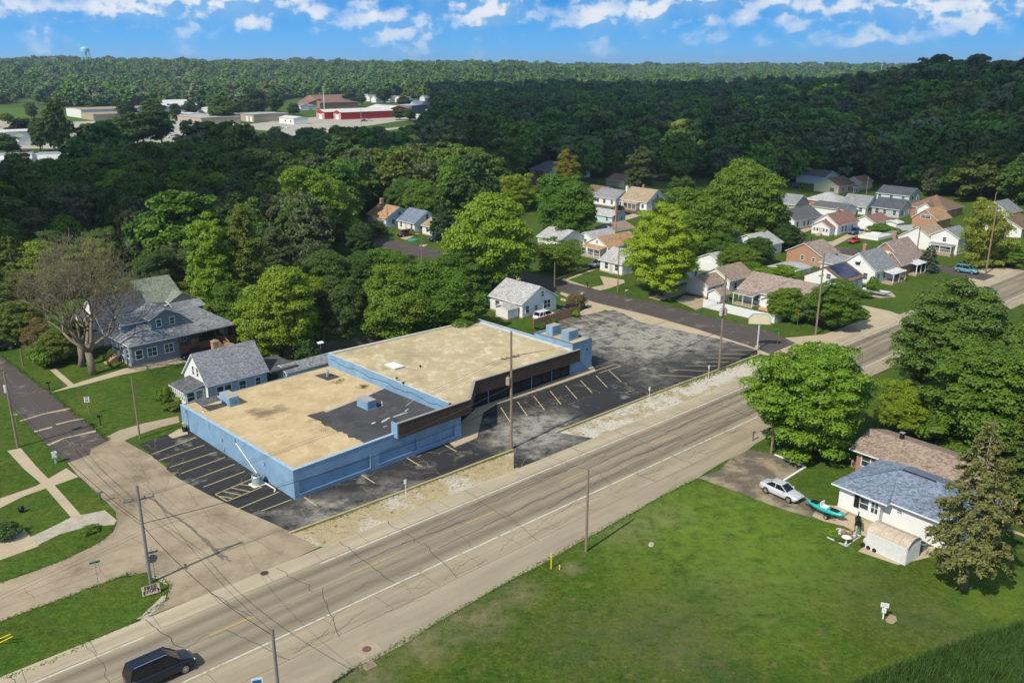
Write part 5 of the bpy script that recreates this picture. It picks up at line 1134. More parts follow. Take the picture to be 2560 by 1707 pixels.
m.add([(.6, -.52, 2.6), (7.6, -.52, 2.6), (4.1, -.52, e + 1.1)], [(0, 1, 2)])
m.obj('roof', [M['roof_mixbrown'], M['white']], t)
for c_ in (-1.6, -5.2, -9.4, -13): opening(t, 'S', c_, 1.1, .95, 1.25, x0=.6)
for y_ in (-3.5, -11.5):
    m = MB(); m.box(4.0, 4.35, y_ - .2, y_ + .2, e + 1.0, e + 1.9); o = m.obj('chimney_stack', M['black'], t); MB().box(3.95, 4.4, y_ - .25, y_ + .25, e + 1.9, e + 1.98).obj('cap', M['metal'], o)

# ================================================================ trees
def quads_mesh(name, C, N, size, mat, aspect=.7):
    """many small leaf-clump faces: centres C, normals N"""
    n = len(C); N = N / np.linalg.norm(N, axis=1)[:, None]
    ref = rng.normal(size=(n, 3)); T = np.cross(N, ref); T /= np.linalg.norm(T, axis=1)[:, None]; B = np.cross(N, T)
    s = np.asarray(size)[:, None] * np.ones((n, 1))
    bend = N * s * .22
    V = np.stack([C - T * s - bend, C - B * s * aspect, C + T * s - bend, C + B * s * aspect], 1).reshape(-1, 3)
    me = bpy.data.meshes.new(name); me.vertices.add(4 * n); me.vertices.foreach_set('co', V.astype(np.float32).ravel())
    me.loops.add(4 * n); me.loops.foreach_set('vertex_index', np.arange(4 * n, dtype=np.int32))
    me.polygons.add(n); me.polygons.foreach_set('loop_start', np.arange(0, 4 * n, 4, dtype=np.int32)); me.polygons.foreach_set('loop_total', np.full(n, 4, np.int32))
    me.materials.append(mat); me.update(calc_edges=True); return me
def crown_points(seed, rx, rz, zc, nl, n, lobe=(.30, .46), flat=.75, rough=.5, shape='round', fill=.12, core=.22):
    g = np.random.default_rng(seed)
    d = g.normal(size=(nl, 3)); d /= np.linalg.norm(d, axis=1)[:, None]
    if shape == 'round': d[:, 2] = np.where(d[:, 2] < -.8, -d[:, 2], d[:, 2])
    r = g.uniform(.60, .95, nl) if shape != 'airy' else g.uniform(.35, .98, nl)
    kk = g.normal(size=(7, 3)) * 2.3; ph = g.uniform(0, 6.28, 7)     # uneven outline
    r = r * (1 + .38 * np.sin(d @ kk.T + ph).mean(1) * 1.6)
    lc = d * r[:, None] * np.array([rx, rx, rz]) ; lr = g.uniform(*lobe, nl) * rx
    k = g.integers(0, nl, int(n * 2.2)); u = g.normal(size=(len(k), 3)); u /= np.linalg.norm(u, axis=1)[:, None]
    u[:, 2] = np.where((u[:, 2] < -.1) & (g.random(len(k)) < .85), -u[:, 2], u[:, 2])
    rad = lr[k] * np.where(g.random(len(k)) < fill, g.uniform(.3, .9, len(k)), np.where(g.random(len(k)) < .07, g.uniform(1.05, 1.45, len(k)), g.uniform(.84, 1.06, len(k))))
    p = lc[k] + u * rad[:, None] * np.array([1, 1, flat])
    keep = np.ones(len(p), bool)
    for i in range(nl):          # leaves buried deep inside another clump never show
        q = (p - lc[i]) / np.array([1, 1, flat]); keep &= ~((np.linalg.norm(q, axis=1) < lr[i] * .62) & (k != i))
    p, u = p[keep][:n], u[keep][:n]
    nn = u * (1 - rough) + g.normal(size=p.shape) * rough * .7 + np.array([0, 0, .35])
    nc = int(n * core)
    if nc:
        cd = g.normal(size=(nc, 3)); cd /= np.linalg.norm(cd, axis=1)[:, None]; p = np.concatenate([p, cd * (g.uniform(.45, .74, nc) * (1 + .38 * np.sin(cd @ kk.T + ph).mean(1) * 1.6))[:, None] * np.array([rx, rx, rz])]); nn = np.concatenate([nn, cd + g.normal(size=(nc, 3)) * .6])
    p = p + np.array([0, 0, zc]); return p, nn, lc + np.array([0, 0, zc]), lr
def limb(m, a, b, r0, r1, seed, n=4, wob=.06, sides=6):
    g = random.Random(seed); a, b = Vector(a), Vector(b); L = (b - a).length; pts = []; rs = []
    for i in range(n + 1):
        t = i / n; w = math.sin(t * math.pi) * L * wob
        pts.append(a.lerp(b, t) + Vector((g.gauss(0, w), g.gauss(0, w), L * .08 * math.sin(t * math.pi)))); rs.append(r0 + (r1 - r0) * t)
    m.path(pts, rs, sides); return pts
def broadleaf(seed, rx, rz, h, nl, n, leaf, lobe=(.30, .46), flat=.75, shape='round', rough=.5, trunk_r=.3):
    zc = h - rz; p, nn, lc, lr = crown_points(seed, rx, rz, zc, nl, n, lobe, flat, rough, shape, core=.06 if shape == 'airy' else .22)
    g = np.random.default_rng(seed + 1); p[:, 2] = np.maximum(p[:, 2], .6 + g.random(len(p)) * .8)
    crown = quads_mesh('crown', p, nn, g.uniform(.6, 1.35, len(p)) * leaf * np.where(np.arange(len(p)) >= min(n, len(p)), 1.7, 1.0), M['leaf'])
    m = MB(); fork = max(1.6, zc - rz * .55)
    m.path([(0, 0, -.2), (.05, 0, .4), (.1, .05, fork * .6), (.05, .1, fork)], [trunk_r * 1.5, trunk_r * 1.1, trunk_r * .9, trunk_r * .8], 8)
    order = sorted(range(nl), key=lambda i: -lr[i])[:min(nl, 11)]
    for i in order: limb(m, (.05, .1, fork - .3), lc[i] * .93 + np.array([0, 0, .0]), trunk_r * .5, trunk_r * .08, seed * 31 + i)
    return m.mesh('trunk', M['bark'], True), crown
def conifer(seed, h, r, n, leaf, droop=.35, tiers=26, bare=.12, ragged=.25):
    g = np.random.default_rng(seed); C, N = [], []; m = MB(); m.path([(0, 0, -.2), (0, 0, h * .5), (0.05, 0, h * .98)], [h * .022, h * .014, .02], 8)
    for t in range(tiers):
        f = bare + (1 - bare) * (t + g.uniform(-.3, .3)) / tiers; z = f * h; q = (f - bare) / (1 - bare)
        R_ = r * (1 - max(q, 0)) ** .62 * min(1, .62 + 2.2 * q) + .2
        nb = max(4, int(8 * (1 - f) + 3)); ph = g.uniform(0, 6.28)
        for b in range(nb):
            a = ph + b * 6.283 / nb + g.normal(0, .28); L = R_ * g.uniform(1 - 1.6 * ragged, 1 + .6 * ragged); d = np.array([math.cos(a), math.sin(a), 0]); up = g.normal(0, .10)
            k = max(6, int(n / (tiers * 6.5) * (L / r + .15) * 1.5)); s = g.uniform(.22, 1, k) ** .6
            pts = d * (L * s)[:, None] + np.array([0, 0, z]) + np.array([0, 0, -1]) * ((droop + up) * L * s ** 1.5)[:, None]
            side = np.array([-d[1], d[0], 0]); pts += side * (g.normal(0, .15, k) * L * (1.15 - .8 * s))[:, None]; pts[:, 2] += g.normal(-.05, .10, k)
            C.append(pts); N.append(np.array([0, 0, 1]) * .9 + d * .5 + g.normal(size=(k, 3)) * .6)
            m.path([(0, 0, z), Vector(d * L * .5) + Vector((0, 0, z - (droop + up) * L * .3)), Vector(d * L * .9) + Vector((0, 0, z - (droop + up) * L * .85))], [.05, .03, .012], 4)
    C = np.concatenate(C); N = np.concatenate(N)
    return m.mesh('trunk', M['greybark'], True), quads_mesh('crown', C, N, g.uniform(.7, 1.3, len(C)) * leaf, M['leaf'], .45)
def branchy(seed, h, spread, r0, depth=6, leafy=0):
    """bare forking tree"""
    g = random.Random(seed); m = MB(); tips = []
    def grow(p, d, L, r, k):
        if k == 0 or r < .004: tips.append(p); return
        n = 3; pts = [p]; rs = [r]; q = p; dd = d.copy()
        for i in range(n):
            dd = (dd + Vector((g.gauss(0, .16), g.gauss(0, .16), g.gauss(.03, .12)))).normalized(); q = q + dd * (L / n); pts.append(q); rs.append(max(.016, r * (1 - .32 * (i + 1) / n)))
        m.path(pts, rs, 6 if k > 4 else (4 if k > 2 else 3))
        nb = 2 if g.random() < .45 else 3
        for j in range(nb):
            ax = Vector((g.gauss(0, 1), g.gauss(0, 1), g.gauss(0, .55))).normalized(); nd = (dd * .8 + ax * spread + Vector((0, 0, .10))).normalized()
            grow(q, nd, L * g.uniform(.66, .86), rs[-1] * g.uniform(.70, .88), k - 1)
    p0 = Vector((0, 0, -.2)); p1 = Vector((.25, .1, h * .17)); m.path([p0, p0.lerp(p1, .5) + Vector((.1, -.05, 0)), p1], [r0 * 1.15, r0 * .92, r0 * .9], 9)
    for j in range(5):
        a = j * 1.257 + g.uniform(-.3, .3); grow(p1, Vector((math.cos(a) * .75, math.sin(a) * .75, g.uniform(.65, 1.1))).normalized(), h * g.uniform(.20, .27), r0 * g.uniform(.45, .62), depth - 1)
    return m, tips

PROTO = {}
PROTO['round'] = [broadleaf(s, 4.9, 5.3, 10.7, 240, 60000, .122, (.13, .25), .66) for s in (101, 102, 103)]
PROTO['wide'] = [broadleaf(s, 5.7, 4.5, 9.2, 210, 56000, .122, (.11, .21), .6) for s in (111, 112)]
PROTO['tall'] = [broadleaf(s, 3.7, 7.4, 15.2, 190, 50000, .122, (.15, .28), .75, 'tall') for s in (121, 122)]
PROTO['airy'] = [broadleaf(s, 5.0, 5.2, 11, 100, 32000, .12, (.14, .28), .6, 'airy', .65) for s in (131, 132)]
PROTO['layer'] = [broadleaf(s, 5.3, 5.5, 11.2, 270, 72000, .118, (.12, .22), .56, 'round', .38) for s in (141, 142)]
PROTO['mid'] = [broadleaf(s, 4.8, 5.8, 12.4, 85, 9000, .30, (.17, .30), .7) for s in (151, 152, 153, 154)] + [broadleaf(155, 4.0, 6.6, 14.4, 80, 9000, .30, (.19, .33), .8, 'tall')]
PROTO['bush'] = [broadleaf(s, 1.6, 1.1, 2.0, 26, 3400, .12, (.28, .42), .8, trunk_r=.06) for s in (161, 162)]
PROTO['spruce'] = [conifer(171, 15, 3.9, 15000, .17, .22, 24, .22), conifer(172, 15, 3.9, 15000, .17, .22, 24, .12)]; PROTO['pine'] = [conifer(181, 9, 3.0, 9000, .19, .1, 18, .06, .12)]
PDIM = dict(round=(10.4, 11.2), wide=(12, 9.8), tall=(8.4, 16), airy=(10, 11.3), layer=(11.2, 11.6), mid=(10, 13), bush=(3.2, 2.1), spruce=(7.4, 15), pine=(6, 9))
G_ = dict(green=(.105, .205, .026), bright=(.160, .285, .028), yellow=(.250, .345, .026), dark=(.056, .115, .032), olive=(.125, .180, .036), grey=(.105, .150, .070), blue=(.11, .16, .135), brown=(.150, .130, .058), orange=(.21, .215, .03), purple=(.040, .034, .040), mid=(.078, .160, .032))
tree_cnt = [0]
TREES = []      # (x, y, radius) of everything planted by hand
def plant(kind, base, w, h, col, label, cat='tree', name=None, group=None, rot=None, z=None, var=None, trunk=True, world=None):
    i = tree_cnt[0]; tree_cnt[0] += 1
    tm, cm = PROTO[kind][(i if var is None else var) % len(PROTO[kind])]
    p = Vector(world) if world is not None else P(*base)
    t = link(name or ('shrub' if kind == 'bush' else 'conifer' if kind in ('spruce', 'pine') else 'tree'), None); t.location = p if z is None else (p.x, p.y, z)
    tag(t, label, cat, group); pw, ph = PDIM[kind]; t.scale = (w / pw, w / pw * random.uniform(.93, 1.07), h / ph); t.rotation_euler.z = random.uniform(0, 6.28) if rot is None else rot
    o = link('crown', cm, t); c = G_[col] if isinstance(col, str) else col; k = random.uniform(.92, 1.08); o.color = (c[0] * k, c[1] * k, c[2] * k, 1)
    if trunk: link('trunk', tm, t)
    TREES.append((p.x, p.y, w / 2)); return t
# --- right foreground
plant('layer', (2022, 1126), 14.6, 13.4, 'bright', 'large round green tree beside the road, covering the ranch house corner')
plant('layer', (2385, 1000), 17.0, 15.0, 'mid', 'huge dark green tree at the right with layered foliage, nearest the road')
plant('layer', (2480, 1115), 17.0, 13.0, 'green', 'broad dark green layered tree behind the brick ranch house')
plant('layer', (2600, 985), 13, 12, 'mid', 'dark green tree at the right edge behind the huge layered tree')
plant('round', (2250, 1082), 6.6, 6.8, (.20, .30, .025), 'small yellow-green tree between the two large right-hand trees')
plant('spruce', (2408, 1474), 7.6, 16.0, (.155, .180, .072), 'olive-brown spruce with bare lower trunk standing on the lawn', rot=.5, var=0)
plant('spruce', (2560, 1300), 7.6, 14.5, 'olive', 'olive spruce at the right edge behind the near spruce', rot=2., var=1)
plant('bush', (2330, 1098), 3.2, 1.8, 'dark', 'dark shrub behind the brick ranch roof', 'shrub')
# --- right of the cross street
plant('round', (2085, 820), 10.2, 8.6, 'green', 'bushy green street tree in front of the solar-panelled house')
plant('round', (1958, 802), 6.6, 6.6, 'green', 'smaller green street tree left of the lamp pole')
plant('airy', (2450, 668), 12.0, 16.0, (.20, .265, .045), 'tall yellowing tree by the far corner of the main road')
plant('wide', (2535, 668), 10, 5.5, 'bright', 'spreading green bush at the far right corner', 'shrub')
plant('wide', (2500, 655), 7, 4.0, 'bright', 'low bright bush left of the far corner bush', 'shrub')
plant('pine', (2318, 680), 5.0, 6.0, 'blue', 'blue-grey spruce in front of the twin-gabled brick house')
plant('wide', (1965, 700), 7.5, 3.2, 'bright', 'mass of light green vines beside the orange brick house', 'shrub', 'vine')
plant('wide', (2010, 708), 5.5, 2.6, 'bright', 'lower mass of light green vines near the solar-panelled house', 'shrub', 'vine')
plant('bush', (2180, 735), 2.6, 3.2, 'green', 'upright shrub against the white gabled house', 'shrub')
plant('bush', (2160, 745), 2.6, 1.6, 'green', 'low shrub beside the boat trailer', 'shrub')
plant('round', (1850, 690), 8.5, 7.0, 'green', 'green tree behind the two-car garage')
plant('wide', (1880, 705), 7, 4.5, 'green', 'leafy tree beside the brown-roofed house')
plant('round', (1905, 730), 6.0, 5.0, 'bright', 'small bright tree left of the pinkish roof')
plant('wide', (1960, 625), 9, 7, 'dark', 'dark tree beside the far street left of the orange brick house')
plant('round', (1935, 600), 9, 8, 'green', 'green tree between the long white house and the big round trees')
# --- centre
plant('layer', (1652, 738), 15.0, 16.5, (.215, .345, .024), 'big round yellow-green tree beside the cross street')
plant('round', (1860, 612), 20.0, 22.0, 'green', 'largest round tree above the far houses')
plant('round', (1745, 650), 16.5, 17.0, 'green', 'dense round tree left of the largest one')
plant('round', (1805, 668), 8.5, 8.0, 'green', 'leafy tree below the two big round trees, right of the garage wall')
plant('wide', (1890, 660), 9, 6.5, 'mid', 'bushy dark tree left of the pale hip roof')
plant('round', (1660, 600), 9, 11, 'dark', 'dark tree between the tan-roofed house and the round trees')
plant('round', (1238, 728), 19.0, 20.0, 'bright', 'very large bright tree left of the white house, trunk showing', trunk=True)
plant('round', (1150, 745), 10.5, 11.0, 'green', 'green tree joined to the very large bright tree on its left')
plant('round', (1418, 604), 16.5, 17.5, 'green', 'dense dark green round tree behind the spreading small tree')
plant('airy', (1398, 678), 11.5, 7.5, 'green', 'spreading small tree on the lawn beside the cross street')
plant('airy', (1290, 530), 11.5, 12.5, 'yellow', 'bright yellow-leaved tree in the middle distance')
plant('tall', (1415, 492), 10.5, 15.5, 'orange', 'tall tree turning orange on its right side')
plant('round', (1350, 480), 6.5, 8.0, 'purple', 'dark purple-leaved tree by the metal building')
plant('airy', (1330, 520), 9, 8, 'green', 'pale green tree in front of the metal building')
# --- behind the shop building
plant('round', (1108, 846), 15.0, 13.2, 'green', 'green tree overhanging the back edge of the right-hand roof')
plant('round', (1000, 856), 13.0, 13.5, 'green', 'green tree behind the roofs, left of the overhanging one')
plant('wide', (1120, 790), 11.5, 8.5, 'green', 'leafy green tree left of the white house behind the roofs')
plant('round', (860, 862), 9.0, 11.5, 'dark', 'dark green tree above the grey board fence')
plant('round', (705, 888), 13.5, 14.5, (.165, .275, .026), 'large green and yellow tree behind the cottage')
plant('airy', (660, 900), 7, 6.5, 'yellow', 'low yellow-leaved tree beside the cottage carport')
plant('airy', (790, 850), 5.5, 11.5, 'yellow', 'thin tree with bright yellow leaves and bare twigs')
plant('round', (905, 745), 10.5, 9.5, 'mid', 'dark green tree in the thicket left of the cross street')
plant('round', (975, 738), 10.5, 10.0, 'green', 'green tree in the thicket beside the side lane')
plant('airy', (1012, 728), 7.5, 7.5, 'grey', 'greyish tree at the right of the thicket')
plant('round', (820, 760), 11, 10.5, 'mid', 'rounded dark tree in the middle of the thicket')
plant('airy', (760, 735), 10, 11.5, 'grey', 'grey-green willow-like tree in the thicket')
plant('round', (800, 622), 20, 21, 'bright', 'huge bright green tree in the left middle distance')
plant('round', (905, 640), 8, 8, 'dark', 'dark shrubby tree left of the pale blue house')
plant('round', (500, 575), 13.5, 13.0, 'yellow', 'broad yellow-green tree at the left of the wood')
plant('airy', (640, 590), 10, 14, 'yellow', 'yellowish tree behind the tall bright pair')
plant('tall', (545, 812), 9.5, 19.5, 'bright', 'tall bright tree behind the slate house, left of a pair')
plant('tall', (625, 802), 9.5, 20.0, 'olive', 'tall olive tree behind the slate house, right of a pair')
plant('round', (590, 828), 8.5, 9.0, 'green', 'green tree at the foot of the tall pair')
plant('tall', (690, 745), 8, 13.5, 'grey', 'grey-green tree right of the tall pair')
plant('pine', (1105, 592), 8, 10.5, 'dark', 'dark pine beside the white house with tan porch roof')
plant('round', (1060, 558), 12, 12.5, 'green', 'green tree behind the white house with blue-grey roof')
plant('round', (1010, 545), 10, 12, 'mid', 'dark green tree behind the orange-tan roofed house')
plant('wide', (938, 592), 7, 4, 'dark', 'dark shrub in front of the orange-tan roofed house', 'shrub')
plant('bush', (1030, 590), 1.6, 1.8, 'bright', 'small upright bush at the door of the blue-grey roofed house', 'shrub')
plant('airy', (520, 515), 20, 18, 'grey', 'broad grey-green willow in the left distance')
plant('tall', (1600, 492), 12, 17, 'grey', 'grey-green tall tree shading the brick bungalow')
plant('round', (1700, 545), 11, 13, 'dark', 'dark tree right of the tan-roofed house')
# --- left
plant('wide', (120, 735), 17, 11.0, (.175, .26, .022), 'wide yellow-green locust canopy at the left behind the bare tree')
plant('wide', (262, 715), 8.5, 10.0, (.19, .27, .022), 'yellow-green canopy behind the bare tree crown')
plant('spruce', (45, 745), 9.5, 12.5, 'olive', 'olive arborvitae-like tree at the left edge')
plant('wide', (-20, 790), 13, 9, 'olive', 'olive tree cut by the left edge')
plant('round', (60, 850), 8, 7.5, 'olive', 'bushy olive tree beside the side street')
plant('round', (115, 890), 6.5, 6.0, 'brown', 'brownish leafy shrub tree by the side street')
plant('round', (155, 905), 6.5, 5.5, 'olive', 'leafy shrub tree left of the grey trunks')
plant('round', (180, 880), 6.5, 6.0, 'green', 'green shrub tree behind the grey trunks')
plant('bush', (118, 915), 4.5, 3.0, 'green', 'green shrub beside the short brown pole', 'shrub')
plant('round', (330, 770), 6.5, 6.0, 'green', 'green tree beside the pale green roof')
plant('wide', (440, 770), 9.5, 5.0, 'olive', 'low olive thicket beside the pale green roofed house', 'shrub')
plant('bush', (500, 742), 4.5, 3.2, 'dark', 'dark shrub on the yard beyond the slate house', 'shrub')
plant('bush', (408, 1012), 2.0, 2.3, 'green', 'round evergreen shrub left of the sun porch', 'shrub')
plant('bush', (462, 1010), 1.9, 1.6, 'bright', 'clipped bright shrub in front of the sun porch', 'shrub')
plant('bush', (430, 1022), 2.6, .9, 'olive', 'low olive shrub between the sun porch shrubs', 'shrub')
plant('bush', (770, 905), 3.6, 3.2, 'dark', 'dark shrub beside the carport', 'shrub')
plant('bush', (846, 905), 2.0, 1.6, 'bright', 'small bright shrub at the corner of the right-hand roof', 'shrub')
plant('bush', (618, 900), 2.6, 2.6, 'bright', 'leafy sapling above the cottage roof ridge', 'shrub')
plant('bush', (1437, 772), 3.4, 2.6, 'brown', 'reddish-brown shrub at the corner of the white house', 'shrub')
plant('bush', (1440, 792), 1.4, 1.2, 'bright', 'small green shrub at the end of the picket fence', 'shrub')
plant('bush', (1350, 822), 2.4, 1.0, 'olive', 'weedy shrub between the fence and the tower', 'shrub')
plant('bush', (1375, 808), 2.0, .9, 'olive', 'low weeds against the picket fence', 'shrub')
plant('bush', (18, 1345), 2.6, 1.3, 'dark', 'dark low shrub on the lawn at the left edge', 'shrub')
plant('bush', (226, 1327), 1.6, .5, 'green', 'tuft of green on the strip beside the gravel', 'shrub')
plant('bush', (2001, 800), 2.4, 1.2, 'yellow', 'yellow-green bush at the corner sign', 'shrub')
hedge = plant('bush', (2203, 584), 7.0, 2.4, 'green', 'clipped rectangular hedge beside the white garage', 'hedge', 'hedge'); hedge.scale = (2.4, 1.0, 1.15); hedge.rotation_euler.z = R(-35)
plant('round', (385, 745), 9.5, 9.5, 'dark', 'dark green tree behind the pale green roof')
plant('airy', (455, 725), 9, 9.5, 'grey', 'grey-green tree between the pale green roof and the tall pair')
plant('round', (250, 690), 10, 11, 'mid', 'rounded tree beyond the bare tree crown')
plant('airy', (300, 800), 6.5, 7.5, 'olive', 'thin olive tree in front of the pale green roof')
plant('round', (150, 700), 10, 11, 'dark', 'dark tree behind the yellow-green canopy')
plant('round', (510, 860), 5.0, 4.0, 'green', 'small green tree behind the slate house porch')
plant('wide', (420, 690), 11, 9, 'mid', 'wide dark tree at the wood edge beyond the slate house')
# bare trees
def sparse_leaves(t, tips, n, seed):
    g = np.random.default_rng(seed); T = np.array([tuple(p) for p in tips]); k = g.integers(0, len(T), n); p = T[k] + g.normal(0, .25, (n, 3))
    low = p[:, 2] < np.quantile(T[:, 2], .75); p = p[low]
    o = link('leaves', quads_mesh('leaves', p, g.normal(size=p.shape) + np.array([0, 0, .6]), g.uniform(.07, .13, len(p)), M['leaf']), t); o.color = (.12, .14, .04, 1)
m_, tips_ = branchy(9, 20, .66, .55, 8)
t = link('bare_tree', None); t.location = P(232, 936); tag(t, 'large nearly leafless grey tree in front of the slate house', 'tree'); m_.obj('branches', M['greybark'], t, True); TREES.append((t.location.x, t.location.y, 4)); t.rotation_euler.z = 2.1; sparse_leaves(t, tips_, 2600, 3)
m_, tips_ = branchy(23, 18, .66, .45, 8)
t = link('bare_tree', None); t.location = P(203, 916); tag(t, 'second leafless grey trunk just behind the large bare tree', 'tree'); m_.obj('branches', M['greybark'], t, True); t.rotation_euler.z = .4; sparse_leaves(t, tips_, 2200, 4)
m_, _ = branchy(31, 10, .4, .14, 6)
t = link('bare_tree', None); t.location = P(800, 850); tag(t, 'thin bare twiggy tree beside the yellow-leaved one', 'tree'); m_.obj('branches', M['greybark'], t, True)

# ---------------------------------------------------------------- woods
def inpoly(x, y, poly):
    poly = np.asarray(poly, float); ins = np.zeros(len(x), bool); j = len(poly) - 1
    for i in range(len(poly)):
        xi, yi = poly[i]; xj, yj = poly[j]
        ins ^= ((yi > y) != (yj > y)) & (x < (xj - xi) * (y - yi) / (yj - yi + 1e-12) + xi); j = i
    return ins
def proj_np(x, y, z):
    dz = z - CAM_H; depth = y * _cp - dz * _sp; up = y * _sp + dz * _cp
    return CX + FPX * x / depth, CY - FPX * up / depth
def scatter(x0, x1, y0, y1, step, seed):
    g = np.random.default_rng(seed); X, Y = np.meshgrid(np.arange(x0, x1, step), np.arange(y0, y1, step))
    X = X.ravel() + g.uniform(-.42, .42, X.size) * step; Y = Y.ravel() + g.uniform(-.42, .42, Y.size) * step; return X, Y
WOODS = [  # outlines of wooded ground, seen from the drone
    [(-400, 700), (-400, 560), (-60, 545), (60, 540), (117, 530), (174, 472), (228, 462), (408, 428), (509, 410), (640, 402), (705, 387), (776, 375), (885, 375), (1002, 390), (1021, 366), (1048, 341), (1085, 300), (1085, 262), (1250, 236), (1480, 234), (1700, 240), (1900, 236), (2060, 232), (2060, 380), (1960, 470), (1900, 470), (1740, 440), (1700, 455), (1640, 450), (1600, 405), (1560, 425), (1480, 470), (1400, 440), (1330, 430), (1230, 500), (1180, 560), (1130, 560), (1080, 530), (990, 530), (900, 560), (880, 600), (760, 690), (700, 720), (560, 780), (520, 690), (420, 700), (330, 690), (180, 640), (60, 660)],
    [(2700, 560), (2600, 545), (2480, 528), (2400, 512), (2330, 500), (2290, 478), (2200, 462), (2110, 450), (2030, 452), (1960, 470), (1900, 440), (1900, 236), (2700, 236)],
]
def far_ok(x, y, px, py, d):
    bare = np.zeros(len(x), bool)
    for poly in ([(-100, 420), (-100, 255), (0, 262), (60, 258), (170, 268), (420, 262), (600, 282), (640, 258), (740, 246), (880, 248), (1000, 246), (1085, 250), (1085, 300), (1000, 345), (700, 352), (560, 365), (420, 375), (250, 405), (120, 470), (-100, 470)],):
        bare |= inpoly(px, py, poly)
    return ~bare
X, Y = scatter(-330, 420, 150, 900, 8.6, 5)
Z = terrain(X, Y); px, py = proj_np(X, Y, 0 * Z)
onw = inpoly(px, py, WOODS[0]) | inpoly(px, py, WOODS[1]) | ((Z > 1.5) & (px > 2000) & (px < 3000))
hx = np.array([[t_[0], t_[1], t_[2]] for t_ in TREES]); keep = onw.copy()
for hx_, hy_, hr_ in hx: keep &= np.hypot(X - hx_, Y - hy_) > hr_ * .8
for o in list(COL.objects):
    if o.get('category') in ('house', 'garage', 'shed', 'building') and o.parent is None:
        c = o.location; r_ = Matrix.Rotation(o.rotation_euler.z, 3, 'Z') @ Vector((4.5, 4.5, 0)); keep &= np.hypot(X - c.x - r_.x, Y - c.y - r_.y) > 9.5
keep &= (px > -260) & (px < 2820)
X, Y, Z = X[keep], Y[keep], Z[keep]; D = np.hypot(X, Y)
order = np.argsort(D); NEAR = 260
WCOL = ['dark', 'mid', 'mid', 'green', 'green', 'grey', 'mid', 'olive', 'grey', 'bright']
for i in order[:NEAR]:
    sz = random.choice([random.uniform(.7, 1.0), random.uniform(.9, 1.3), random.uniform(1.2, 1.75)]); side = 'right-hand wooded slope' if X[i] > 60 else 'wood beyond the houses'
    col = random.choice(WCOL); qx, qy = project(X[i], Y[i], Z[i])
    cw = dict(dark='dark green', mid='deep green', green='green', grey='grey-green', olive='olive', bright='light green')[col]
    sw = 'very large' if sz > 1.45 else 'large' if sz > 1.15 else 'medium' if sz > .9 else 'small'
    near = 'front' if D[i] < np.quantile(D[order[:NEAR]], .33) else 'middle' if D[i] < np.quantile(D[order[:NEAR]], .66) else 'back'
    wh = [(250, 'the bare tree'), (500, 'the slate house'), (700, 'the tall tree pair'), (900, 'the huge bright tree'), (1100, 'the pale blue house'), (1300, 'the bright yellow tree'), (1500, 'the metal building'), (1750, 'the tan-roofed house'), (2020, 'the largest round tree'), (2250, 'the cream house'), (9999, 'the far brick houses')]
    ref = next(w for lim, w in wh if qx < lim)
    lab = f'{sw} {cw} tree on the wooded slope behind {ref}, {near} rows' if X[i] > 60 else f'{sw} {cw} tree in the wood behind {ref}, {near} rows'
    plant('mid', None, 10.5 * sz, 13.5 * (sz ** .5) * random.uniform(.85, 1.25), col, lab, group='trees on the wooded slope' if X[i] > 60 else 'trees of the wood beyond the houses', world=(X[i], Y[i], Z[i] - .2))
rest = order[NEAR:]
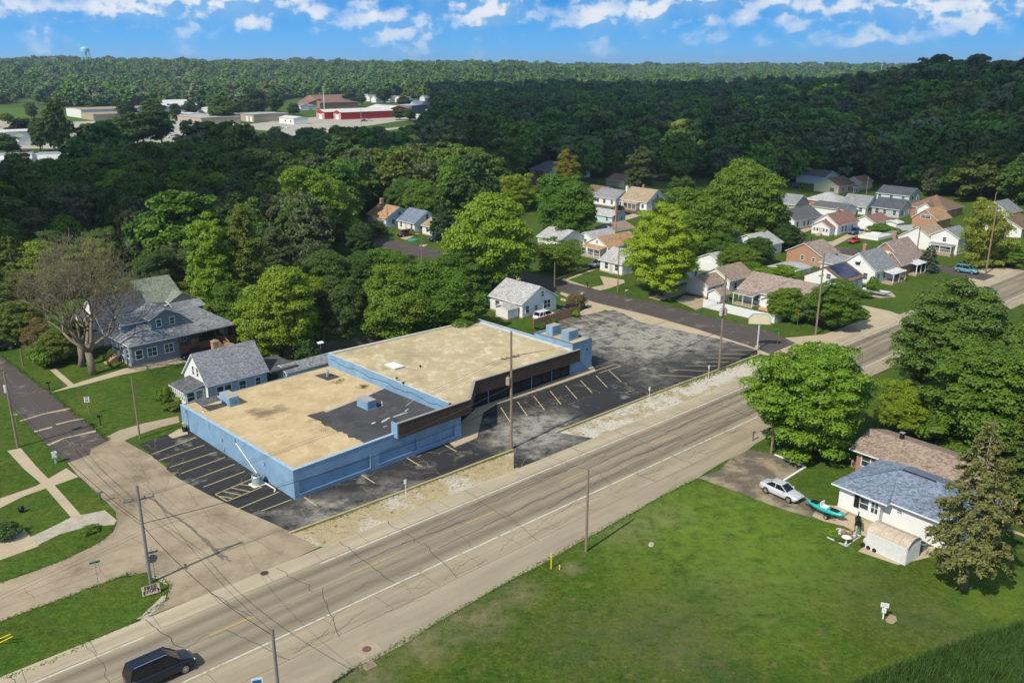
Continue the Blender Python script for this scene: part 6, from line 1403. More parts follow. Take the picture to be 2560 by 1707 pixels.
# far trees: one mass, instanced
def low_tree(seed, rx, rz, h, n, leaf):
    p, nn, lc, lr = crown_points(seed, rx, rz, h - rz, 34, n, (.22, .38), .72, .4)
    me = quads_mesh('far_crown', p, nn, np.random.default_rng(seed).uniform(.7, 1.2, len(p)) * leaf, M['forest'], .8)
    return bpy.data.objects.new('far_tree', me)
def tree_mass(name, label, X, Y, Z, S, tint, protos, seed):
    col = bpy.data.collections.new(name + '_kinds')
    for o in protos: col.objects.link(o)
    n = len(X); me = bpy.data.meshes.new(name); me.vertices.add(n); me.vertices.foreach_set('co', np.stack([X, Y, Z], 1).astype(np.float32).ravel())
    g = np.random.default_rng(seed)
    for nm, ty, val in (('size', 'FLOAT', S), ('turn', 'FLOAT', g.uniform(0, 6.28, n)), ('pick', 'INT', g.integers(0, len(protos), n))):
        a = me.attributes.new(nm, ty, 'POINT'); a.data.foreach_set('value', np.asarray(val, np.float32 if ty == 'FLOAT' else np.int32))
    a = me.attributes.new('tint', 'FLOAT_COLOR', 'POINT'); a.data.foreach_set('color', np.concatenate([tint, np.ones((n, 1))], 1).astype(np.float32).ravel())
    ob = link(name, me); tag(ob, label, 'wood', kind='stuff')
    ng = bpy.data.node_groups.new(name, 'GeometryNodeTree'); ng.interface.new_socket('Geometry', in_out='INPUT', socket_type='NodeSocketGeometry'); ng.interface.new_socket('Geometry', in_out='OUTPUT', socket_type='NodeSocketGeometry')
    N_ = ng.nodes.new; gi, go = N_('NodeGroupInput'), N_('NodeGroupOutput'); io = N_('GeometryNodeInstanceOnPoints'); ci = N_('GeometryNodeCollectionInfo')
    ci.inputs['Collection'].default_value = col; ci.inputs['Separate Children'].default_value = True; ci.inputs['Reset Children'].default_value = True
    def attr(nm, ty):
        q = N_('GeometryNodeInputNamedAttribute'); q.data_type = ty; q.inputs[0].default_value = nm; return q.outputs[0]
    cb = N_('ShaderNodeCombineXYZ'); L_ = ng.links.new; L_(attr('turn', 'FLOAT'), cb.inputs[2])
    L_(gi.outputs[0], io.inputs['Points']); L_(ci.outputs[0], io.inputs['Instance']); io.inputs['Pick Instance'].default_value = True
    L_(attr('pick', 'INT'), io.inputs['Instance Index']); L_(cb.outputs[0], io.inputs['Rotation']); L_(attr('size', 'FLOAT'), io.inputs['Scale']); L_(io.outputs[0], go.inputs[0])
    md = ob.modifiers.new('instances', 'NODES'); md.node_group = ng; return ob
def tints(n, seed, lift=1.0, a=.62, b=1.35):
    g = np.random.default_rng(seed); base = np.array([G_['dark'], G_['mid'], G_['mid'], G_['green'], G_['olive'], G_['grey']]); return base[g.integers(0, len(base), n)] * g.uniform(a, b, (n, 1)) * lift * g.uniform(.9, 1.1, (n, 3))
midp = [low_tree(s, 5.2, 5.6, 13, 2200, .56) for s in (201, 202, 203)]
g = np.random.default_rng(77)
tree_mass('wood', 'dark mass of trees filling the valley behind the houses', X[rest], Y[rest], Z[rest] - .3, np.where((proj_np(X[rest], Y[rest], 0 * X[rest])[1] < 450) & (proj_np(X[rest], Y[rest], 0 * X[rest])[0] < 1090), np.clip(g.lognormal(-.1, .2, len(rest)), .55, 1.08), np.clip(g.lognormal(.06, .26, len(rest)), .6, 1.75)), tints(len(rest), 3, 1.2), midp, 4)
farp = [low_tree(s, 6.0, 5.6, 12.5, 520, 1.2) for s in (211, 212, 213)]
XF, YF = [], []
for (a, b, st, sd) in ((700, 1500, 11, 31), (1500, 2600, 13, 32), (2600, 4800, 20, 33)):
    th = np.radians(37); x, y = scatter(-b * .8, b * .8, a * .7, b, st, sd); d = np.hypot(x, y); k = (d >= a) & (d < b) & (np.abs(np.arctan2(x, y)) < th); XF.append(x[k]); YF.append(y[k])
XF, YF = np.concatenate(XF), np.concatenate(YF); ZF = terrain(XF, YF); D = np.hypot(XF, YF); px, py = proj_np(XF, YF, 0 * ZF)
k = far_ok(XF, YF, px, py, D) & ~((D < 900) & (np.abs(XF) < 900) & (XF > -330) & (XF < 420) & (YF < 900))
k &= (np.sin(XF * .013) + np.sin(YF * .009 + 1) + np.sin((XF + YF) * .02) > -2.3)
XF, YF, ZF, D = XF[k], YF[k], ZF[k], D[k]
tree_mass('hill_forest', 'forest covering the far hills along the horizon', XF, YF, ZF - .6, np.clip(g.lognormal(.10, .26, len(XF)), .65, 1.8) * np.where(D > 2600, 1.3, 1.0), tints(len(XF), 8, 1.05, .8, 1.22), farp, 9)
# ================================================================ poles and wires
def height_at(base, top):
    b = P(*base); dx, dz = (top[0] - CX) / FPX, -(top[1] - CY) / FPX
    d = Vector((dx, _cp + _sp * dz, -_sp + _cp * dz)); t = math.hypot(b.x, b.y) / math.hypot(d.x, d.y); return CAM_H + d.z * t
def pole(base, top, label, r=.15, arms=(), az=137, mat='pole', transformers=(), lamp=None, name='utility_pole', group='wooden utility poles', cat='utility pole'):
    h = height_at(base, top); t = thing(name, P(*base), az, label, cat, group)
    lean = project(*(P(*base) + Vector((0, 0, h))))
    m = MB(); m.path([(0, 0, -.1), (0, 0, h * .5), (0, 0, h)], [r, r * .88, r * .72], 9); m.obj('shaft', M[mat], t)
    for z, L in arms:
        zz = h - z; a = MB().box(-L/2, L/2, r * .75, r * .75 + .1, zz - .06, zz + .06).obj('crossarm', M['greypole'], t)
        b = MB(); b.path([(-L*.28, r*.8, zz - .05), (0, r*.7, zz - .65)], .02, 4); b.path([(L*.28, r*.8, zz - .05), (0, r*.7, zz - .65)], .02, 4); b.obj('brace', M['metal'], a)
        for x in (-L*.46, -L*.2, L*.2, L*.46):
            q = MB(); q.tube((x, r*.75 + .05, zz + .06), (x, r*.75 + .05, zz + .16), .03, .02, 6); q.tube((x, r*.75 + .05, zz + .14), (x, r*.75 + .05, zz + .26), .06, .045, 8); q.obj('insulator', M['greypole'], a)
    for z, side, mt in transformers:
        zz = h - z; q = MB(); q.tube((side * .42, 0, zz - .45), (side * .42, 0, zz + .4), .26, .26, 14); q.tube((side * .42, 0, zz + .4), (side * .42, 0, zz + .47), .27, .18, 14); o = q.obj('transformer', M[mt], t)
        q = MB(); q.tube((side * .42, .1, zz + .46), (side * .42, .1, zz + .72), .04, .03, 6); q.tube((side * .42, -.1, zz + .46), (side * .42, -.1, zz + .72), .04, .03, 6); q.obj('bushing', M['greypole'], o); MB().box(min(0, side*.3), max(0, side*.3), -.04, .04, zz - .1, zz + .1).obj('bracket', M['metal'], o)
    if lamp:
        z, L, ang = lamp; c, s = math.cos(ang), math.sin(ang); q = MB(); q.path([(0, 0, h - z - .4), (c*L*.4, s*L*.4, h - z), (c*L, s*L, h - z + .12)], .035, 6); o = q.obj('lamp_arm', M['metal'], t)
        q = MB(); q.ell((c*(L + .25), s*(L + .25), h - z + .1), .36, .2, .1, 10, 6); q.obj('lamp_head', M['metal'], o)
    return t, h
M['tank_grey'] = m_plain('transformer_grey', (.50, .53, .55), .5, .15); M['tank_rust'] = m_plain('rusty_transformer', (.40, .28, .20), .7, .4, 3.)
PL = {}
PL['main'] = pole((1278, 1122), (1290, 828), 'tall utility pole with insulators and pale transformer at the car park kerb', .17, [(3.2, 2.4)], 60, transformers=[(5.9, -1, 'tank_rust')])
PL['lot'] = pole((1797, 926), (1817, 686), 'tall utility pole with two transformers at the right end of the car park', .17, [(4.2, 2.4)], 60, transformers=[(5.6, -1, 'tank_grey'), (5.6, 1, 'tank_rust')])
PL['lamp'] = pole((2039, 836), (2050, 630), 'pale pole with street lamp at the cross-street corner', .17, [(4.0, 1.2)], 60, lamp=(5.6, 2.6, R(-10)))
PL['far'] = pole((2286, 672), (2299, 566), 'pale pole beside the blue-grey spruce', .16)
PL['corner'] = pole((2464, 684), (2484, 505), 'pole with crossarm and lamp in front of the yellowing tree', .18, [(1.6, 3.0)], 60, lamp=(5.4, 3.0, R(-10)))
PL['tee'] = pole((377, 1456), (343, 1213), 'grey pole with long crossarm at the side-street corner', .15, [(1.4, 2.5)], 60, 'greypole')
PL['left'] = pole((45, 1118), (1, 930), 'dark brown pole with pale transformer at the left edge', .15, [(.5, 1.6)], 137, transformers=[(2.2, -1, 'tank_grey')])
PL['bare'] = pole((350, 1096), (321, 943), 'bare pale pole on the grass left of the building', .12)
PL['road'] = pole((1465, 1378), (1468, 1173), 'bare brown pole on the near side of the road', .13)
PL['bottom'] = pole((702, 1790), (688, 1570), 'grey pole cut by the bottom edge of the picture', .14, mat='greypole')
PL['lane1'] = pole((1386, 728), (1385, 656), 'short pole beside the cross street near the white house', .12)
PL['lane2'] = pole((1544, 728), (1546, 619), 'slender pole at the left of the big yellow-green tree', .13)
PL['lane3'] = pole((1539, 606), (1540, 559), 'pole behind the orange-roofed house', .12)
PL['west1'] = pole((971, 590), (965, 517), 'pole in front of the pale blue house', .13)
PL['west2'] = pole((1055, 658), (1051, 592), 'pole beside the side lane in the trees', .12)
PL['tree'] = pole((1928, 1133), (1940, 985), 'pale pole half hidden in the large round tree', .15)
PL['stub'] = pole((58, 914), (56, 872), 'short brown pole among shrubs by the side street', .13)
PL['hill'] = pole((2165, 492), (2169, 440), 'pole with a tag in front of the wooded slope', .13)
PL['shade'] = pole((1693, 428), (1694, 397), 'pole beside the shaded road in the wood', .14, [(.4, 2.2)], 100)
PL['ridge'] = pole((2480, 545), (2481, 480), 'pole rising above the yellowing tree', .14)
for k, (x, y0, y1) in enumerate([(1131, 330, 245), (1612, 330, 244), (1268, 320, 247), (1137, 350, 298), (1488, 320, 261), (904, 320, 272), (262, 400, 320), (528, 380, 345)]):
    pole((x, y0), (x, y1), ['tall pale transmission pole rising from the dark wood, left', 'tall white transmission pole rising from the dark wood, right of centre', 'thin transmission pole beside the far barns', 'thin pole in the dark trees below the barns', 'small pale pole in the middle of the dark wood', 'pole in front of the red barns', 'pole in front of the dark riverside trees', 'pole standing in the trees below the tan warehouse'][k], .22, mat='metal', group='far poles')
def top(k, dz=0., off=0.):
    t, h = PL[k]; ax = Vector((math.cos(t.rotation_euler.z), math.sin(t.rotation_euler.z), 0)); return Vector(t.location) + ax * off + Vector((0, 0, h - dz))
def wire(a, b, sag, label, r=.018, mat='black', group='overhead wires'):
    n = 14; pts = []
    for i in range(n + 1):
        s = i / n; p = a.lerp(b, s); p.z -= 4 * sag * s * (1 - s); pts.append(p - a)
    o = MB().path(pts, r, 4).obj('overhead_wire', M[mat], None); o.location = a; return tag(o, label, 'wire', group)
M['wiregrey'] = m_plain('wire_grey', (.10, .10, .10), .6, .1)
for k, off in enumerate((-1.1, .2, 1.1)):
    o_ = ['left', 'middle', 'right'][k]
    wire(top('tee', 1.15, off), top('main', 2.95, off), .9, f'{o_} primary wire from the corner pole to the car park pole', .014, 'wiregrey')
    wire(top('main', 2.95, off), top('lot', 3.95, off), .9, f'{o_} primary wire over the right-hand roof to the transformer pole', .014, 'wiregrey')
    wire(top('lot', 3.95, off), top('lamp', 2.0, off * .4), .8, f'{o_} wire from the transformer pole to the lamp pole', .014, 'wiregrey')
wire(top('tee', 3.6), top('main', 8.6), 1.0, 'thick black cable from the corner pole past the front of the building', .03)
wire(top('main', 9.2), top('lot', 8.2), 1.2, 'thick black cable hanging over the car park', .035)
wire(top('tee', 4.4), top('main', 6.6), .8, 'thin pale cable in front of the brown fascia', .014, 'wiregrey')
wire(top('lamp', 1.), top('far', .5), .6, 'wire from the lamp pole to the pole by the spruce', .014, 'wiregrey'); wire(top('far', .5), top('corner', 2.), .7, 'wire from the spruce pole to the far corner pole', .014, 'wiregrey')
for k, off in enumerate((-1.0, -.2, 1.0)):
    wire(top('tee', 1.15, off), top('left', .3, off * .5), .8, f'{["outer","middle","inner"][k]} wire above the side street to the left pole', .014, 'wiregrey')
wire(top('tee', 3.5), top('left', 3.2), 1.0, 'thick cable above the side street', .028); wire(top('tee', 3.8), top('left', 4.0), 1.2, 'lower thick cable above the side street', .022)
wire(top('tee', 3.8), top('bottom', .5), .9, 'thick dark cable crossing the main road', .028); wire(top('tee', 1.2, 1.1), top('bottom', .2), 1.0, 'thin wire crossing the main road', .016)
for k, d in enumerate(((-22, -16, 0), (-23, -18.5, 0))):
    a = top('tee', 4.2 + k * .3); wire(a, Vector((a.x + d[0], a.y + d[1], .2)), .1, f'{["upper","lower"][k]} guy wire running down to the left grass', .012, 'wiregrey')
    g0 = P(-10, 1600 + 10 * k); t = thing('guy_guard', g0, 0, f'{["upper","lower"][k]} yellow guy wire guard at the left edge of the grass', 'guy guard', 'yellow guy guards'); e = P(26 + 6*k, 1584 + 6*k, .9) - g0; t.rotation_euler.z = 0; MB().tube((0, 0, 0), e, .045).obj('sleeve', M['brightyellow'], t); MB().tube((0, 0, -.05), e * .12, .06).obj('anchor_collar', M['metal'], t)

# ================================================================ signs
def text_part(body, size, loc, rot, mat, parent, name='lettering'):
    cu = bpy.data.curves.new(name, 'FONT'); cu.body = body; cu.size = size; cu.align_x = 'CENTER'; cu.align_y = 'CENTER'; cu.extrude = .002; cu.offset = size * .03
    o = bpy.data.objects.new(name, cu); COL.objects.link(o); dg = bpy.context.evaluated_depsgraph_get(); me = bpy.data.meshes.new_from_object(o.evaluated_get(dg)); bpy.data.objects.remove(o)
    me.materials.clear(); me.materials.append(mat); q = link(name, me, parent); q.location = loc; q.rotation_euler = rot; return q
FACE = (math.pi / 2, 0, 0)      # lettering upright, facing -y of its sign
def board(w, h, z, mat, t, name='board', y=-.04, d=.02, x=0.): return MB().box(x - w/2, x + w/2, y - d, y, z - h/2, z + h/2).obj(name, mat, t)
M['signwhite'] = m_plain('sign_white', (.78, .78, .76), .4, .04); M['signgreen'] = m_plain('sign_green', (.02, .20, .13), .4, .1); M['signorange'] = m_plain('sign_orange', (.70, .28, .02), .5, .1); M['signback'] = m_plain('sign_back', (.20, .21, .22), .5, .15)
def sign_post(base, h, label, az=90, cat='sign', r=.03, name='sign', group=None, mat='metal'):
    t = thing(name, P(*base), az, label, cat, group); MB().tube((0, 0, -.05), (0, 0, h), r, n=6).obj('post', M[mat], t); return t
t = sign_post((223, 1037), 2.3, 'white speed limit 25 sign on the lawn by the side street', 78, name='speed_sign')
board(.62, .76, 2.15, M['signwhite'], t); text_part('SPEED\nLIMIT', .15, (0, -.066, 2.36), FACE, M['black'], t); text_part('25', .42, (0, -.066, 2.0), FACE, M['black'], t)
t = sign_post((389, 1449), 2.6, 'back of a stop sign with green street name blades at the corner pole', 60, name='stop_sign')
m = MB(); m.extrude([Vector((.42 * math.cos(R(22.5 + 45*k)), -.04, 2.15 + .42 * math.sin(R(22.5 + 45*k)))) for k in range(8)], (0, .02, 0)); m.obj('octagon', M['signback'], t)
b = board(1.0, .2, 2.75, M['signgreen'], t, 'name_blade', .01); text_part('Ave', .15, (.26, -.02, 2.75), FACE, M['signwhite'], b); b = MB().box(-.01, .01, -.5, .5, 2.88, 3.08).obj('name_blade', M['signgreen'], t)
t = sign_post((247, 1467), 2.5, 'green street name sign on a thin post by the frontage road', 60, name='street_sign'); board(.85, .18, 2.45, M['signgreen'], t, 'name_blade', .01); MB().box(-.01, .01, -.4, .4, 2.56, 2.74).obj('name_blade', M['signgreen'], t)
t = sign_post((1944, 862), 2.4, 'green street name sign at the cross-street corner', 60, name='street_sign'); board(.9, .2, 2.35, M['signgreen'], t, 'name_blade', .01); MB().box(-.01, .01, -.45, .45, 2.47, 2.67).obj('name_blade', M['signgreen'], t)
t = sign_post((42, 1066), 1.6, 'small pale street sign beside the brown pole', 60, name='street_sign'); board(.7, .16, 1.6, M['tank_grey'], t, 'name_blade', .01)
M['plywood'] = m_plain('plywood', (.50, .41, .30), .85, .2)
t = thing('free_stuff_sign', P(380, 1488), 58, 'plywood sign lettered FREE STUFF with arrows leaning on the grass at the corner pole', 'sign')
for x in (-.5, .5): MB().box(x - .03, x + .03, .1, .16, 0, .55).obj('stake', M['wood'], t)
b = MB().add([(-.72, 0, .12), (.72, 0, .12), (.72, .28, .88), (-.72, .28, .88), (-.72, .03, .11), (.72, .03, .11), (.72, .31, .87), (-.72, .31, .87)], [(0,1,2,3),(7,6,5,4),(3,2,6,7),(0,4,5,1),(0,3,7,4),(1,5,6,2)]).obj('board', M['plywood'], t)
tl = (math.atan2(.76, .28), 0, 0); text_part('FREE', .50, (0, .185, .66), tl, M['black'], b); text_part('STUFF', .29, (0, .085, .37), tl, M['black'], b)
for x in (-.56, .56):
    for part, pts in (('arrow', [(x - .03, -.006, .15), (x + .03, -.006, .15), (x + .03, .10, .44), (x - .03, .10, .44)]), ('arrow', [(x - .1, .07, .36), (x + .1, .07, .36), (x, .135, .53)])):
        MB().add([Vector(p) + Vector((0, -.012, .01)) for p in pts], [tuple(range(len(pts)))]).obj(part, M['black'], b)
for base, h, lab in (((1015, 1244), 2.1, 'small white parking sign on the verge near the left wing'), ((1623, 1004), 2.1, 'small white parking sign on the verge in the middle of the car park kerb'), ((1771, 946), 2.0, 'small white parking sign on the verge beside the transformer pole')):
    t = sign_post(base, h, lab, 60, name='parking_sign', group='parking signs on the verge', mat='signwhite'); board(.32, .5, h - .25, M['signwhite'], t, 'board', .05)
t = thing('pole_sign', P(1893, 872), 98, 'blank cream hexagonal shop sign on a grey post at the car park corner', 'sign'); hh = height_at((1893, 872), (1893, 811))
MB().box(-.35, .35, -.35, .35, 0, .45).obj('footing', M['conc'], t); MB().tube((0, 0, 0), (0, 0, hh + .2), .13, n=10).obj('post', M['tank_grey'], t)
w_, zt = 1.75, 1.9; prof_ = [(-w_, .25), (w_, .25), (w_, 1.2), (w_ * .62, zt), (-w_ * .62, zt), (-w_, 1.2)]
m = MB(); m.extrude([Vector((x, -.2, hh - .15 + z)) for x, z in prof_], (0, .4, 0)); o = m.obj('cabinet', M['metal'], t); m = MB(); m.poly([Vector((x * .95, -.204, hh - .15 + .06 + z * .95)) for x, z in prof_]); m.obj('face', m_plain('sign_cream', (.66, .60, .42), .5, .12), o)
t = thing('lawn_sign', P(2207, 1546), 110, 'white two-panel notice sign standing on the lawn beside a bare patch', 'sign'); MB().box(-.05, .05, -.05, .05, -.1, 1.25).obj('post', M['signwhite'], t)
b = board(.62, .42, 1.32, M['signwhite'], t, 'notice_board', -.05); b2 = board(.34, .4, .82, M['signwhite'], t, 'notice_board', -.05)
for k in range(3): MB().box(-.24, .24, -.075, -.072, 1.2 + .1 * k, 1.225 + .1 * k).obj('print_line', M['signback'], b)
for k in range(3): MB().box(-.12, .12, -.075, -.072, .7 + .09 * k, .72 + .09 * k).obj('print_line', M['signback'], b2)
sheet('bare_patch', [(2213, 1548), (2225, 1535), (2240, 1540), (2243, 1552), (2230, 1560), (2217, 1556)], .022, m_plain('bare_soil', (.34, .26, .17), .95, .3))
t = sign_post((650, 1775), 2.6, 'white and blue road sign cut by the bottom edge of the picture', 75, name='road_sign', group=None); board(.75, .6, 2.45, M['signwhite'], t); MB().box(-.3, .3, -.066, -.062, 2.25, 2.6).obj('blue_panel', m_plain('sign_blue', (.03, .12, .35), .5, .1), t)
for base, lab in (((1993, 815), 'orange diamond sign seen edge-on beside the street tree'), ((2491, 668), 'orange diamond sign at the far corner of the main road')):
    t = sign_post(base, 2.2, lab, 60, name='diamond_sign'); m = MB(); m.extrude([Vector((0, .0, 2.9)), Vector((.45, .0, 2.45)), Vector((0, .0, 2.0)), Vector((-.45, .0, 2.45))], (0, .02, 0)); m.obj('diamond', M['signorange'], t)
def mailbox(base, lab, mat='black', az=50, h=1.05):
    t = thing('mailbox', P(*base), az, lab, 'mailbox', 'mailboxes'); MB().box(-.05, .05, -.05, .05, -.05, h).obj('post', M[mat if mat == 'black' else 'greywood'], t)
    m = MB(); m.box(-.28, .28, -.1, .1, h, h + .14); m.extrude([Vector((-.28, .1 * math.cos(a), h + .14 + .1 * math.sin(a))) for a in [math.pi * k / 6 for k in range(7)]], (.56, 0, 0)); m.obj('box', M[mat], t); MB().box(.1, .14, -.13, -.11, h + .1, h + .3).obj('flag', M['signorange'], t)
mailbox((252, 1063), 'black mailbox on an ornate post on the lawn', h=1.15); mailbox((124, 976), 'black mailbox beside the earth path'); mailbox((253, 1256), 'dark mailbox at the corner of the near-left lawn', 'signback'); mailbox((1468, 721), 'mailbox in front of the half-hidden white house'); mailbox((1455, 748), 'pale mailbox on the lawn across the cross street', 'signwhite'); mailbox((1882, 1102), 'mailbox at the asphalt pad entrance', 'signback')
mailbox((2028, 606), 'mailbox in front of the enclosed porch house'); mailbox((1566, 740), 'pale mailbox post at the driveway by the big yellow-green tree', 'signwhite')
t = thing('newspaper_box', P(139, 1157), 60, 'pale grey newspaper box on a pedestal at the kerb of the side street', 'newspaper box'); MB().box(-.1, .1, -.1, .1, 0, .7).obj('pedestal', M['tank_grey'], t); MB().box(-.28, .28, -.24, .24, .7, 1.35).obj('cabinet', M['tank_grey'], t); MB().box(-.2, .2, -.255, -.24, .85, 1.25).obj('door', M['signwhite'], t)
for base, h, lab in (((1378, 1421), 1.55, 'tall yellow marker post at the lawn edge'), ((1399, 1423), .42, 'short yellow marker post beside the tall one')):
    t = thing('marker_post', P(*base), 60, lab, 'post', 'yellow marker posts'); MB().tube((0, 0, -.05), (0, 0, h), .065, n=10).obj('shaft', M['brightyellow'], t); MB().tube((0, 0, h), (0, 0, h + .05), .07, .03, 10).obj('cap', M['brightyellow'], t)
for base, lab, col in (((661, 1432), 'dark manhole cover in the concrete apron', (.05, .045, .04)), ((917, 1622), 'rusty manhole cover in a square patch beside the lawn', (.16, .085, .06))):
    t = thing('manhole_cover', P(*base, .033), 48, lab, 'manhole'); MB().box(-.9 if 'rusty' in lab else -.42, .9 if 'rusty' in lab else .42, -.9 if 'rusty' in lab else -.42, .9 if 'rusty' in lab else .42, -.01, .004).obj('collar', M['conc2'], t); MB().tube((0, 0, .004), (0, 0, .012), .36, n=24).obj('lid', m_plain('cast_iron', col, .8, .3, 4.), t)
t = thing('drain_grate', P(924, 1664, .02), 48, 'rusty drain grate at the grass edge near the bottom', 'drain'); MB().box(-.45, .45, -.3, .3, 0, .03).obj('frame', M['conc2'], t)
for k in range(6): MB().box(-.36 + .13 * k, -.30 + .13 * k, -.24, .24, .03, .045).obj('bar', bpy.data.materials['cast_iron.001'] if 'cast_iron.001' in bpy.data.materials else M['black'], t)
t = thing('field_stone', P(1628, 1361), 20, 'flat pale stone lying in the middle of the lawn', 'stone'); m = MB(); m.ell((0, 0, .05), .42, .28, .12, 9, 5, .12, 4); m.obj('rock', M['gravel'], t)
t = thing('yard_stump', P(54, 1280), 20, 'black yard ornament on the near-left lawn', 'ornament'); m = MB(); m.ell((0, 0, .35), .32, .28, .35, 9, 6, .15, 4); m.obj('body', M['black'], t); MB().box(-.3, .3, -.05, .05, .5, .62).obj('crosspiece', M['black'], t)

# ================================================================ vehicles
CARS = {
 'sedan': dict(L=4.6, st=[(-2.3,.42,.78,.68),(-2.18,.30,.98,.82),(-1.5,.2,1.0,.89),(-.2,.18,.95,.9),(.9,.18,.93,.9),(1.5,.2,.86,.88),(2.05,.22,.74,.82),(2.28,.36,.62,.66)], cab=(-1.75,1.05,-.95,.25,.95,1.44,.80,.58), wx=(-1.35,1.4), wr=.33),
 'sport': dict(L=4.4, st=[(-2.2,.42,.80,.68),(-2.05,.30,.92,.82),(-1.3,.2,.92,.89),(0,.18,.86,.9),(.9,.18,.84,.9),(1.5,.2,.78,.88),(2.0,.22,.66,.82),(2.18,.34,.56,.66)], cab=(-1.85,.75,-.85,-.05,.86,1.26,.80,.55), wx=(-1.3,1.35), wr=.33),
 'van': dict(L=5.1, st=[(-2.55,.45,.95,.78),(-2.45,.28,1.05,.92),(-1.6,.2,1.05,.98),(0,.2,1.02,.99),(1.2,.2,1.0,.98),(1.75,.22,.94,.95),(2.3,.24,.80,.88),(2.55,.38,.66,.68)], cab=(-2.5,1.55,-2.2,.55,1.02,1.74,.90,.68), wx=(-1.5,1.55), wr=.35),
 'suv': dict(L=4.7, st=[(-2.35,.48,1.0,.78),(-2.25,.32,1.08,.90),(-1.5,.25,1.08,.94),(0,.24,1.04,.95),(1.1,.24,1.02,.95),(1.6,.26,.98,.93),(2.15,.28,.88,.86),(2.35,.42,.70,.70)], cab=(-2.25,1.15,-1.95,.35,1.05,1.70,.86,.66), wx=(-1.4,1.45), wr=.37),
 'pickup': dict(L=5.6, st=[(-2.8,.50,1.0,.86),(-2.75,.42,1.08,.94),(-1.0,.35,1.08,.96),(0,.34,1.06,.96),(1.3,.34,1.05,.96),(1.9,.36,1.02,.94),(2.6,.38,.96,.88),(2.8,.5,.80,.76)], cab=(-.75,1.35,-.5,.65,1.06,1.78,.86,.70), wx=(-1.75,1.8), wr=.40),
}
M['tail'] = m_plain('tail_lamp', (.35, .01, .01), .2, .1); M['head'] = m_plain('head_lamp', (.75, .76, .78), .1, .05, spec=.8)
M['tinted'] = m_plain('tinted_glass', (.008, .010, .013), .12, .2, spec=.45)
M['rim'] = m_plain('alloy_rim', (.55, .56, .58), .3, .1, 2., .7)
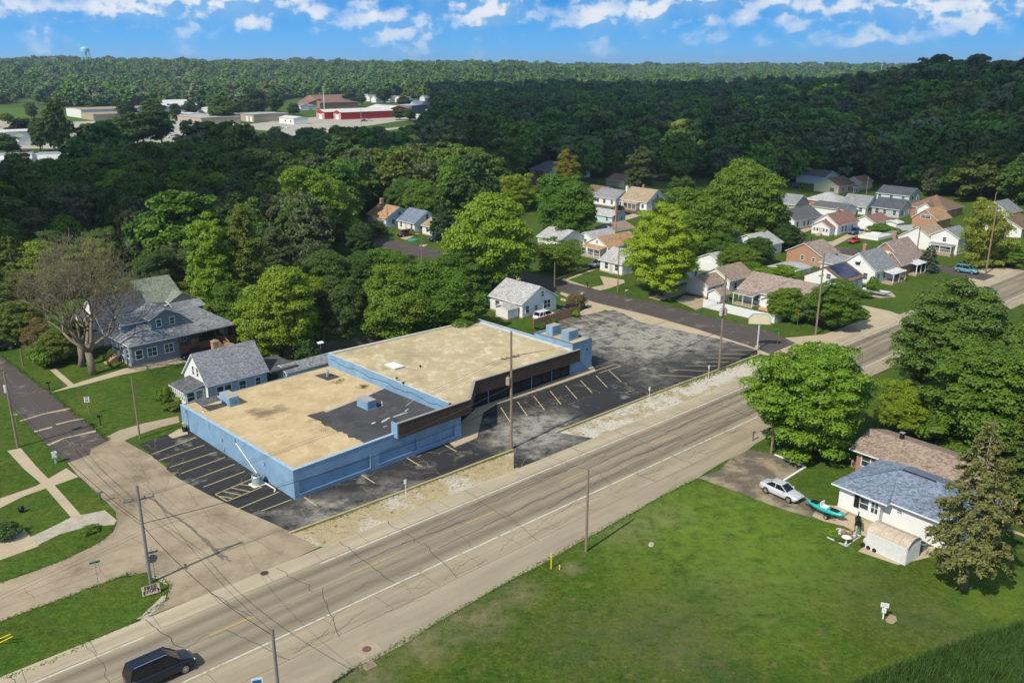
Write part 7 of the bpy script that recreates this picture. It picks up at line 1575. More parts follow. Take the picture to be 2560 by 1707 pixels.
def car(kind, base, az, paint, label, name='parked_car', cat='car', group='parked cars', world=None, rails=False):
    d = CARS[kind]; t = thing(name, world if world is not None else P(*base, .03), az, label, cat, group)
    pm = bpy.data.materials.get('paint_' + paint[0]) or m_paint('paint_' + paint[0], paint[1])
    # body shell lofted along the car
    vs_, fs = [], []; prof = lambda zb, zt, hw: [(-hw*.55, zb), (-hw*.9, zb + .05), (-hw, zb + .2), (-hw*1.0, (zb + zt)/2), (-hw*.985, zt - .14), (-hw*.92, zt - .03), (-hw*.6, zt + .015), (0, zt + .03), (hw*.6, zt + .015), (hw*.92, zt - .03), (hw*.985, zt - .14), (hw, (zb + zt)/2), (hw, zb + .2), (hw*.9, zb + .05), (hw*.55, zb)]
    for x, zb, zt, hw in d['st']: vs_ += [(x, y, z) for y, z in prof(zb, zt, hw)]
    n = 15
    for i in range(len(d['st']) - 1):
        for k in range(n): fs.append((i*n + k, (i + 1)*n + k, (i + 1)*n + (k + 1) % n, i*n + (k + 1) % n))
    e = len(d['st']) - 1; fs += [tuple(range(n)), tuple(e*n + k for k in range(n - 1, -1, -1))]
    m = MB(); m.add(vs_, fs); body = m.obj('body', pm, t, True)
    xb0, xb1, xt0, xt1, zb, zt, hb, ht = d['cab']; zb -= .04
    lo = [(xb0, -hb*.9, zb), (xb1, -hb*.86, zb), (xb1, hb*.86, zb), (xb0, hb*.9, zb)]; up = [(xt0, -ht*.96, zt), (xt1, -ht, zt), (xt1, ht, zt), (xt0, ht*.96, zt)]
    m = MB(); m.add(lo + up, [(0,1,5,4),(1,2,6,5),(2,3,7,6),(3,0,4,7),(4,5,6,7)]); m.obj('windows', M['tinted'], t)
    m = MB(); zz = zt; ov = .05
    m.add([(xt0 - ov, -ht - .02, zz), (xt1 + ov, -ht - .03, zz), (xt1 + ov, ht + .03, zz), (xt0 - ov, ht + .02, zz), (xt0 + .1, -ht*.8, zz + .05), (xt1 - .1, -ht*.8, zz + .05), (xt1 - .1, ht*.8, zz + .05), (xt0 + .1, ht*.8, zz + .05)], [(0,1,5,4),(1,2,6,5),(2,3,7,6),(3,0,4,7),(4,5,6,7),(3,2,1,0)]); m.obj('car_roof', pm, t)
    pil = pm if kind != 'van' else M['black']
    segs = [(lo[i], up[i]) for i in range(4)]
    for s in (-1, 1):
        f = (xb0 + xb1) / 2; g_ = (xt0 + xt1) / 2; segs.append(((f - .05, s*hb*.89, zb), (g_, s*ht*.99, zt)))
        if kind in ('van', 'suv'): segs.append(((xb0 + .95, s*hb*.9, zb), (xt0 + .85, s*ht*.98, zt)))
    for a_, b_ in segs: MB().path([a_, b_], .045, 5).obj('pillar', pil, t)
    for x in d['wx']:
        for s in (-1, 1):
            hw = .80 if kind in ('sedan', 'sport') else .86; m = MB(); m.tube((x, s*hw - .1*s, d['wr']), (x, s*hw + .11*s, d['wr']), d['wr'], n=18); w = m.obj('wheel', M['rubber'], t)
            q = MB(); rw_ = d['wr']; yo = s*hw + .112*s
            for k_ in range(7):
                a_ = 2*math.pi*k_/7; c_, s_ = math.cos(a_), math.sin(a_); q.add([(x - s_*.045, yo, rw_ + c_*.045), (x + s_*.045, yo, rw_ - c_*.045), (x + c_*rw_*.66 + s_*.03, yo + .006*s, rw_ + s_*rw_*.66 - c_*.03), (x + c_*rw_*.66 - s_*.03, yo + .006*s, rw_ + s_*rw_*.66 + c_*.03)], [(0, 1, 2, 3)])
            q.tube((x, yo - .01*s, rw_), (x, yo + .012*s, rw_), rw_*.16, n=8)
            for k_ in range(16):
                a0_, a1_ = 2*math.pi*k_/16, 2*math.pi*(k_ + 1)/16; q.add([(x + math.cos(a)*rw_*r_, yo, rw_ + math.sin(a)*rw_*r_) for a, r_ in ((a0_, .62), (a1_, .62), (a1_, .72), (a0_, .72))], [(0, 1, 2, 3)])
            ri = q.obj('rim', M['rim'], w); ri['kind'] = 'stuff'
            q = MB(); q.tube((x, s*hw + .01*s, d['wr'] + .02), (x, s*hw + .095*s, d['wr'] + .02), d['wr']*1.16, n=18); q.obj('wheel_arch', M['black'], t)
    xf, xr = d['st'][-2][0], d['st'][1][0]; zf, zr = d['st'][-2][2], d['st'][1][2]; hf, hr = d['st'][-2][3], d['st'][1][3]
    for s in (-1, 1):
        m = MB(); m.ell((xf + .06, s*hf*.74, zf - .13), .16, .15, .075, 8, 5); m.obj('headlight', M['head'], t); m = MB(); m.ell((xr - .05, s*hr*.8, zr - .16), .09, .14, .1, 8, 5); m.obj('tail_light', M['tail'], t)
        m = MB(); m.ell((xb1 - .3, s*(hb + .16), zb + .1), .09, .1, .075, 8, 5); m.obj('mirror', pm, t)
    m = MB(); m.box(xf + .12, xf + .235, -.4, .4, d['st'][-1][1] + .02, d['st'][-1][1] + .13); m.obj('grille', M['black'], t)
    if rails:
        for s in (-1, 1): MB().path([(xt0 + .15, s*ht*.86, zt + .11), (xt0 + .3, s*ht*.86, zt + .14), (xt1 - .3, s*ht*.86, zt + .14), (xt1 - .1, s*ht*.86, zt + .10)], .022, 5).obj('roof_rail', M['rim'], t)
    if kind == 'pickup': MB().box(-2.65, -.85, -.75, .75, 1.075, 1.105).obj('load_bed', M['black'], t)
    return t
NAVY, SILV, WHT, BLK, RED, BLUE, GREY, MAR, TEAL = ('navy', (.004, .006, .018)), ('silver', (.55, .57, .60)), ('white', (.75, .76, .77)), ('black', (.012, .013, .016)), ('red', (.45, .010, .018)), ('blue', (.05, .10, .22)), ('grey', (.28, .30, .32)), ('maroon', (.09, .015, .02)), ('teal', (.12, .30, .38))
car('van', None, 47.8, NAVY, 'dark navy minivan with roof rails driving on the main road, cut by the bottom edge', 'minivan', 'van', None, P(465, 1681, .034) - RU * 1.5 + RV * .86, True).scale = (.95, 1.0, 1.08)
car('sedan', (1953, 1238), 141, SILV, 'silver sedan parked on the asphalt pad beside the lawn', group='parked cars')
car('sedan', (490, 893), 224, NAVY, 'dark blue sedan under the slate house porch')
car('suv', (1362, 798), 44, WHT, 'white crossover beside the white house and picket fence')
car('sedan', (1425, 780), 228, BLK, 'near-black sedan behind the picket fence')
car('sedan', (1232, 758), 130, TEAL, 'pale blue-grey car half hidden left of the white house')
car('suv', (1495, 667), 230, GREY, 'grey car on the grass drive beside the orange-roofed porch')
car('sedan', (1543, 525), 228, BLK, 'black car in front of the white house with end chimney')
car('suv', (1014, 590), 228, MAR, 'maroon car in front of the blue-grey roofed house')
car('suv', (1092, 602), 228, BLK, 'dark car beside the white house with tan porch roof')
car('pickup', (2138, 585), 228, BLUE, 'blue pickup truck on the driveway beside the enclosed porch house', 'pickup_truck', 'truck')
car('sport', (2136, 607), 228, RED, 'red sports car parked on the grass by the far street')
car('suv', (2416, 682), 138, TEAL, 'blue car on the far street behind the huge dark tree')
car('suv', (1645, 452), 130, MAR, 'dark red car beside the shaded road')
car('suv', (1993, 470), 130, BLK, 'dark car on the shaded lawn by the cream house')
car('suv', (-2, 876), 50, BLK, 'black car at the left edge by the side street')
# kayak on its trailer
t = thing('kayak_trailer', P(2062, 1288, .03), 141, 'small black boat trailer carrying the teal kayak', 'trailer')
m = MB(); m.box(-1.3, 1.2, -.5, -.44, .32, .38); m.box(-1.3, 1.2, .44, .5, .32, .38); m.box(-1.3, -1.24, -.44, .44, .32, .38); m.box(1.14, 1.2, -.44, .44, .32, .38); m.box(-2.3, -1.3, -.04, .04, .34, .4); m.obj('frame', M['black'], t)
for s in (-1, 1):
    w = MB().tube((.5, s*.55, .26), (.5, s*.72, .26), .26, n=14).obj('wheel', M['rubber'], t); MB().tube((.5, s*.72, .26), (.5, s*.73, .26), .15, n=12).obj('rim', M['rim'], w); m = MB(); m.box(.15, .85, s*.53 if s > 0 else -.75, .75 if s > 0 else -.53, .55, .6); m.obj('fender', M['black'], t)
M['teal'] = m_paint('teal_plastic', (.02, .42, .38), .35, .2)
t = thing('kayak', P(2062, 1288, .03) + Vector((0, 0, .42)), 141, 'teal and black fishing kayak lying on the trailer', 'kayak'); t.scale = (1.12, 1.3, 1.2); vs_, fs = [], []
SK = [(-1.95, .02, .38, .42), (-1.6, .22, .16, .45), (-.9, .40, .04, .44), (0, .44, .0, .42), (.9, .40, .04, .44), (1.6, .22, .16, .46), (1.95, .02, .40, .44)]
for x, hw, zb_, zt_ in SK: vs_ += [(x, 0, zb_), (x, -hw*.7, zb_ + .06), (x, -hw, (zb_ + zt_)/2 + .05), (x, -hw*.9, zt_), (x, 0, zt_ + .02), (x, hw*.9, zt_), (x, hw, (zb_ + zt_)/2 + .05), (x, hw*.7, zb_ + .06)]
for i in range(6):
    for k in range(8): fs.append((i*8 + k, (i + 1)*8 + k, (i + 1)*8 + (k + 1) % 8, i*8 + (k + 1) % 8))
MB().add(vs_, fs).obj('hull', M['teal'], t, True); m = MB(); m.box(-.35, .25, -.26, .26, .44, .5); m.box(-.4, -.33, -.26, .26, .5, .85); m.obj('seat', M['signwhite'], t); m = MB(); m.box(.5, 1.25, -.2, .2, .455, .53); m.box(-1.4, -.75, -.22, .22, .455, .56); m.obj('deck_gear', M['black'], t)
# boat trailer by the gabled house
t = thing('flat_trailer', P(2188, 738), 131, 'long grey flat-bottomed boat on a trailer beside the white gabled house', 'boat'); m = MB(); vs_ = [(-2.8,-.7,.6),(2.0,-.7,.6),(2.7,0,.75),(2.0,.7,.6),(-2.8,.7,.6),(-2.8,-.85,1.0),(2.1,-.85,1.0),(3.0,0,1.1),(2.1,.85,1.0),(-2.8,.85,1.0)]
m.add(vs_, [(4,3,2,1,0),(0,1,6,5),(1,2,7,6),(2,3,8,7),(3,4,9,8),(4,0,5,9)]); m.obj('hull', M['tank_grey'], t); m = MB(); m.box(-2.6, 2.2, -.6, .6, .66, .7); m.obj('deck', M['roof_charcoal'], t)
for s in (-1, 1): MB().tube((-.6, s*.8, .3), (-.6, s*.98, .3), .3, n=12).obj('wheel', M['rubber'], t)

# ================================================================ yard things by the bungalow
t = thing('metal_shed', P(2262, 1414), 51.7, 'white metal garden shed with rusty ribbed roof behind the bungalow', 'shed'); M['ribwhite'] = m_plain('flaking_white', (.70, .70, .68), .6, .18, 3., fine=.25); M['rust_roof'] = m_plain('rusty_roof', (.55, .46, .36), .8, .35, 2.2, fine=.3)
WS, LS, hs_ = 2.5, 3.9, 1.75; m = MB(); pr = [(0, 0), (0, hs_), (WS*.22, hs_ + .42), (WS/2, hs_ + .58), (WS*.78, hs_ + .42), (WS, hs_), (WS, 0)]
m.extrude([Vector((x, 0, z)) for x, z in pr], (0, LS, 0)); m.obj('wall', M['ribwhite'], t); m = MB()
for k in range(20): m.box(-.025, 0, .1 + .195*k, .18 + .195*k, .05, hs_ - .05)
for k in range(11): m.box(.12 + .22*k, .2 + .22*k, -.025, 0, .05, hs_ - .02)
m.obj('wall_ribs', M['ribwhite'], t)
for (x0, z0), (x1, z1) in zip(pr[1:5], pr[2:6]):
    for k in range(13):
        y0 = -.08 + .312 * k; MB().extrude([Vector((x0, y0, z0 + .03)), Vector((x1, y0, z1 + .03)), Vector((x1, y0 + .30, z1 + .03)), Vector((x0, y0 + .30, z0 + .03))], (0, 0, .03 + .012 * (k % 2))).obj('roof_panel', M['rust_roof'], t)
t = thing('covered_mower', P(2178, 1368), 51.7, 'lawn machine under a pale tarpaulin beside the metal shed', 'mower'); m = MB(); m.ell((0, 0, .55), .55, .8, .5, 12, 7, .08, 3); m.obj('tarpaulin', M['ribwhite'], t)
for y in (-.6, 0, .6): MB().tube((-.62, y, .2), (-.45, y, .2), .2, n=12).obj('wheel', M['rubber'], t)
t = thing('charcoal_grill', P(2143, 1323, .03), 20, 'black barrel grill standing on the patio', 'grill'); m = MB(); m.extrude([Vector((-.55, .3 * math.cos(a), .95 + .3 * math.sin(a))) for a in [2 * math.pi * k / 10 for k in range(10)]], (1.1, 0, 0)); m.obj('barrel', M['black'], t)
for x in (-.45, .45):
    for y in (-.25, .25): MB().tube((x, y, 0), (x * .9, y * .8, .8), .03).obj('leg', M['black'], t)
MB().box(-.95, -.55, -.3, .3, .9, .94).obj('side_shelf', M['black'], t); MB().tube((.62, 0, 1.2), (.62, 0, 1.6), .06).obj('smokestack', M['black'], t)
bedp = [(2067, 1343), (2095, 1322), (2152, 1341), (2117, 1366)]
bed = sheet('garden_bed', bedp, .03, m_plain('mulch', (.22, .17, .09), .95, .4, 2.)); kerb(bedp + bedp[:1], M['coping'], .1, .14, 'edging', bed)
plant('bush', (2078, 1340), 1.3, .7, 'bright', 'small flowering plant at the left end of the garden bed', 'plant'); plant('bush', (2100, 1352), 1.1, .6, 'green', 'small green plant in the middle of the garden bed', 'plant')
for (x, y), lab, col, hh in (((2098, 1340), 'white and blue garden ornament in the bed', (.6, .65, .7), .7), ((2110, 1335), 'terracotta garden figure in the bed', (.35, .16, .08), .6), ((2088, 1348), 'small blue garden ornament at the bed edge', (.05, .12, .3), .45), ((2127, 1335), 'brown clay pot near the grill', (.32, .18, .1), .5), ((2146, 1334), 'green glass ball beside the grill', (.03, .25, .15), .5), ((2136, 1342), 'pale stone figure in the bed', (.5, .45, .38), .55), ((2102, 1262), 'red and white toy by the entry step', (.5, .08, .05), .5), ((2096, 1268), 'white and orange toy by the entry step', (.6, .35, .25), .45), ((2106, 1256), 'white garden figure by the entry step', (.7, .7, .68), .6)):
    t = thing('garden_ornament', P(x, y, .03), 20, lab, 'ornament', 'garden ornaments'); mm = m_plain('ornament', col, .5, .2); m = MB(); m.path([(0, 0, 0), (0, 0, hh * .35), (0, 0, hh * .6)], [.16, .2, .1], 9); m.obj('body', mm, t); m = MB(); m.ell((0, 0, hh * .75), .13, .13, .15, 9, 6); m.obj('head', mm, t)
t = thing('bird_bath', P(2114, 1359), 20, 'white bird bath at the corner of the garden bed', 'bird bath'); MB().tube((0, 0, 0), (0, 0, .6), .12, .08, 10).obj('pedestal', M['white'], t); MB().tube((0, 0, .6), (0, 0, .72), .2, .45, 16).obj('basin', M['white'], t)
t = thing('rust_barrel', P(2134, 1165), 20, 'rusty barrel at the corner of the brick ranch house', 'barrel'); MB().tube((0, 0, 0), (0, 0, .85), .3, n=16).obj('drum', M['tank_rust'], t)
for z in (.28, .56): MB().tube((0, 0, z), (0, 0, z + .04), .32, n=16).obj('hoop', M['tank_rust'], t)
t = thing('air_conditioner', P(2303, 1372), 51.7, 'grey condenser box behind the metal shed', 'air conditioner'); MB().box(-.35, .35, -.35, .35, 0, .7).obj('casing', M['signback'], t); MB().tube((0, 0, .7), (0, 0, .73), .28, n=14).obj('fan_grille', M['black'], t)
t = thing('solar_lamp', P(804, 900), 46, 'small solar panel lamp on a pole behind the cottage', 'lamp'); MB().tube((0, 0, 0), (0, 0, 2.6), .04).obj('post', M['metal'], t); m = MB(); m.extrude([Vector((-.5, -.25, 2.7)), Vector((.5, -.25, 2.7)), Vector((.5, .25, 2.9)), Vector((-.5, .25, 2.9))], (0, 0, .04)); m.obj('panel', M['signwhite'], t)
t = thing('trampoline_pool', P(1032, 602), 20, 'small round turquoise paddling pool on the lawn', 'pool'); MB().tube((0, 0, 0), (0, 0, .3), 1.2, 1.25, 20).obj('wall', M['teal'], t); MB().tube((0, 0, .22), (0, 0, .25), 1.15, n=20).obj('water', M['teal'], t)
t = thing('white_deck', P(2195, 602), 49, 'raised white deck with railings beside the red car', 'deck'); MB().box(0, 8, 0, 5.5, .0, .7).obj('platform', M['white'], t)
for k in range(14): MB().box(.05 + .6*k, .15 + .6*k, 0, .1, .7, 1.6).obj('baluster', M['white'], t); MB().box(0, .1, .05 + .4*k, .15 + .4*k, .7, 1.6).obj('baluster', M['white'], t)
MB().box(0, 8, 0, .1, 1.6, 1.7).obj('handrail', M['white'], t); MB().box(0, .1, .1, 5.5, 1.6, 1.7).obj('handrail', M['white'], t)
t = thing('quad_bike', P(1752, 700), 130, 'dark quad bike in front of the two-car garage', 'quad bike'); MB().box(-.6, .6, -.25, .25, .35, .6).obj('body', M['black'], t); MB().box(-.4, .15, -.15, .15, .6, .75).obj('seat', M['black'], t); MB().path([(.45, -.35, 1.0), (.4, 0, .9), (.45, .35, 1.0)], .03, 5).obj('handlebar', M['black'], t)
for x in (-.55, .55):
    for s in (-1, 1): MB().tube((x, s*.35, .28), (x, s*.6, .28), .28, n=12).obj('wheel', M['rubber'], t)
# tall grass in the near corner
def tall_grass():
    g = np.random.default_rng(3); poly = [(2110, 1722), (2170, 1698), (2240, 1668), (2290, 1650), (2343, 1624), (2400, 1610), (2460, 1585), (2520, 1572), (2580, 1548), (2800, 1560), (2800, 1850), (2060, 1850)]
    W_ = np.array([[*P(*q)][:2] for q in poly]); n = 26000; X = g.uniform(W_[:, 0].min(), W_[:, 0].max(), n*2); Y = g.uniform(W_[:, 1].min(), W_[:, 1].max(), n*2); k = inpoly(X, Y, W_); X, Y = X[k][:n], Y[k][:n]; n = len(X)
    h = g.uniform(.35, .95, n); a = g.uniform(0, 6.28, n); w = .05; tip = np.stack([X + g.normal(0, .22, n), Y + g.normal(0, .22, n), h], 1); dx, dy = np.cos(a)*w, np.sin(a)*w
    V = np.stack([np.stack([X - dx, Y - dy, 0*X], 1), np.stack([X + dx, Y + dy, 0*X], 1), tip], 1).reshape(-1, 3)
    me = bpy.data.meshes.new('tall_grass'); me.vertices.add(3*n); me.vertices.foreach_set('co', V.astype(np.float32).ravel()); me.loops.add(3*n); me.loops.foreach_set('vertex_index', np.arange(3*n, dtype=np.int32)); me.polygons.add(n); me.polygons.foreach_set('loop_start', np.arange(0, 3*n, 3, dtype=np.int32)); me.polygons.foreach_set('loop_total', np.full(n, 3, np.int32))
    me.materials.append(m_plain('tall_grass', (.045, .10, .016), .8, .45, .7)); me.update(calc_edges=True); return tag(link('tall_grass', me), 'tall dark green grass in the lower right corner', 'grass', kind='stuff')
tall_grass()

# ================================================================ far works, barns and water tower
def far_box(label, C, L, W, h, ridge, pitch, wall, roof, name, cat, az=49, doors=(), wins=()):
    t = thing(name, P(*C), az, label, cat); gable_body(t, 0, 0, L, W, h, ridge, pitch, M[wall], M['roof_' + roof], .5, foundation=False)
    for f, c, w, hh in doors: opening(t, f, c, .1, w, hh, 'g')
    for f, c, z, w, hh in wins: opening(t, f, c, z, w, hh)
    return t
def m_yard(n, c): return m_plain(n, c, .95, .15, .02, fine=.05)
M['yard'] = m_yard('yard_gravel', (.40, .37, .31)); M['yard2'] = m_yard('yard_asphalt', (.28, .27, .25))
sheet('works_yard', [(-60, 300), (40, 292), (170, 300), (420, 300), (560, 318), (700, 302), (800, 300), (900, 298), (1020, 290), (1085, 296), (1030, 318), (940, 330), (800, 338), (620, 342), (440, 356), (200, 372), (60, 372), (-60, 372)], .05, M['yard'])
sheet('works_lawn', [(-60, 268), (80, 272), (90, 292), (300, 300), (160, 306), (20, 300), (-60, 300)], .08, M['bright_grass']); sheet('works_lawn', [(700, 292), (790, 284), (840, 296), (760, 304)], .09, M['grass']); sheet('works_lawn', [(480, 338), (640, 325), (700, 330), (560, 344)], .09, M['grass']); sheet('works_lawn', [(1400, 229), (1420, 221), (1480, 221), (1478, 230)], .9, M['bright_grass'])
sheet('works_lawn', [(900, 318), (1000, 303), (1060, 300), (1020, 316), (940, 324)], .09, M['grass'])
sheet('works_road', [(-60, 398), (40, 392), (120, 385), (240, 378), (330, 366), (330, 376), (200, 398), (100, 408), (-60, 420)], .10, M['yard2'])
sheet('works_road', [(600, 318), (700, 300), (900, 285), (1060, 285), (1060, 290), (900, 296), (720, 312)], .10, M['yard'])
far_box('huge flat-roofed pale warehouse at the far left', (205, 296), 75, 45, 7, 'x', .03, 'white_siding', 'tan', 'warehouse', 'building', doors=[('S', 12, 5, 4)])
far_box('tan low wing in front of the far-left warehouse', (235, 302), 26, 34, 5, 'x', .03, 'tan_siding', 'tan', 'warehouse', 'building')
far_box('white gabled metal barn behind dark trees at the left', (405, 290), 34, 36, 8, 'x', .28, 'white_siding', 'white', 'metal_barn', 'building')
far_box('long tan flat-roofed works building with blue entrance', (505, 318), 30, 46, 6.5, 'y', .02, 'tan_siding', 'lightgrey', 'works_building', 'building', doors=[('S', 22, 6, 4)], wins=[('S', 34, 2, 3, 1.5), ('S', 40, 2, 3, 1.5)])
far_box('tan works building with garage doors right of the dark tree', (635, 306), 30, 24, 6, 'y', .02, 'tan_siding', 'lightgrey', 'works_building', 'building', doors=[('S', 5, 4, 4), ('S', 12, 4, 4)])
far_box('small pale shed roof behind the tan works building', (525, 287), 16, 22, 5, 'y', .15, 'white_siding', 'white', 'works_shed', 'shed')
RB = []
for C_, L_, W_, lab, dr in (((812, 299), 60, 14, 'red barn with white roof and crossed doors, left of three', True), ((853, 300), 52, 12, 'red barn with white roof and crossed doors, middle of three', True), ((968, 292), 24, 36, 'red barn with white roof, right of three', False)):
    t = far_box(lab, C_, L_, W_, 6.0, 'x' if dr else 'y', .26, 'red_siding', 'white', 'red_barn', 'barn', doors=[('S', W_/2, 4.5, 4)] if dr else [('S', 20, 5, 4.5)])
    if dr:
        for y_ in (W_*.16, W_*.84):
            m = MB()
            for s in (-1, 1): m.extrude([Vector((-.08, y_ - s*1.5 - .2, .6)), Vector((-.08, y_ - s*1.5 + .2, .6)), Vector((-.08, y_ + s*1.5 + .2, 4.6)), Vector((-.08, y_ + s*1.5 - .2, 4.6))], (-.06, 0, 0))
            m.box(-.14, -.05, y_ - 1.7, y_ + 1.7, .4, .7); m.box(-.14, -.05, y_ - 1.7, y_ + 1.7, 4.5, 4.8); m.box(-.14, -.05, y_ - 1.7, y_ - 1.4, .7, 4.5); m.box(-.14, -.05, y_ + 1.4, y_ + 1.7, .7, 4.5); m.obj('cross_brace', M['white'], t)
t = far_box('brown church hall with big red-brown roof behind the barns', (800, 272), 46, 44, 6, 'x', .32, 'brick', 'redbrown', 'church_hall', 'building'); gable_body(t, 12, 30, 26, 30, 6, 'y', .3, M['brick'], M['roof_redbrown'], foundation=False); gable_body(t, -10, 6, 26, 22, 6, 'y', .3, M['brick'], M['roof_redbrown'], foundation=False); MB().tube((4, -2, 0), (4, -2, 22), .5, .2, 6).obj('steeple', M['white'], t)
far_box('dark grey metal building right of the red barns', (1030, 281), 22, 24, 6, 'y', .06, 'slate_siding', 'lightgrey', 'metal_building', 'building', doors=[('S', 17, 4.5, 4)])
t = thing('quonset_hut', P(1050, 278), 49, 'white arched quonset hut at the edge of the wood', 'building'); m = MB(); m.extrude([Vector((16 - 8 * (1 + math.cos(a)), 0, 9.5 * math.sin(a))) for a in [math.pi * k / 14 for k in range(15)]], (0, 20, 0)); m.obj('shell', M['white'], t); MB().box(5.5, 10.5, -.15, 0, 0, 5).obj('door', M['vinyl'], t)
far_box('small white shop in front of the church hall, left', (752, 277), 10, 14, 4.5, 'y', .3, 'white_siding', 'grey', 'small_shop', 'building'); far_box('small grey shed in front of the church hall', (775, 276), 8, 9, 4, 'y', .3, 'white_siding', 'grey', 'small_shop', 'building')
for k, (x, y) in enumerate(((906, 252), (925, 254), (940, 257), (975, 256), (1000, 257), (1010, 260), (1062, 255), (1285, 226), (1378, 228))):
    far_box(['white far house above the red barns, leftmost', 'white far house above the red barns, second', 'white far house above the red barns, third', 'pale far house left of the quonset hut', 'pale far shed beside the dark conifers', 'red far house near the quonset hut', 'white far house behind the quonset hut', 'white far house in the gap of the wood, left', 'white far house in the gap of the wood, right'][k], (x, y), 12, 11, 4.5, 'x', .6, 'red_siding' if k == 5 else 'white_siding', 'grey' if k % 2 else 'lightgrey', 'far_house', 'house')
for k, (x, y, w) in enumerate(((1690, 239, 34), (1712, 236, 22))): far_box(['long white far building beyond the dark wood', 'white far building beside the long one'][k], (x, y), w, 26, 6, 'x', .05, 'white_siding', 'white', 'far_building', 'building')
def on_hill(px_, d): th = math.atan((px_ - CX) * _cp / FPX); return d * math.sin(th), d * math.cos(th)
for k, (px_, d) in enumerate(((236, 2050), (252, 2050), (317, 2000), (412, 1900), (458, 1750), (438, 1650), (1232, 1900), (580, 1700))):
    x, y = on_hill(px_, d); z = float(terrain(x, y)); t = far_box(['white roof on the left hill below the water tower', 'second white roof below the water tower', 'tiny pale roof on the left hill', 'small white roof higher on the left hill', 'white house on the left hill', 'red-brown roof on the left hill', 'pale roof on the middle hill', 'white house at the foot of the left hill'][k], (1280, 900), 15, 12, 13, 'y', .4, 'white_siding', 'redbrown' if k == 5 else 'white', 'hill_house', 'house'); t.location = (x, y, z)
far_box('white building at the left edge beside the green roof', (16, 362), 18, 20, 7, 'x', .05, 'white_siding', 'white', 'works_building', 'building'); far_box('low building with green roof at the left', (48, 366), 8, 16, 4, 'y', .5, 'white_siding', 'green', 'works_shed', 'shed')
far_box('long low grey shed along the works road', (330, 352), 14, 40, 5, 'y', .12, 'grey_siding', 'lightgrey', 'works_shed', 'shed'); far_box('low white office left of the red barns', (735, 312), 12, 24, 4.5, 'y', .2, 'white_siding', 'white', 'works_office', 'building', wins=[('S', 5, 1.5, 2, 1.5), ('S', 14, 1.5, 2, 1.5)])
far_box('second low tan shed behind the works building', (455, 303), 20, 30, 5, 'y', .05, 'tan_siding', 'white', 'works_shed', 'shed'); far_box('grey flat shed at the right of the yard', (560, 302), 16, 26, 5, 'y', .03, 'grey_siding', 'lightgrey', 'works_shed', 'shed')
for k, (x, y) in enumerate(((430, 345), (445, 343), (545, 338), (560, 336), (700, 322), (715, 321), (910, 304), (925, 303), (60, 385), (75, 383))):
    car('suv' if k % 3 else 'pickup', (x, y), 60 + 8 * k, (WHT, BLK, SILV, RED, GREY)[k % 5], f"{('white', 'black', 'silver', 'red', 'grey')[k % 5]} {'utility car' if k % 3 else 'pickup'} parked in the works yard {'by the long grey shed' if k < 2 else 'below the tan works building' if k < 4 else 'near the white office' if k < 6 else 'beside the red barns' if k < 8 else 'at the left edge'}", group='vehicles in the works yard')
def trailer(C, az, L, mat, lab, tank=False):
    t = thing('truck_trailer', P(*C, .06), az, lab, 'trailer', 'truck trailers at the works')
    if tank:
        m = MB(); m.extrude([Vector((-L/2, 1.25 * math.cos(a), 2.3 + 1.25 * math.sin(a))) for a in [2 * math.pi * k / 14 for k in range(14)]], (L, 0, 0)); m.obj('tank', mat, t)
    else: MB().box(-L/2, L/2, -1.3, 1.3, 1.1, 4.0).obj('box', mat, t)
    for x in (-L/2 + 1, -L/2 + 2.4, L/2 - 2):
        for s in (-1, 1): MB().tube((x, s*.9, .55), (x, s*1.25, .55), .55, n=12).obj('wheel', M['rubber'], t)
    return t
trailer((592, 325), 100, 14, M['white'], 'white box trailer parked in the works yard, centre'); trailer((475, 334), 95, 13, M['metal'], 'silver tank trailer in the works yard', True); trailer((665, 302), 100, 18, M['white'], 'long white trailer at the right of the works yard')
trailer((646, 299), 100, 10, M['white'], 'short white trailer behind the long one'); trailer((1048, 298), 100, 12, M['white'], 'white trailer at the edge of the dark wood')
t = thing('conveyor_plant', P(20, 452), 75, 'grey industrial plant with ribbed tanks and white pipes at the left edge', 'plant')
for x in (-6, 4, 15, 26): MB().extrude([Vector((x - 4, 7 + 4.2 * math.cos(a), 6 + 4.2 * math.sin(a))) for a in [2 * math.pi * k / 14 for k in range(14)]], (9, 0, 0)).obj('tank', M['metal'], t)
MB().extrude([Vector((-12, -3 + 2.2 * math.cos(a), 3.4 + 2.2 * math.sin(a))) for a in [2 * math.pi * k / 12 for k in range(12)]], (30, 0, 0)).obj('drum', M['tank_grey'], t)
for k in range(6): MB().path([(-8 + 6*k, -6, 0), (-7 + 6*k, -6, 4), (-5 + 6*k, -4, 7.5), (-2 + 6*k, 0, 8.5)], .25, 6).obj('pipe', M['white'], t)
MB().box(-12, 32, -7.5, -6.5, 2.2, 2.6).obj('catwalk', M['tank_rust'], t); MB().box(-14, 34, 12, 15, 0, 9).obj('shed_wall', M['tank_grey'], t)
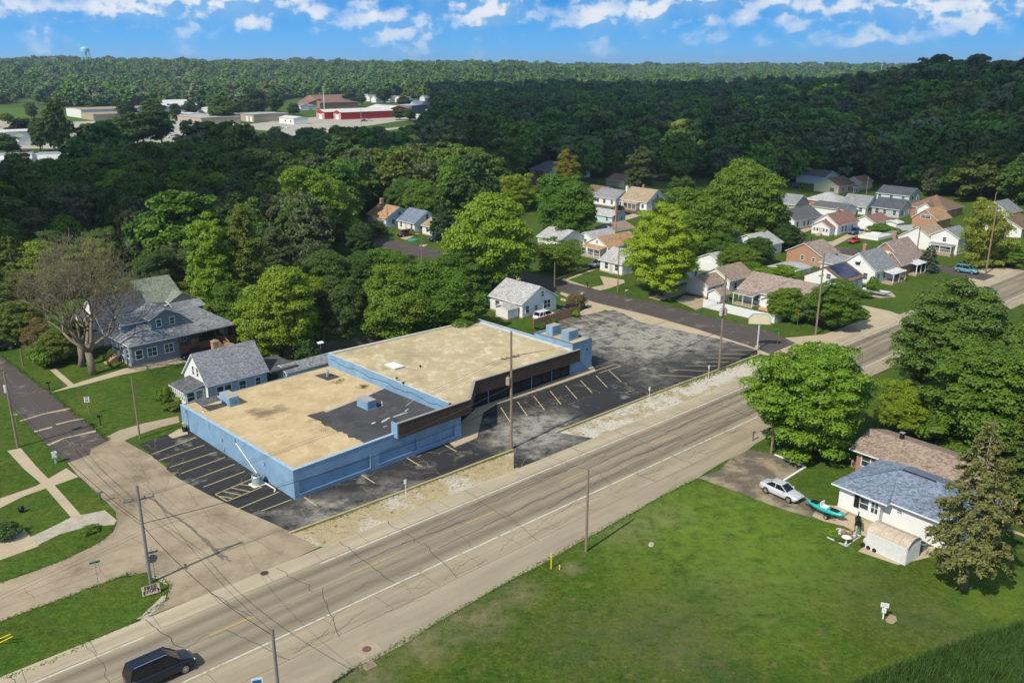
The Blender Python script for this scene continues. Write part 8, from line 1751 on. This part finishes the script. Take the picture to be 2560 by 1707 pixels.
# water tower on the left hill
x, y = on_hill(218, 2250); z0 = float(terrain(x, y)); t = thing('water_tower', (x, y, z0 + 4), 49, 'pale blue legged water tower on the left skyline', 'water tower'); M['tower'] = m_plain('tower_blue', (.28, .62, .74), .4, .06)
m = MB(); m.ell((0, 0, 39), 9, 9, 5.2, 20, 10); m.tube((0, 0, 34.5), (0, 0, 41), 9, n=20); m.ell((0, 0, 41), 9, 9, 4.2, 20, 8); m.obj('tank', M['tower'], t); MB().tube((0, 0, 44.5), (0, 0, 47.5), 2.2, 1.6, 10).obj('cap', M['tower'], t); MB().tube((0, 0, 0), (0, 0, 35), 1.3, n=10).obj('riser', M['tower'], t)
for k in range(6):
    a = math.pi / 3 * k; MB().path([(10.5 * math.cos(a), 10.5 * math.sin(a), 0), (8.6 * math.cos(a), 8.6 * math.sin(a), 37)], .6, 6).obj('leg', M['tower'], t)
for k in range(3): MB().path([(9.6 * math.cos(2 * math.pi * i / 6), 9.6 * math.sin(2 * math.pi * i / 6), 10 + 9 * k) for i in range(7)], .25, 4).obj('brace_ring', M['tower'], t)
for k, (px_, d, hh) in enumerate(((1089, 2300, 34), (723, 2300, 40), (1948, 2900, 34), (2205, 1900, 32))):
    x, y = on_hill(px_, d); z = float(terrain(x, y)); t = thing('radio_mast', (x, y, z), 0, ['thin radio mast on the skyline left of centre', 'faint radio mast on the left skyline', 'radio mast on the right skyline', 'pole mast above the right-hand slope'][k], 'mast', 'masts on the skyline')
    MB().tube((0, 0, 0), (0, 0, hh + 12), .7, .3, 5).obj('shaft', M['tank_grey'], t); MB().box(-2, 2, -.3, .3, hh + 8, hh + 9).obj('antenna', M['tank_grey'], t)
# trees among the works
for k, (x, y, w, h, c) in enumerate(((102, 378, 12, 19, 'dark'), (150, 384, 15, 24, 'dark'), (150, 352, 9, 26, 'dark'), (55, 352, 14, 12, 'purple'), (225, 380, 13, 15, 'dark'), (265, 375, 16, 17, 'dark'), (310, 372, 14, 16, 'mid'), (360, 366, 16, 20, 'dark'), (405, 362, 16, 20, 'dark'), (385, 300, 22, 18, 'mid'), (318, 300, 16, 17, 'dark'), (556, 312, 22, 21, 'mid'), (80, 300, 9, 15, 'grey'), (640, 290, 20, 22, 'dark'), (690, 285, 18, 20, 'dark'), (700, 300, 12, 8, 'dark'), (1010, 268, 18, 12, 'dark'), (875, 268, 20, 16, 'dark'), (905, 262, 12, 12, 'dark'), (960, 258, 24, 18, 'dark'), (1000, 300, 14, 10, 'dark'), (1025, 301, 12, 9, 'mid'), (60, 330, 12, 10, 'green'), (180, 388, 10, 8, 'mid'), (600, 346, 10, 7, 'mid'), (690, 338, 9, 6, 'dark'), (20, 385, 14, 10, 'mid'), (290, 345, 12, 12, 'dark'), (330, 340, 14, 14, 'dark'), (440, 302, 12, 14, 'dark'), (20, 310, 12, 9, 'green'), (480, 290, 14, 14, 'dark'), (585, 292, 12, 12, 'mid'), (735, 288, 12, 10, 'mid'), (300, 284, 14, 14, 'dark'), (230, 282, 12, 12, 'mid'), (660, 278, 18, 16, 'dark'), (540, 275, 18, 15, 'mid'))):
    cw = dict(dark='dark green', mid='mid-green', green='fresh green', grey='grey-green', purple='dark purple')[c]
    plant('mid', (x, y), w, h, c, f"{'tall' if h >= 17 else 'low' if h <= 10 else 'medium'} {cw} tree {'beside the far-left warehouse' if x < 290 and y < 345 else 'below the far-left warehouse, by the works road' if x < 290 else 'around the white metal barn' if x < 450 else 'around the tan works buildings' if x < 700 else 'around the red barns and church hall'}", group='trees among the works')
# ================================================================ clouds overhead (their shade lies on the wood and the slope)
def cloud(label, poly, alt, step, rad, seed):
    g = random.Random(seed); W_ = np.array([[*P(*q)][:2] for q in poly]); x0, y0 = W_.min(0); x1, y1 = W_.max(0); m = MB(); X, Y = scatter(x0, x1, y0, y1, step, seed); k = inpoly(X, Y, W_); shift = -Vector((SUN_DIR.x, SUN_DIR.y)) / SUN_DIR.z * alt
    X, Y = X[k], Y[k]; c = Vector((X.mean() - shift.x, Y.mean() - shift.y, alt))
    for i, (a, b) in enumerate(zip(X, Y)):
        r = rad * g.uniform(.75, 1.25); m.ell((a - shift.x - c.x, b - shift.y - c.y, g.uniform(-8, 25)), r, r, r * g.uniform(.35, .6), 9, 6, .12, i)
    o = m.obj('cloud', M['cloud'], None, True); o.location = c; return tag(o, label, 'cloud', kind='structure')
M['cloud'] = m_plain('cloud_white', (.85, .85, .86), 1., .03, .01, fine=0)
cloud('broad cumulus cloud overhead shading the valley wood', [(-500, 700), (-500, 500), (0, 485), (117, 475), (228, 430), (640, 383), (885, 360), (1000, 365), (1080, 300), (1100, 240), (2000, 236), (2000, 478), (1500, 482), (1300, 462), (1150, 470), (900, 462), (640, 478), (560, 500), (450, 545), (430, 605), (330, 655), (100, 670)], 800, 34, 30, 5)
cloud('cumulus cloud overhead shading the right-hand slope', [(1960, 480), (2000, 238), (3200, 232), (3200, 480), (2560, 505), (2420, 508), (2300, 488), (2150, 476)], 800, 34, 30, 6)
# ================================================================ air
def haze():
    o = MB().box(-9500, 9500, -9500, 9500, -1.5, 118).obj('haze', bpy.data.materials.new('haze'), None); o.display_type = 'WIRE'
    m = o.data.materials[0]; m.use_nodes = True; nt_ = m.node_tree; nt_.nodes.clear(); v = nt_.nodes.new('ShaderNodeVolumePrincipled'); ou = nt_.nodes.new('ShaderNodeOutputMaterial')
    v.inputs['Color'].default_value = (.62, .80, 1., 1); v.inputs['Density'].default_value = HAZE; v.inputs['Anisotropy'].default_value = .2
    nt_.links.new(v.outputs[0], ou.inputs['Volume']); tag(o, 'thin bluish summer haze filling the valley air', 'haze', kind='stuff')
HAZE = 0.0001
haze()
